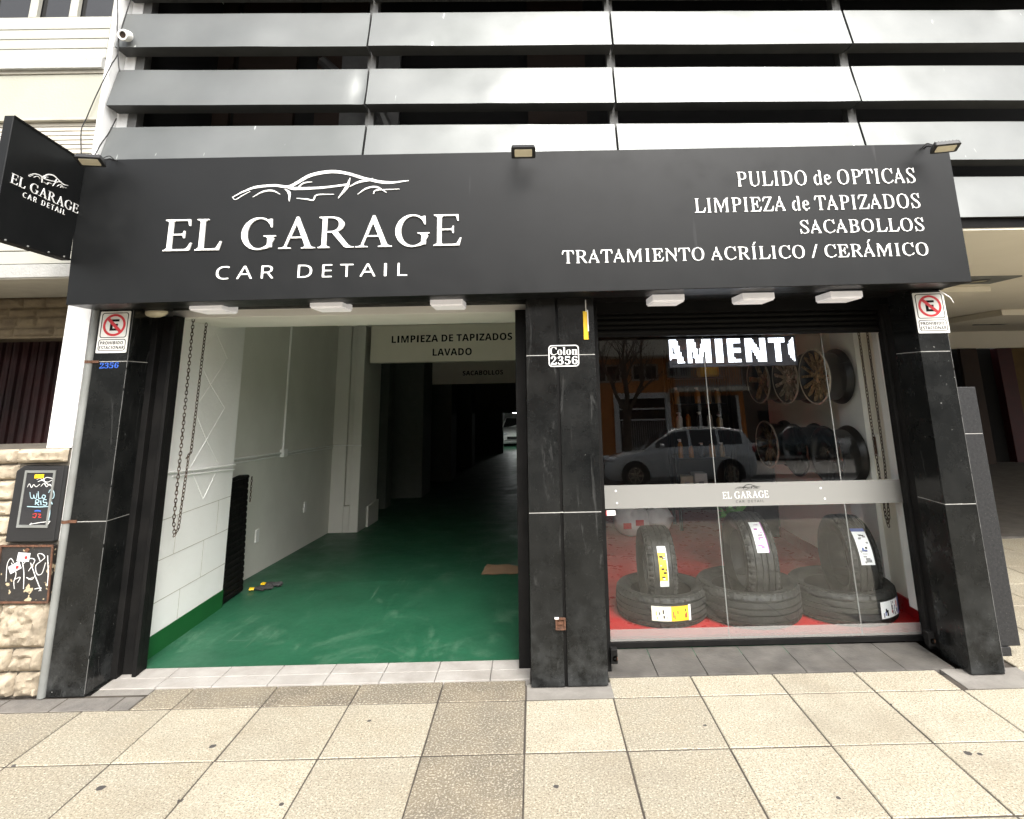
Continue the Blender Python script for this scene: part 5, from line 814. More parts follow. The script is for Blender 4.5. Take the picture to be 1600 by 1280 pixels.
q = MB(); q.lathe([(.025, -.05), (.040, -.05), (.042, .0), (.038, .012), (.026, .012), (.026, -.05)], Mx, 20, True); q.build('collar', M['plate_white'], cc, smooth=True)
q = MB(); q.lathe([(.0001, .0), (.026, .0)], Mx, 20); q.build('opening', M['dark_wood'], cc)

# ------------------------------------------------------------------ shop window
sw_ = thing('shop_window', 'large glass shop window with frosted EL GARAGE band and black frame', 'window', (1.53, 4.44, 0))
fm = MB(); fm.box(.446, .478, 4.41, 4.47, .03, 2.058); fm.box(2.592, 2.64, 4.41, 4.47, .03, 2.058); fm.box(.479, 2.591, 4.41, 4.47, .012, .045)
fm.build('frame', M['black_metal'], sw_, .002)
TILT = math.tan(R(2.0)); gy = lambda z: 4.425 + TILT * z          # the panes lean back a little
def sheet(x0, x1, z0, z1, t=.006, off=0):
    return MB().hexa([(x0, gy(z0) + off, z0), (x1, gy(z0) + off, z0), (x1, gy(z1) + off, z1), (x0, gy(z1) + off, z1)], [(x0, gy(z0) + off + t, z0), (x1, gy(z0) + off + t, z0), (x1, gy(z1) + off + t, z1), (x0, gy(z1) + off + t, z1)])
PX_ = [.4785, 1.280, 2.175, 2.5915]
for i in range(3): sheet(PX_[i] + (.003 if i else 0), PX_[i+1] - (.003 if i < 2 else 0), .0455, 2.0575).build('pane', M['glass'], sw_)
for x in PX_[1:3]:
    sheet(x - .0028, x + .0028, .046, 2.057, .007, -.0005).build('silicone_joint', M['pipe_grey'], sw_)
BZ0, BZ1 = .868, 1.022
fb = sheet(.480, 2.590, BZ0, BZ1, .0012, -.0018).build('frosted_band', M['frost_band'], sw_)
sheet(.480, 2.590, .047, .118, .0012, -.0018).build('frosted_foot', M['frost_foot'], sw_)
q = MB()
for x, z in ((.57, .985), (.575, .905), (2.02, .975), (2.04, .905)): q.lathe([(.0001, .004), (.007, .003), (.007, 0)], Matrix.Translation((x, gy(z) - .002, z)) @ Matrix.Rotation(R(90), 4, 'X'), 12)
q.build('fixing_cap', M['letter_white'], fb)
gp = lambda x, z: V3((x, gy(z) - .0021, z))
lettering('lettering', 'EL GARAGE', 'serifbold', gp(1.322, .918), (.326, 0, .004), (0, TILT*.044, .044), .001, WHT, fb, track=2, space=72)
lettering('lettering', 'CAR   DETAIL', 'sans', gp(1.412, .890), (.198, 0, .001), (0, TILT*.016, .016), .001, M['ink_black'], fb, track=62, space=52)
emblem('car_emblem', gp(1.412, .975), (.186, 0, .0), (0, TILT*.034, .034), .001, M['ink_black'], fb)
st = thing('window_sticker', 'small white and red sticker under the frosted band by the central pillar', 'sticker', (.52, 4.43, .84))
MB().box(.500, .560, gy(.84) - .003, gy(.84) - .0021, .825, .858).build('sheet', M['plate_white'], st); MB().box(.494, .4995, gy(.84) - .003, gy(.84) - .0021, .825, .858).build('stripe', M['sign_red'], st)

# scrolling sign behind the glass
ld = thing('led_display', 'black dot-matrix display with scrolling white letters at the top of the window', 'led display', (1.5, 4.53, 1.83))
box('case', M['led_panel'], ld, 1.020, 1.985, 4.515, 4.55, 1.832, 2.052, .004)
P_ = .0112; nx_ = int(.95 / P_); nz_ = 16
def inside(cs, x, y):
    w_ = 0
    for c in cs:
        for (xa, ya), (xb, yb) in zip(c, c[1:] + c[:1]):
            if (ya <= y) != (yb <= y) and x < xa + (y - ya) * (xb - xa) / (yb - ya): w_ ^= 1
    return w_
cs = layout('AMIENTO', 'sansbold', track=16); dots = MB()
for i in range(nx_):
    for k in range(nz_):
        u = (i + .5) / nx_; u2 = u * .86 + .04
        if inside(cs, u2, (k - .2) / 15.4) or inside(cs, u2 + .006, (k - .2) / 15.4) or inside(cs, u2 - .005, (k - .2) / 15.4):
            x = 1.028 + (i + .5) * P_; z = 1.852 + (k + .5) * P_ * 1.05
            dots.box(x - .0043, x + .0043, 4.5125, 4.5148, z - .0049, z + .0049)
dots.build('led_dots', M['led_dot'], ld)
# ------------------------------------------------------------------ inside the display
sh = thing('display_room', 'cream walled display room with red floor behind the shop window', 'room', (1.5, 5.8, .05))
FZ = .055
box('floor', M['shop_red'], sh, .41, 2.70, 4.475, 8.6, FZ - .05, FZ, 0)
box('side_wall', M['shop_wall'], sh, 2.70, 2.80, 4.475, 7.05, FZ, 2.6, 0)
q = MB(); q.box(2.685, 2.699, 4.48, 7.05, FZ + .001, FZ + .105); q.build('skirting', M['shop_red'], sh)
q = MB(); q.box(2.615, 2.699, 4.476, 4.60, FZ + .106, 2.2); q.box(2.66, 2.699, 4.95, 5.35, FZ + .106, 2.2); q.build('wall_pier', M['white_paint'], sh)
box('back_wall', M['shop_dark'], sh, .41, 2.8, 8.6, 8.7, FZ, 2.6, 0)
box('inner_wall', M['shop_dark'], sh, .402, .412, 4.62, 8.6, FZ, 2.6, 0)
box('ceiling', M['white_ceiling'], sh, .41, 2.8, 4.605, 8.7, 2.45, 2.6, 0)
box('dark_block', M['shutter_black'], sh, 2.42, 2.8, 7.051, 7.35, FZ, 2.44, .01)  # black block added for a dark shape of unclear origin
q = MB(); q.box(2.68, 2.699, 4.84, 4.92, 1.13, 1.30); q.build('switch_plate', M['plate_white'], sh, .004)
q = MB(); q.box(2.672, 2.6799, 4.855, 4.875, 1.15, 1.28); q.build('switch', M['rust'], sh)

# chains
def chain(name, label, paths):
    mb = MB()
    for P in paths:
        pts = [V3(p) for p in P]; seg = [0]
        for a, b in zip(pts, pts[1:]): seg.append(seg[-1] + (b - a).length)
        pitch = .026; n = int(seg[-1] / pitch)
        for i in range(n + 1):
            s = min(i * pitch, seg[-1]); j = max(k for k in range(len(seg)) if seg[k] <= s + 1e-9); j = min(j, len(pts) - 2)
            c = pts[j].lerp(pts[j+1], (s - seg[j]) / max(1e-6, seg[j+1] - seg[j])); d = (pts[j+1] - pts[j]).normalized()
            a = d.orthogonal().normalized(); b = d.cross(a); ang = R(90) * (i % 2) + R(25) + random.uniform(-.25, .25); sdv = a * cos(ang) + b * sin(ang)
            L, W_ = .0125, .0075; ring = []
            for k in range(10):
                t = 2*pi*k/10; ring.append(c + d * (L + .004) * cos(t) * (1.05 if abs(cos(t)) > .5 else 1) + sdv * W_ * sin(t) * 1.15)
            ring.append(ring[0]); mb.tube(ring, .0030, 5, cap=False)
    o = mb.build(name, M['chain_iron'], smooth=True); return tag(o, label, 'chain', 'shutter pull chains')
chain('pull_chain', 'long looped rusty chain hanging down the white garage wall', [[(-2.485, 4.38, 2.24), (-2.485, 4.395, 1.5), (-2.487, 4.405, .86), (-2.485, 4.43, .765), (-2.475, 4.45, .80), (-2.46, 4.46, 1.28)], [(-2.475, 4.47, 1.27), (-2.485, 4.53, 1.30), (-2.48, 4.55, 2.24)]])
chain('pull_chain', 'looped rusty chain hanging inside the window near its right end', [[(2.53, 4.62, 2.22), (2.532, 4.62, 1.40), (2.545, 4.62, .74), (2.555, 4.62, .685)], [(2.597, 4.62, 2.22), (2.59, 4.62, 1.1), (2.567, 4.62, .74), (2.557, 4.62, .69)]])

# ------------------------------------------------------------------ tyres
def tyre_mesh(Ro, Ri, W_, seed=0):
    mb = MB(); h = W_ / 2; g = .012
    tread = [(-.80, 0), (-.62, 0), (-.60, -g), (-.53, -g), (-.51, 0), (-.22, 0), (-.20, -g), (-.13, -g), (-.11, 0), (.11, 0), (.13, -g), (.20, -g), (.22, 0), (.51, 0), (.53, -g), (.60, -g), (.62, 0), (.80, 0)]
    crown = lambda u: -.010 * u * u * Ro / .33
    side = [(Ri - .012, .62), (Ri + .002, .72), (Ri + .012, .80), (Ri + (Ro-Ri)*.30, .93), (Ri + (Ro-Ri)*.55, .99), (Ri + (Ro-Ri)*.78, .95), (Ro - .022, .885)]
    prof = [(r, -a * h) for r, a in side] + [(Ro + crown(u) + d, u * h) for u, d in tread] + [(r, a * h) for r, a in side[::-1]] + [(Ri - .016, .3 * h), (Ri + .02, 0 * h), (Ri - .016, -.3 * h)]
    inner = [(Ro - .02, .55 * h), (Ro - .016, 0), (Ro - .02, -.55 * h)]
    prof = prof[:-3] + [(Ri - .004, .58 * h), (Ro - .03, .80 * h)] + inner + [(Ro - .03, -.80 * h), (Ri - .004, -.58 * h)]
    n = 144; k = len(prof); t0, t1 = len(side), len(side) + len(tread); vs = []; fs = []
    for j in range(n):
        a = 2*pi*j/n
        for i, (r, z) in enumerate(prof):
            if (i in (t0 - 1, t0, t1 - 1, t1)) and j % 3 == 0: r -= .010
            if i in (t0 + 1, t0 + 4, t1 - 2, t1 - 5) and j % 6 == 2: r -= .006
            vs.append((r*cos(a), r*sin(a), z))
    for j in range(n):
        for i in range(k): fs.append((j*k+i, ((j+1) % n)*k+i, ((j+1) % n)*k+(i+1) % k, j*k+(i+1) % k))
    mb.add(vs, fs); mb.local = True; return mb
def patch(Ro, u0, u1, a0, a1, lift=.0015, n=12):
    """label lying on the tread: axial span u0..u1, angular span a0..a1 (degrees)"""
    mb = MB(); mb.local = True; vs = []
    for d in (0, .0012):
        for i in range(n+1):
            a = R(a0 + (a1-a0)*i/n)
            for u in (u0, u1): vs.append(((Ro+lift+d)*cos(a), (Ro+lift+d)*sin(a), u))
    m_ = 2*(n+1); fs = []
    for i in range(n):
        q = 2*i; fs += [(q, q+2, q+3, q+1), (m_+q, m_+q+1, m_+q+3, m_+q+2), (q, m_+q, m_+q+2, q+2), (q+1, q+3, m_+q+3, m_+q+1)]
    fs += [(0, 1, m_+1, m_), (2*n, m_+2*n, m_+2*n+1, 2*n+1)]
    mb.add(vs, fs); return mb
TY_ = {}
def tyre(label, loc, rot, Ro, W_, lab=None):
    t = thing('tyre', label, 'tyre', loc, 'tyres standing and lying in the window'); t.rotation_euler = rot
    Ri = Ro * (.70 if rot[1] == 0 else .64)
    tyre_mesh(Ro, Ri, W_).build('tread', M['rubber'], t, smooth=True)
    if lab:
        for (c, u0, u1, a0, a1) in lab:
            patch(Ro, u0, u1, a0, a1, .0015 if c != 'ink' else .003).build({'w': 'label', 'y': 'label'}.get(c[0], 'label_print'), M[{'w': 'label_white', 'y': 'yellow', 'b': 'label_blue', 'p': 'label_purple', 'g': 'label_grey', 'k': 'ink_black', 'r': 'sign_red', 'd': 'beam_cream'}[c[0]]], t)
    return t
def prints(u0, u1, a0, a1, cols, seed, n):
    """small printed blocks on a label"""
    r = random.Random(seed); o = []
    for _ in range(n):
        w_ = r.uniform(.15, .5) * (u1-u0); ha = r.uniform(.03, .09) * abs(a1-a0); u = r.uniform(u0 + .004, u1 - w_ - .002); a = r.uniform(min(a0, a1) + .5, max(a0, a1) - ha - .5)
        o.append((r.choice(cols), u, u + w_, a, a + ha))
    return o
def lift_fix(L): return L
# lying: axis vertical, label angle -90 deg faces the street
tyre('tyre lying flat at the left with a yellow and white label', (.93, 4.90, FZ + .103), (0, 0, 0), .335, .205, [('d', -.046, .046, -113, -90), ('y', -.046, .046, -90, -68), ('w', -.05, .05, -68, -65)] + prints(-.04, .04, -112, -92, 'kyg', 8, 7) + prints(-.04, .04, -89, -69, 'kkr', 9, 7) )
tyre('wide tyre lying flat in the middle, without a label', (1.57, 4.875, FZ + .115), (0, 0, R(2)), .375, .23)
tyre('tyre lying flat at the right with a white and blue label', (2.27, 4.875, FZ + .108), (0, 0, 0), .37, .215, [('w', -.052, .052, -75, -44), ('b', -.052, .052, -44, -39)] + prints(-.05, .05, -74, -45, 'bggkr', 5, 16))
# standing on edge in the holes: axis roughly along X, angle 90+ faces the street after rotation
RX = R(90)
def stand(label, x, y, z, Ro, W_, yaw, lab): return tyre(label, (x, y, z), (0, R(90), R(yaw)), Ro, W_, lab)
stand('upright tyre standing in the left flat tyre, yellow label on its tread', .905, 4.90, FZ + .322, .282, .225, 0, [('y', -.028, .028, -122, -85), ('w', -.028, .028, -85, -77), ('w', -.028, .028, -131, -122), ('w', .0281, .034, -131, -77)] + prints(-.026, .026, -121, -86, 'kwk', 2, 10))
stand('upright tyre standing in the middle flat tyre, white and purple label', 1.615, 4.90, FZ + .368, .318, .235, 1, [('w', -.040, .040, -150, -109), ('p', .040, .047, -150, -109)] + prints(-.036, .036, -148, -111, 'pgpw', 3, 18))
stand('upright tyre standing in the right flat tyre, long white label with blue top', 2.37, 4.90, FZ + .345, .308, .225, -2, [('w', -.048, .048, -138, -96), ('b', -.048, .048, -143, -138)] + prints(-.042, .042, -136, -97, 'gkgbw', 4, 20))

# ------------------------------------------------------------------ alloy wheels on the wall
def wheel(label, face, spokes, style, loc, rot, src=None):
    if src:
        c = copy_tree(src); c.location = loc; c.rotation_euler = rot; c['label'] = label; return c
    t = thing('alloy_wheel', label, 'wheel', loc, 'alloy wheels hung on the display wall'); t.rotation_euler = rot
    def P(mb, nm, m, par=None, sm=True): mb.local = True; return mb.build(nm, m, par or t, smooth=sm)
    Rr, dp_ = .232, .22
    b = MB(); b.lathe([(Rr-.004, -.001), (Rr-.012, -.022), (Rr-.030, -.05), (Rr-.034, -dp_+.05), (Rr-.006, -dp_+.02), (Rr, -dp_), (Rr-.01, -dp_), (Rr-.042, -dp_+.05), (Rr-.042, -.05), (Rr-.024, -.012), (Rr-.014, -.001)], n=56, closed=True)
    P(b, 'barrel', M['rim_black'])
    l = MB(); l.lathe([(Rr-.013, .0), (Rr-.006, .004), (Rr, .0), (Rr, -.012), (Rr-.005, -.012), (Rr-.013, -.004)], n=56, closed=True); P(l, 'lip', M['alloy_lip'] if style != 'dark' else face)
    for k in range(spokes):
        s = MB(); a = 2*pi*k/spokes; rot_ = Matrix.Rotation(a, 3, 'Z')
        if style == 'split': arms = ((-.02, -.046), (.02, .046))
        else: arms = ((0, .012),)
        for o0, o1 in arms:
            w0, w1 = (.016, .012) if style == 'split' else (.022, .030) if spokes < 8 else (.014, .012)
            p = [(.045, o0-w0, -.035), (.045, o0+w0, -.035), (.13, (o0+o1)/2+w1*.8, -.018), (Rr-.030, o1+w1*.9, -.010), (Rr-.030, o1-w1*.9, -.010), (.13, (o0+o1)/2-w1*.8, -.018)]
            top = [rot_ @ V3(q) for q in p]; bot = [rot_ @ V3((min(q[0], Rr - .048), q[1], q[2]-.026)) for q in p for o_ in (0,)]
            n = len(p); s.add(top + bot, [tuple(range(n)), tuple(range(2*n-1, n-1, -1))] + [(i, i+n, (i+1) % n+n, (i+1) % n) for i in range(n)])
        P(s, 'spoke', face, sm=False)
    h = MB(); h.lathe([(.0001, -.012), (.028, -.014), (.034, -.022), (.062, -.034), (.07, -.07), (.0001, -.07)], n=28); P(h, 'hub', face)
    nuts = MB()
    for k in range(5): nuts.lathe([(.0001, -.026), (.008, -.026), (.009, -.04)], Matrix.Translation((.047*cos(2*pi*k/5+.3), .047*sin(2*pi*k/5+.3), 0)), 6)
    P(nuts, 'bolt', M['rim_black'])
    return t
RW = lambda a, yaw=0: Matrix(((0, 0, -1), (0, 1, 0), (1, 0, 0))).to_4x4()
def face_left(spin, yaw): return (Matrix.Rotation(R(yaw), 3, 'Z') @ Matrix.Rotation(R(-90), 3, 'Y') @ Matrix.Rotation(R(spin), 3, 'Z')).to_euler()
BR, DK, SV = M['alloy_bronze'], M['alloy_dark'], M['alloy_silver']
wheel('five-spoke bronze alloy wheel at the far end of the upper row', BR, 5, 'plain', (2.36, 6.38, 1.735), face_left(10, 8))
w2 = wheel('many-spoked polished bronze wheel in the middle of the upper row', SV, 12, 'split', (2.37, 5.72, 1.745), face_left(4, 6))
wheel('large bronze wheel with pale rim at the near end of the upper row', BR, 7, 'split', (2.38, 5.14, 1.755), face_left(0, 6))
wheel('dark bronze split-spoke wheel at the far end of the lower row', DK, 5, 'split', (2.38, 6.36, 1.10), face_left(20, 6))
w5 = wheel('black split-spoke wheel in the middle of the lower row', M['rim_black'], 5, 'dark', (2.40, 5.72, 1.105), face_left(12, 6))
wheel('dark wide-spoke wheel at the near end of the lower row', M['rim_black'], 5, 'dark', (2.40, 5.12, 1.12), face_left(30, 6), w5)
for i, (y, z) in enumerate(((6.38, 1.735), (5.72, 1.745), (5.14, 1.755), (6.36, 1.10), (5.72, 1.105), (5.12, 1.12))):
    q = MB().tube([(2.55, y, z + .12), (2.70, y, z + .10)], .012, 8); q.build('wall_hook', M['black_metal'], sh, smooth=True)

# goods on the rack at the back
rk = thing('display_rack', 'black metal shelf rack at the back of the shop', 'rack', (2.05, 7.6, FZ))
q = MB()
for x in (1.70, 2.38):
    for y in (7.45, 7.80): q.box(x - .018, x + .018, y - .018, y + .018, FZ, 2.15)
q.build('upright', M['black_metal'], rk, .002)
SZ = (.45, .85, 1.18, 1.48, 1.80)
for z in SZ: box('shelf', M['rim_black'], rk, 1.72, 2.36, 7.46, 7.79, z - .02, z, .002)
goods = [simple('good_%s' % n, c, rough=.4) for n, c in (('cream', (.5, .45, .35)), ('tan', (.4, .25, .1)), ('dark', (.05, .05, .06)), ('white', (.65, .65, .62)), ('orange', (.5, .2, .03)))]
cn = ('cream', 'tan', 'dark', 'white', 'orange'); ord_ = ('first', 'second', 'third', 'fourth', 'fifth', 'sixth')
shn = ('bottom', 'second', 'third', 'fourth', 'top')
rr = random.Random(3)
for si_, z in enumerate(SZ[1:4]):
    for k in range(5):
        x = 1.78 + k * .125 + rr.uniform(-.01, .01); ci = rr.randrange(5); lab = '%s bottle, %s from the left on the %s shelf of the black rack' % (cn[ci], ord_[k], shn[si_ + 1])
        t = thing('spray_bottle', lab, 'bottle', (x, 7.56, z), 'bottles on the shelf rack'); r_ = rr.uniform(.030, .042); hh = rr.uniform(.15, .21)
        q = MB(); q.lathe([(.0001, 0), (r_, .001), (r_, hh*.68), (r_*.8, hh*.78), (.014, hh*.86), (.014, hh*.9), (.0001, hh*.9)], n=14); q.local = True; q.build('body', goods[ci], t, smooth=True)
        q = MB(); q.lathe([(.0001, hh*.9), (.016, hh*.9), (.016, hh*1.05), (.0001, hh*1.06)], n=12); q.box(-.03, .0, -.008, .008, hh*.98, hh*1.04); q.local = True; q.build('cap', M['plastic_black'] if k % 2 else M['plastic_white'], t)
jc = thing('jerry_can', 'yellow plastic canister on the top shelf of the black rack', 'canister', (2.2, 7.6, 1.80))
q = MB(); q.box(2.08, 2.32, 7.52, 7.72, 1.801, 2.04); q.build('body', M['yellow'], jc, .03, seg=3); q = MB(); q.tube([(2.12, 7.62, 2.03), (2.14, 7.62, 2.09), (2.24, 7.62, 2.09), (2.26, 7.62, 2.03)], .012); q.build('handle', M['yellow'], jc, smooth=True)
for i, (x, c) in enumerate(((1.82, 'cream'), (1.99, 'white'))):
    t = thing('carton', '%s carton on the bottom shelf of the black rack' % c, 'box', (x, 7.6, .45), 'cartons on the rack')
    q = MB(); q.box(x - .075, x + .075, 7.52, 7.70, .451, .64 + .03*i); q.build('body', goods[cn.index(c)], t, .004); q = MB(); q.box(x - .03, x + .03, 7.518, 7.5195, .50, .58); q.build('label', M['label_grey'], t)
# bags and plant
for i, (x, y, sx, lab) in enumerate(((1.10, 7.3, .21, 'crumpled clear plastic bag with red print behind the tyres'), (1.42, 7.35, .17, 'smaller pale plastic bag beside the red printed one'))):
    t = thing('plastic_bag', lab, 'bag', (x, y, FZ), 'plastic bags on the shop floor')
    q = MB(); q.ellipsoid((x, y, FZ + .15), (sx, .15, .15), 28); rr2 = random.Random(i)
    q.v = [(vx + .035*mnoise.noise(V3((vx*9, vy*9, vz*9))), vy + .035*mnoise.noise(V3((vx*9+5, vy*9, vz*9))), max(FZ + .002, vz + .05*mnoise.noise(V3((vx*8, vy*8+3, vz*8))))) for vx, vy, vz in q.v]
    q.build('body', M['bag_white'], t, smooth=True)
    q = MB(); q.tube([(x - .05, y, FZ + .28), (x, y - .01, FZ + .36), (x + .06, y, FZ + .31)], [.05, .02, .035], 9); q.build('gathered_neck', M['bag_white'], t, smooth=True)
    if i == 0: q = MB(); q.box(x - .12, x - .03, y - .172, y - .168, FZ + .10, FZ + .16); q.box(x + .02, x + .11, y - .172, y - .168, FZ + .13, FZ + .19); q.build('print', M['paint_red'], t)
pt = thing('pot_plant', 'small leafy green plant in a pot behind the middle tyre', 'plant', (1.78, 5.75, FZ))
q = MB(); q.lathe([(.0001, 0), (.075, 0), (.10, .42), (.088, .42), (.085, .40), (.0001, .40)], Matrix.Translation((1.78, 5.75, FZ)), 24); q.build('pot', M['pot'], pt, smooth=True)
rl_ = random.Random(9)
for k in range(26):
    a = rl_.uniform(0, 2*pi); el = rl_.uniform(.2, 1.3); L = rl_.uniform(.10, .22); base = V3((1.78, 5.75, FZ + .40)); d = V3((cos(a)*cos(el), sin(a)*cos(el), sin(el))); tip = base + d * L + V3((0, 0, .05)); sdv = d.cross(V3((0, 0, 1))).normalized() * rl_.uniform(.022, .036); mid = base + d * L * .62 + V3((0, 0, .07))
    q = MB(); q.add([base, mid - sdv, mid + V3((0, 0, .008)), mid + sdv, tip], [(0, 1, 2), (0, 2, 3), (1, 4, 2), (2, 4, 3)]); q.build('leaf', M['leaf_green'], pt)

# ------------------------------------------------------------------ things in the garage bay
rs = thing('shutter_section', 'black corrugated shutter section standing against the white garage wall', 'shutter', (-2.6, 5.6, 0))
q = MB(); n = 19; prof = []
for k in range(n):
    z = .012 + k * .05; prof += [(0, z), (.006, z + .012), (.006, z + .036), (0, z + .046)]
S = lambda f, y: (lambda u, v: V3((-2.625 + u + .03 * (1 - v), y, v)))
pts = [(u, z) for u, z in prof] + [(-.03, prof[-1][1]), (-.03, .012)]
q.prism(pts, S(0, 5.41), S(0, 5.78)); q.build('slats', M['shutter_black'], rs)
q = MB(); q.tube([(-2.63, 5.42, .97), (-2.625, 5.6, .985), (-2.63, 5.78, .965)], .018, 8); q.build('top_rail', M['black_metal'], rs, smooth=True)
lkm = MB()
for k in range(9):
    c_ = V3((-2.595, 5.79, .95 - k*.024)); ring = [c_ + V3((.007*sin(t) if k % 2 else 0, 0 if k % 2 else .007*sin(t), .015*cos(t))) for t in (2*pi*j/9 for j in range(10))]; lkm.tube(ring, .003, 5, cap=False)
lkm.build('short_chain', M['chain_iron'], rs, smooth=True)
gl = thing('work_gloves', 'pair of dark gloves with yellow cuffs dropped on the green floor', 'gloves', (-2.46, 5.86, 0))
for i, (gx, gy2, ga) in enumerate(((-2.46, 5.82, 15), (-2.41, 5.93, -10))):
    Mg = Matrix.Translation((gx, gy2, .006)) @ Matrix.Rotation(R(ga), 4, 'Z'); g = MB()
    g.ellipsoid((0, 0, 0), (.055, .042, .014), 12); g.v = [tuple(Mg @ V3((v[0], v[1], v[2] + .014))) for v in g.v]
    for k in range(4): g.tube([Mg @ V3((.04, -.03 + .02*k, .014)), Mg @ V3((.085, -.036 + .024*k, .018)), Mg @ V3((.115 - .01*abs(k-1), -.038 + .026*k, .010))], [.011, .010, .007], 7)
    g.tube([Mg @ V3((0, -.035, .014)), Mg @ V3((.04, -.062, .012))], [.012, .009], 7)
    g.build('glove', M['glove'], gl, smooth=True)
    g = MB(); g.tube([Mg @ V3((-.045, 0, .014)), Mg @ V3((-.085, 0, .016))], [.022, .026], 10); g.v = [(a, b, .5*c_ + .007) for a, b, c_ in g.v]; g.build('cuff', M['yellow'], gl, smooth=True)
cb = thing('cardboard_sheet', 'flat brown cardboard sheet lying on the green floor by the jamb', 'cardboard', (-.3, 6.2, 0))
q = MB(); vs = []; 
for i in range(9):
    for j in range(4):
        u, v = i/8, j/3; vs.append((-.52 + .44*u + .03*v, 6.13 + .32*v + .012*sin(i*2.1), .006 + .012*sin(u*5)*v + .02*max(0, .12-u)*v*8 - .045*max(0, 6.13 + .32*v - 6)))
n_ = len(vs); vs += [(a, b, c_ + .004) for a, b, c_ in vs]; f_ = [(i*4+j, (i+1)*4+j, (i+1)*4+j+1, i*4+j+1) for i in range(8) for j in range(3)]
q.add(vs, f_ + [tuple(a + n_ for a in f) for f in f_]); q.build('sheet', M['cardboard'], cb)
bulb = thing('tube_lamp', 'bright white lamp glowing at the far end of the garage', 'lamp', (-.9, 30, .7))
q = MB(); q.box(-1.0, -.72, 30.0, 30.2, .56, .70); q.build('diffuser', M['led_tube'], bulb); q = MB(); q.box(-1.05, -.67, 29.95, 30.25, .701, .74); q.build('housing', M['plastic_white'], bulb); MB().tube([(-.86, 30.1, .741), (-.86, 30.1, 2.61)], .01, 6).build('suspension', M['black_metal'], bulb)
b2_ = thing('ceiling_spot', 'tiny lit ceiling light deep inside the garage', 'lamp', (-1.75, 30, 1.3))
q = MB(); q.box(-1.86, -1.70, 30, 30.1, 1.255, 1.275); q.build('diffuser', M['lamp_glow'], b2_); MB().box(-1.88, -1.68, 29.98, 30.12, 1.2751, 1.31).build('housing', M['plastic_white'], b2_); MB().tube([(-1.78, 30.05, 1.31), (-1.78, 30.05, 2.61)], .01, 6).build('suspension', M['black_metal'], b2_)
# ------------------------------------------------------------------ left neighbour
nl = thing('apartment_building', 'cream apartment block with boarded balconies and stone base on the left', 'building', (-3.6, 4.0, 0))
XE = -3.087
q = MB(); q.box(-3.085, -2.926, 3.955, 4.6, 1.392, 2.42); q.box(-3.085, -2.97, 4.10, 5.5, 2.421, 9); q.box(-3.085, -3.048, 3.955, 4.099, 2.421, 9); q.box(-2.928, -2.865, 3.962, 4.6, .845, 1.391)
q.build('party_wall', M['party_white'], nl, .003)
q = MB(); q.box(-9, XE, 3.93, 4.75, 2.49, 2.58); q.build('balcony_slab', M['grey_slab'], nl, .004)
q = MB(); q.box(-9, XE, 3.94, 4.72, 2.482, 2.489); q.box(-9, XE, 3.955, 4.72, 4.005, 4.03); q.build('slab_soffit', M['slab_under'], nl)
q = MB(); q.box(-9, XE, 3.925, 4.75, 4.031, 4.115); q.build('balcony_slab', M['grey_slab'], nl, .004)
def boards(z0, z1, n, y0):
    q = MB(); h = (z1 - z0) / n
    for k in range(n): q.box(-9, XE, y0, y0 + .03, z0 + k*h + .006, z0 + (k+1)*h)
    q.build('boarding', M['cream_board'], nl, .003)
    box('board_backing', M['line_dark'], nl, -9, XE - .002, y0 + .012, y0 + .06, z0, z1, 0)
boards(2.583, 2.86, 3, 3.955); boards(4.118, 4.44, 4, 3.95)
box('spandrel', M['cream_wall'], nl, -9, XE, 3.965, 4.3, 3.66, 4.003, .006)
box('blind_head', M['slab_under'], nl, -9, XE, 3.95, 4.3, 3.635, 3.658, .003)
q = MB()
for k in range(22): z = 2.875 + k * .0345; q.box(-9, XE, 3.985 + .003, 4.0, z + .004, z + .0335)
q.build('roller_blind', M['blind'], nl, .004)
box('blind_backing', M['line_dark'], nl, -9, XE - .003, 3.997, 4.1, 2.87, 3.634, 0)
q = MB(); q.box(-9, XE, 3.965, 4.0, 4.445, 4.475)
for x0, x1 in ((-3.085, -3.10), (-3.42, -3.36), (-3.72, -3.66), (-4.1, -4.02), (-4.5, -4.42)): q.box(min(x0, x1), max(x0, x1), 3.965, 4.0, 4.476, 5.4)
q.build('window_frame', M['cream_board'], nl, .003)
box('window_pane', M['glass_dark'], nl, -9, XE - .02, 4.005, 4.02, 4.47, 5.4, 0)
box('upper_storey', M['cream_wall'], nl, -9, XE, 3.97, 5, 5.41, 9, 0)
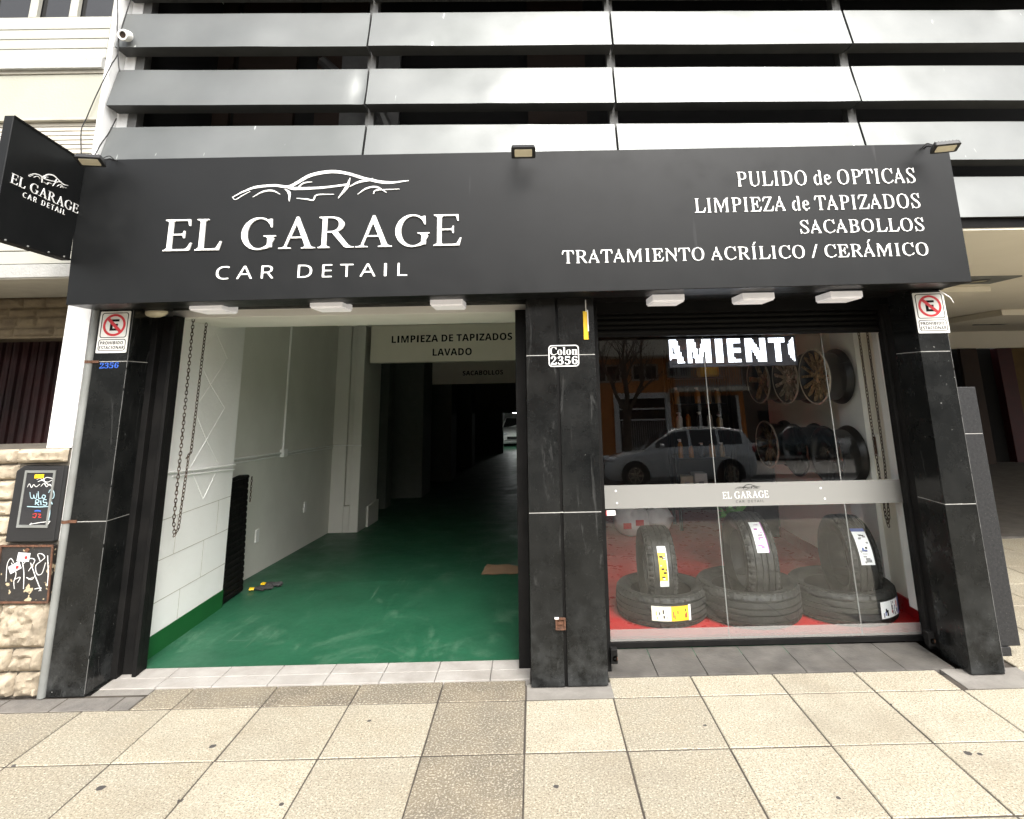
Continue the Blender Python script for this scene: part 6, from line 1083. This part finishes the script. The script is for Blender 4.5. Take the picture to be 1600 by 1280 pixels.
def stones(name, m, x0, x1, z0, z1, y, rows_, seed, amp=.02, parent=None, grain=10):
    """coursed rubble: every stone a bulging rock-faced block"""
    r = random.Random(seed); mb = MB(); z = z0
    for hgt in rows_:
        zt = min(z + hgt, z1); x = x0
        while x < x1 - .01:
            w_ = r.uniform(*((.14, .42) if hgt < .15 else (.2, .36))); xb = min(x + w_, x1)
            if x1 - xb < .08: xb = x1
            nx = max(3, int((xb-x)/.011)); nz = max(3, int((zt-z)/.011)); vs = []; off = r.uniform(0, 50); push = r.uniform(0, .014)
            for j in range(nz+1):
                for i in range(nx+1):
                    u, v = i/nx, j/nz; e = min(u, 1-u, v*(zt-z)/(xb-x), (1-v)*(zt-z)/(xb-x)) * (xb-x)
                    bulge = min(1, e/.016); px_, pz_ = x + .004 + (xb-x-.008)*u, z + .004 + (zt-z-.008)*v
                    nzv = mnoise.fractal(V3((px_*grain*1.5, pz_*grain*1.5, off)), .8, 2.1, 6) * .8 + .6 * abs(mnoise.noise(V3((px_*grain*2.2 + 7, pz_*grain*2.2, off))))
                    d = bulge * (amp*.7 + push + amp * nzv) - (1-bulge)*.004
                    vs.append((px_, y - d, pz_))
            fs = [(j*(nx+1)+i, j*(nx+1)+i+1, (j+1)*(nx+1)+i+1, (j+1)*(nx+1)+i) for j in range(nz) for i in range(nx)]
            mb.add(vs, fs); x = xb
        z = zt
        if z >= z1 - .01: break
    o = mb.build(name, m, parent, smooth=True); return o
stones('stone_lintel', M['stone_dark'], -6, -3.09, 2.17, 2.482, 4.70, (.075, .085, .07, .085, .08), 4, .012, nl)
box('lintel_core', M['stone_dark'], nl, -9, -3.088, 4.703, 5.0, 2.16, 2.488, 0)
stones('stone_reveal', M['stone_dark'], -4.5, -4.17, 1.3, 2.17, 4.66, (.1, .12, .09, .1, .12, .1, .1, .1), 8, .012, nl)
q = MB()
for k in range(40):
    x = -6 + k * .075; q.tube([(x, 5.2 + .012*(k % 2), .02), (x + .004, 5.2, 1.2), (x, 5.2 + .01*(k % 3), 2.4)], .036, 8)
q.build('curtain', M['curtain_red'], nl, smooth=True); box('porch_back', M['dark_room'], nl, -9, -2.95, 5.3, 5.4, 0, 2.5, 0)
# stone base wall with the meter cupboards
sb = thing('stone_wall', 'low wall of rough tan stone blocks at the left edge holding two cupboards', 'wall', (-3.3, 3.96, 0))
stones('stone_blocks', M['stone'], -4.6, -2.912, .005, .515, 3.962, (.13, .125, .26), 21, .032, sb, 9)
stones('stone_blocks', M['stone'], -4.6, -3.235, .515, 1.30, 3.962, (.12, .15, .1, .11, .09, .12, .1), 5, .028, sb, 9)
stones('coping', M['stone'], -4.6, -2.93, 1.302, 1.395, 3.945, (.092,), 9, .028, sb, 9)
box('wall_core', M['mortar'], sb, -4.6, -2.90, 3.966, 4.5, 0, 1.385, 0)
um = thing('meter_cupboard', 'black upper meter cupboard with glass pane and blue graffiti in the stone wall', 'cupboard', (-3.08, 3.95, .85))
q = MB()
fo = [(-3.225, .852), (-2.932, .848), (-2.932, 1.285), (-3.185, 1.292), (-3.225, 1.262)]
q.prism(fo, lambda u, v: V3((u, 3.925, v)), lambda u, v: V3((u, 3.97, v))); q.build('case', M['plastic_black'], um, .006)
q = MB(); band(q, [(-3.165, .935), (-2.975, .93), (-2.975, 1.262), (-3.165, 1.265)], [(-3.152, .95), (-2.988, .945), (-2.988, 1.248), (-3.152, 1.251)], lambda u, v: V3((u, 3.9245, v)), lambda u, v: V3((u, 3.917, v))); q.build('window_frame', M['pipe_grey'], um)
q = MB(); q.prism([(-3.152, .951), (-2.989, .946), (-2.989, 1.247), (-3.152, 1.25)], lambda u, v: V3((u, 3.9215, v)), lambda u, v: V3((u, 3.9235, v))); q.build('pane', M['meter_glass'], um)
q = MB(); q.box(-3.10, -3.045, 3.9165, 3.9205, 1.218, 1.240); q.build('seal_label', M['yellow'], um)
def scrib(name, m, par, lines, y, wd, M2):
    q = MB()
    for i, l in enumerate(lines): stroke(q, l, [wd*.8, wd, wd*.8], lambda u, v, w_: V3((*M2(u, v)[:1], y - w_, M2(u, v)[1])), .0006 + i*.0003, 0, 6)
    return q.build(name, m, par)
# zoom frame of the cupboard pane -> metres
def pz(u, v): p = at(u * .328, 680 + v * .328, Y=3.92); return (p.x, p.z)
def pzz(pts): return [pz(*p) for p in pts]
idt = lambda u, v: (u, v)
G1 = [[(142, 272), (146, 298), (158, 300), (160, 284)], [(160, 284), (164, 300), (172, 300), (176, 278)], [(182, 268), (184, 300), (198, 300)], [(206, 284), (200, 296), (210, 302), (216, 290), (206, 284)],
      [(232, 275), (238, 262), (252, 264), (258, 280), (254, 300), (240, 300)], [(168, 332), (172, 308), (184, 310), (184, 320), (172, 322), (186, 334)], [(194, 312), (196, 334)], [(222, 308), (208, 308), (208, 320), (222, 322), (220, 334), (204, 332)], [(238, 300), (236, 325)], [(244, 318), (250, 330)], [(130, 340), (180, 342), (232, 340)], [(236, 336), (238, 370), (232, 405)]]
scrib('graffiti', M['paint_pale_blue'], um, [pzz(l) for l in G1], 3.9212, .0048, idt)
G2 = [[(175, 212), (190, 206), (205, 214), (220, 202), (250, 206)], [(180, 222), (200, 216), (225, 224), (248, 214)], [(130, 248), (140, 232), (150, 250), (160, 236), (172, 246), (190, 234)], [(195, 244), (210, 230), (222, 246), (236, 234), (246, 246)], [(205, 200), (215, 225), (240, 240)], [(140, 425), (180, 418), (240, 410)], [(140, 436), (150, 418)], [(225, 430), (238, 412)]]
scrib('graffiti', M['paint_white'], um, [pzz(l) for l in G2], 3.9209, .0034, idt)
scrib('graffiti', M['paint_red'], um, [pzz(l) for l in [[(155, 378), (172, 374), (168, 392), (155, 390)], [(180, 376), (194, 378), (184, 390), (196, 392)]]], 3.9206, .005, idt)
scrib('graffiti', M['blue_paint'], um, [pzz([(164, 362), (180, 360), (194, 363)])], 3.9206, .008, idt)
lm = thing('meter_cupboard', 'rusty black lower cupboard door covered in white scribbles and two stickers', 'cupboard', (-3.08, 3.95, .5))
q = MB(); q.prism([(-3.238, .520), (-2.913, .514), (-2.932, .826), (-3.243, .832)], lambda u, v: V3((u, 3.93, v)), lambda u, v: V3((u, 3.97, v))); q.build('door', mat('chipped_black', (.016, .015, .015), (.024, .022, .02), rough=.5, rvar=.15, bump=.3, speck=(22, .60, (.42, .34, .22))), lm, .004)
q = MB(); band(q, [(-3.243, .515), (-2.908, .509), (-2.928, .831), (-3.248, .837)], [(-3.234, .526), (-2.918, .52), (-2.937, .82), (-3.238, .826)], lambda u, v: V3((u, 3.9295, v)), lambda u, v: V3((u, 3.922, v))); q.build('door_frame', M['rust'], lm)
q = MB(); q.lathe([(.0001, .006), (.012, .005), (.014, 0)], Matrix.Translation((-3.085, 3.9295, .803)) @ Matrix.Rotation(R(90), 4, 'X'), 14); q.build('lock', M['rust'], lm, smooth=True)
G3 = [[(22, 700), (28, 620), (45, 590), (60, 610)], [(48, 610), (70, 660), (60, 700), (62, 735)], [(62, 690), (90, 680), (78, 705)], [(100, 600), (108, 660), (106, 735)], [(100, 620), (135, 590), (160, 600), (130, 650)], [(140, 610), (165, 680), (190, 745)], [(120, 680), (145, 690), (160, 675)], [(185, 600), (175, 570), (195, 568), (208, 585), (190, 602), (165, 625), (172, 665), (195, 660), (212, 610)], [(222, 575), (225, 660), (220, 720)], [(130, 690), (150, 680)], [(160, 735), (190, 730), (180, 745)]]
scrib('graffiti', M['paint_white'], lm, [pzz(l) for l in G3], 3.9296, .0042, idt)
q = MB()
for k, (u, v, w_, h_, a) in enumerate(((110, 582, 50, 32, -4), (68, 632, 46, 30, 28))):
    p = at(u * .328, 680 + v * .328, Y=3.925); Mr = Matrix.Rotation(R(-a), 3, 'Y'); hw, hh = w_*.328*4.2/930/2, h_*.328*4.2/930/2
    q.hexa([V3((p.x, 3.9290 - k*.0003, p.z)) + Mr @ V3((a_*hw, 0, b2*hh)) for a_, b2 in ((-1, -1), (1, -1), (1, 1), (-1, 1))], [V3((p.x, 3.9282 - k*.0003, p.z)) + Mr @ V3((a_*hw, 0, b2*hh)) for a_, b2 in ((-1, -1), (1, -1), (1, 1), (-1, 1))])
q.build('sticker', M['label_white'], lm)
q = MB()
for u, v in ((122, 584), (80, 630)):
    p = at(u * .328, 680 + v * .328, Y=3.925); q.lathe([(.0001, .0006), (.010, .0006), (.010, 0)], Matrix.Translation((p.x, 3.9276, p.z)) @ Matrix.Rotation(R(90), 4, 'X'), 14)
q.build('sticker_mark', M['paint_red'], lm)

# cables on the facade
def cable(label, pts, r=.0045, y=3.93):
    P = catmull([V3((*[at(a, b, Y=y)[0]], y, at(a, b, Y=y).z)) for a, b in pts], 8)
    return tag(MB().tube(P, r, 6).build('hanging_cable', M['cable_black'], smooth=True), label, 'cable', 'cables along the party wall')
cable('black cable running down the white wall edge past the louvres to the sign', [(184, -30), (183, 40), (185, 80), (172, 105), (150, 150), (135, 185), (127, 205), (127, 245)], .004, 3.935)
cable('black cable dropping straight past the ends of the upper louvres', [(204, 0), (186, 60), (185, 95), (187, 112)], .0045, 3.92)
cable('short black cable slanting from a louvre end down to the left floodlight', [(182, 185), (170, 208), (158, 225), (148, 243)], .004, 3.92)

# ------------------------------------------------------------------ right neighbour: covered entrance
nr = thing('entrance_building', 'neighbouring building with a beige covered entrance right of the shop', 'building', (5, 6, 0))
box('ceiling', M['beige_soffit'], nr, 2.79, 18, 4.001, 13, 2.72, 2.80, 0)
q = MB(); q.box(2.79, 18, 3.99, 4.0, 2.735, 2.82); q.build('ceiling_edge', M['shutter_black'], nr)
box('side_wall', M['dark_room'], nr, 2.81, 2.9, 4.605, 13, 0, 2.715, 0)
box('lintel_wall', M['beige_soffit'], nr, 2.91, 18, 12.8, 13, 2.36, 2.715, 0)
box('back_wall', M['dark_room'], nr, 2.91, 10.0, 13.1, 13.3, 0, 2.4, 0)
box('red_jamb', M['red_paint'], nr, 10.0, 10.32, 12.9, 13.3, 0, 2.358, .01)
box('tan_wall', M['tan_wall'], nr, 10.33, 18, 12.95, 13.3, 0, 2.358, 0)
box('brown_post', M['dark_wood'], nr, 9.05, 9.42, 12.7, 12.79, 0, 2.355, .01)
box('ceiling_panel', M['beige_soffit'], nr, 3.1, 5.10, 6.5, 7.25, 2.655, 2.715, .003)
box('ceiling_panel', M['beige_soffit'], nr, 7.0, 16, 8.8, 10.2, 2.63, 2.715, .003)
q = MB(); q.box(2.91, 18, 7.0, 13.0, -.1, .02); q.build('inner_floor', M['slate_sill'], nr)
for i, (x, y, z, lab) in enumerate(((4.66, 6.08, 2.712, 'round recessed downlight in a dark square plate nearest the sign corner'), (8.6, 11.0, 2.712, 'round recessed downlight deeper in the entrance ceiling'))):
    t = thing('downlight', lab, 'ceiling lamp', (x, y, z), 'downlights in the entrance ceiling')
    q = MB(); q.box(x - .28, x + .28, y - .22, y + .22, z - .006, z + .006); q.build('plate', M['pipe_grey'], t)
    q = MB(); q.lathe([(.075, -.004), (.085, -.012), (.10, -.008), (.10, 0), (.075, 0)], Matrix.Translation((x, y, z - .006)), 24, True); q.build('ring', M['dark_steel'], t, smooth=True)
    q = MB(); q.lathe([(.0001, -.004), (.075, -.004), (.075, 0)], Matrix.Translation((x, y, z - .006)), 24); q.build('lens', M['lens_led'], t)
tbox = MB().box(2.91, 18, 3.95, 4.3, 3.25, 9); tbox.build('upper_wall', M['dark_room'], nr) if False else None

# ------------------------------------------------------------------ cars
def car(label, loc, yaw, paint, L=4.35, W_=1.78, H=1.55, suv=True, group='parked cars'):
    t = thing('parked_car', label, 'car', loc, group); t.rotation_euler = (0, 0, R(yaw))
    def P(mb, nm, m, par=None, sm=True, bv=0): mb.local = True; return mb.build(nm, m, par or t, smooth=sm, bevel=bv)
    hw = W_ / 2; k = H / 1.55
    # station: x (front negative), sill z, belt z, half width
    st = [(-.5, .32, .52, .62), (-.485, .24, .66, .80), (-.44, .20, .78, .93), (-.34, .19, .88, .985), (-.22, .19, .95, 1), (0, .19, .99, 1), (.2, .19, 1.02, 1), (.36, .20, 1.05, .985), (.45, .22, 1.06, .95), (.485, .28, 1.02, .90), (.5, .36, .80, .80)]
    mb = MB(); vs = []
    for s_, zs, zb, w_ in st:
        x = s_*L; w_ *= hw; zb *= k
        half = [(0, zs), (w_*.86, zs), (w_*.97, zs + .10), (w_, (zs+zb)*.48), (w_*.985, zb - .12), (w_*.93, zb - .02), (w_*.80, zb + .012), (0, zb + .035)]
        ring = [(x, -y, z) for y, z in half] + [(x, y, z) for y, z in half[-2:0:-1]]
        vs += ring
    n = 14; fs = [(i*n+j, i*n+(j+1) % n, (i+1)*n+(j+1) % n, (i+1)*n+j) for i in range(len(st)-1) for j in range(n)] + [tuple(range(n)), tuple(range(len(st)*n-1, (len(st)-1)*n-1, -1))]
    mb.add(vs, fs); P(mb, 'body', paint)
    # greenhouse: belt and roof profile along x
    roof = [(-.235, .97, .99), (-.13, .99, 1.25), (-.04, 1.0, 1.47), (.06, 1.01, 1.545), (.2, 1.02, 1.55), (.34, 1.04, 1.50), (.43, 1.05, 1.42), (.475, 1.04, 1.06)]
    vs = []
    for s_, zb, zr in roof:
        x = s_*L; zb *= k; zr *= k; tp = hw * (.93 - .24 * max(0, (zr-zb)) / .55)
        half = [(hw*.93, zb - .05), (tp + .012, zb + (zr-zb)*.86 if zr > zb else zb), (tp - .06, zr - .006), (0, zr + .012)]
        vs += [(x, -y, z) for y, z in half] + [(x, y, z) for y, z in half[-2::-1]]
    n2 = 7; mb = MB(); mb.add(vs, [(i*n2+j, i*n2+j+1, (i+1)*n2+j+1, (i+1)*n2+j) for i in range(len(roof)-1) for j in range(n2-1)]); P(mb, 'cabin', paint)
    def rz_(s_):
        for a, b in zip(roof, roof[1:]):
            if a[0] <= s_ <= b[0]: u = (s_-a[0])/(b[0]-a[0]); return (a[1]+u*(b[1]-a[1]))*k, (a[2]+u*(b[2]-a[2]))*k
    def side(s_, v, sg):
        zb, zr = rz_(s_); z0, y0 = zb + .03, hw*.93; tp = hw*(.93 - .24*max(0, zr-zb)/.55) + .012; z1 = zb + (zr-zb)*.84
        z = z0 + (z1-z0)*v; f = (z - zb + .05) / max(.05, (zb + (zr-zb)*.86 - zb + .05)); return V3((s_*L, sg*(y0 + (tp-y0)*f + .008), z))
    for sg in (-1, 1):
        for s0, s1 in ((-.165, .055), (.075, .245), (.265, .41)):
            q = MB(); m_ = 10; ss = [s0 + (s1-s0)*i/m_ for i in range(m_+1)]
            vs = [side(s_, v, sg) for s_ in ss for v in (0, 1)]; q.add(vs, [(2*i, 2*i+2, 2*i+3, 2*i+1) for i in range(m_)]); P(q, 'side_window', M['car_glass'])
        q = MB(); q.tube([side(s_, 1.12, sg) + V3((0, sg*.004, .0)) for s_ in (-.16, -.1, -.04, .06, .2, .34, .42)], .011, 6); P(q, 'roof_rail', M['alloy_lip'])
        q = MB(); q.ellipsoid((-.13*L, sg*(hw + .09), 1.06*k), (.07, .10, .07), 10); P(q, 'wing_mirror', paint)
        for s_ in (-.03, .17):
            q = MB(); q.box(s_*L - .08, s_*L + .08, sg*hw*.99 - .012, sg*hw*.99 + .022, .84*k, .865*k); P(q, 'door_handle', M['alloy_lip'], bv=.006)
        q = MB(); q.ellipsoid((-.455*L, sg*hw*.70, .72*k), (.17, .20, .085), 12); P(q, 'headlight', M['lamp_clear'])
        q = MB(); q.ellipsoid((.482*L, sg*hw*.78, .92*k), (.09, .14, .12), 12); P(q, 'tail_light', M['lamp_red'])
    q = MB(); tp = hw*.62; q.add([(-.228*L, -hw*.80, .985*k), (-.228*L, hw*.80, .985*k), (-.055*L, tp, 1.455*k), (-.055*L, -tp, 1.455*k)], [(0, 1, 2, 3)])
    q.v = [(x - .02, y, z + .012) for x, y, z in q.v]; P(q, 'windscreen', M['car_glass'])
    q = MB(); q.add([(.474*L, -hw*.72, 1.10*k), (.474*L, hw*.72, 1.10*k), (.436*L, tp, 1.40*k), (.436*L, -tp, 1.40*k)], [(0, 1, 2, 3)]); q.v = [(x + .02, y, z) for x, y, z in q.v]; P(q, 'rear_window', M['car_glass'])
    q = MB(); q.box(-.503*L, -.49*L, -hw*.5, hw*.5, .46*k, .60*k); P(q, 'grille', M['plastic_black'], sm=False)
    for s_ in (-.31, .31):
        for sg in (-1, 1):
            Mw = Matrix.Translation((s_*L, sg*hw, .33)) @ Matrix.Rotation(R(90), 4, 'X')
            q = MB(); q.lathe([(.0001, -.012), (.40, -.012), (.40, .012), (.0001, .012)], Mw, 28); q.v = [(x, y, max(z, .19)) for x, y, z in q.v]; P(q, 'wheel_arch', M['plastic_black'])
            wh = MB(); wh.lathe([(.20, -.10), (.31, -.11), (.33, -.08), (.33, .08), (.31, .11), (.20, .10)], Matrix.Translation((s_*L, sg*(hw - .08), .33)) @ Matrix.Rotation(R(90), 4, 'X'), 28, True); wo_ = P(wh, 'wheel', M['rubber'])
            rm = MB(); Mr = Matrix.Translation((s_*L, sg*(hw + .012), .33)) @ Matrix.Rotation(R(-90*sg), 4, 'X'); rm.lathe([(.20, 0), (.21, .012), (.19, .016), (.185, 0)], Mr, 28, True)
            for j in range(7):
                a = 2*pi*j/7; c_, s2 = cos(a), sin(a); rm.add([Mr @ V3((c_*r_ - s2*w2_, s2*r_ + c_*w2_, z_)) for z_ in (.0, .014) for r_, w2_ in ((.02, -.03), (.19, -.02), (.19, .02), (.02, .03))], [(0, 1, 2, 3), (7, 6, 5, 4), (0, 4, 5, 1), (1, 5, 6, 2), (2, 6, 7, 3), (3, 7, 4, 0)])
            o_ = MB.build; rm.local = True; r_ob = rm.build('rim', M['alloy_silver'], wo_, smooth=True)
    return t
car('silver crossover car parked across the street, reflected in the window glass', (4.15, -9.55, -.14), 0, M['car_silver'], 4.3, 1.82, 1.62)
car('white hatchback parked ahead of the silver car, its tail in the glass', (-.15, -10.3, -.14), 0, M['car_white'], 4.1, 1.72, 1.45)
car('dark teal hatchback parked far off, reflected between the wall wheels', (11.8, -20, -.008), 0, M['car_teal'], 3.9, 1.72, 1.5)
car('white car facing left far off, reflected at the right of the window', (16.1, -20.4, -.008), 0, M['car_white'], 4.3, 1.75, 1.45)
car('pale car parked at the dark far end of the garage', (-.95, 34.2, -1.27), 90, M['car_white'], 4.3, 1.75, 1.5, group=None)

# ------------------------------------------------------------------ across the street
ob = thing('street_building', 'orange rendered building with cream slab and white windows, reflected in the glass', 'building', (2, -14, 0))
OY = -14.0
box('wall', M['orange_wall'], ob, -6, 7.9, OY - 3, OY, -.05, 4.03, 0)
box('balcony_slab', M['pale_render'], ob, -6.5, 5.4, OY - 3, OY + .9, 4.035, 4.72, .02)
box('upper_wall', M['pale_render'], ob, -6, 7.9, OY - 3, OY - .1, 4.73, 5.8, 0)
for x0, x1, z0, z1 in ((2.2, 3.35, 3.15, 3.82), (3.75, 4.75, 3.2, 3.82), (-1, .3, 3.2, 3.82), (5.1, 6.0, 3.3, 3.9)):
    q = MB(); band(q, [(x0, z0), (x1, z0), (x1, z1), (x0, z1)], [(x0 + .07, z0 + .07), (x1 - .07, z0 + .07), (x1 - .07, z1 - .07), (x0 + .07, z1 - .07)], lambda u, v: V3((u, OY + .001, v)), lambda u, v: V3((u, OY + .08, v))); q.box((x0+x1)/2 - .04, (x0+x1)/2 + .04, OY + .002, OY + .07, z0 + .071, z1 - .071)
    f_ = q.build('window', M['cream_board'], ob); box('pane', M['glass_dark'], f_, x0 + .071, x1 - .071, OY + .003, OY + .02, z0 + .071, z1 - .071, 0)
q = MB(); band(q, [(3.0, .0), (5.1, .0), (5.1, 2.75), (3.0, 2.75)], [(3.18, 0.001), (4.92, 0.001), (4.92, 2.55), (3.18, 2.55)], lambda u, v: V3((u, OY + .001, v)), lambda u, v: V3((u, OY + .15, v))); q.box(3.181, 4.919, OY + .01, OY + .08, 1.75, 1.81); q.box(3.181, 4.919, OY + .01, OY + .08, 2.14, 2.2)
q.build('shopfront_frame', M['party_white'], ob); box('shopfront_glass', M['glass_dark'], ob, 3.181, 4.919, OY + .002, OY + .009, 0, 2.549, 0)
q = MB()
for k in range(22): q.box(3.2 + k*.08, 3.225 + k*.08, OY + .03, OY + .06, .05, 1.74)
q.build('grille', M['steel_bar'], ob)
box('shutter_door', M['red_paint'], ob, 1.2, 2.4, OY + .001, OY + .03, 0, 2.1, 0)
q = MB()
for k in range(28): q.box(5.2 + k*.09, 5.235 + k*.09, OY + .84, OY + .88, 2.95, 3.62)
q.box(5.15, 7.75, OY + .82, OY + .9, 3.62, 3.68); q.box(5.15, 7.75, OY + .82, OY + .9, 2.88, 2.94); q.build('balcony_railing', M['steel_bar'], ob)
box('balcony_floor', M['pale_render'], ob, 5.1, 7.85, OY + .001, OY + .95, 2.74, 2.87, 0)
box('shop_recess', M['glass_dark'], ob, 5.4, 7.7, OY + .001, OY + .02, .1, 2.6, 0)
q = MB()
for x in (5.45, 6.2, 6.95, 7.65): q.box(x - .05, x + .05, OY + .021, OY + .08, .1, 2.6)
q.build('shopfront_post', M['party_white'], ob)
pb = thing('street_building', 'pale rendered block standing beyond the far cars, reflected at the right', 'building', (14, -24, 0))
box('wall', M['brown_render'], pb, 8.5, 26, -27, -24, -.05, 6.5, 0)
for x in (9.5, 12, 14.5, 17, 19.5):
    box('window', M['glass_dark'], pb, x, x + 1.2, -23.999, -23.95, 3.4, 4.8, 0); box('door', M['glass_dark'], pb, x, x + 1.3, -23.999, -23.95, 0, 2.3, 0)
wbk = thing('street_building', 'grey rendered block opposite, left of the orange building', 'building', (-12, -14, 0))
box('wall', M['pale_render'], wbk, -26, -6.6, -18, -14, -.05, 4.6, 0)
for x in (-22, -19, -16, -13, -10): box('window', M['glass_dark'], wbk, x, x + 1.2, -13.999, -13.96, 3.4, 4.8, 0)
tr = thing('street_tree', 'bare leafless street tree reflected against the orange wall', 'tree', (3.1, -11.6, 0))
rt = random.Random(4); q = MB(); q.tube([(3.1, -11.6, -.02), (3.08, -11.6, 1.2), (3.14, -11.62, 2.0)], [.17, .14, .13], 10); q.build('trunk', M['bark'], tr, smooth=True)
q = MB()
def branch(p, d, L, r, lv_):
    e = p + d * L; mid = p.lerp(e, .5) + V3((rt.uniform(-.06, .06), rt.uniform(-.06, .06), 0)) * L
    q.tube([p, mid, e], [r, r*.8, r*.6], 6)
    if lv_:
        for _ in range(3 if lv_ > 1 else 2):
            nd = (d + V3((rt.uniform(-.75, .75), rt.uniform(-.6, .6), rt.uniform(-.1, .5)))).normalized(); branch(e if rt.random() < .6 else mid, nd, L * rt.uniform(.6, .8), r * .55, lv_ - 1)
for dx, dy in ((-.45, .1), (.05, -.2), (.5, .15), (-.1, .3)): branch(V3((3.13, -11.61, 1.9)), V3((dx, dy, 1)).normalized(), 1.3, .085, 4)
q.build('crown', M['bark'], tr, smooth=True)
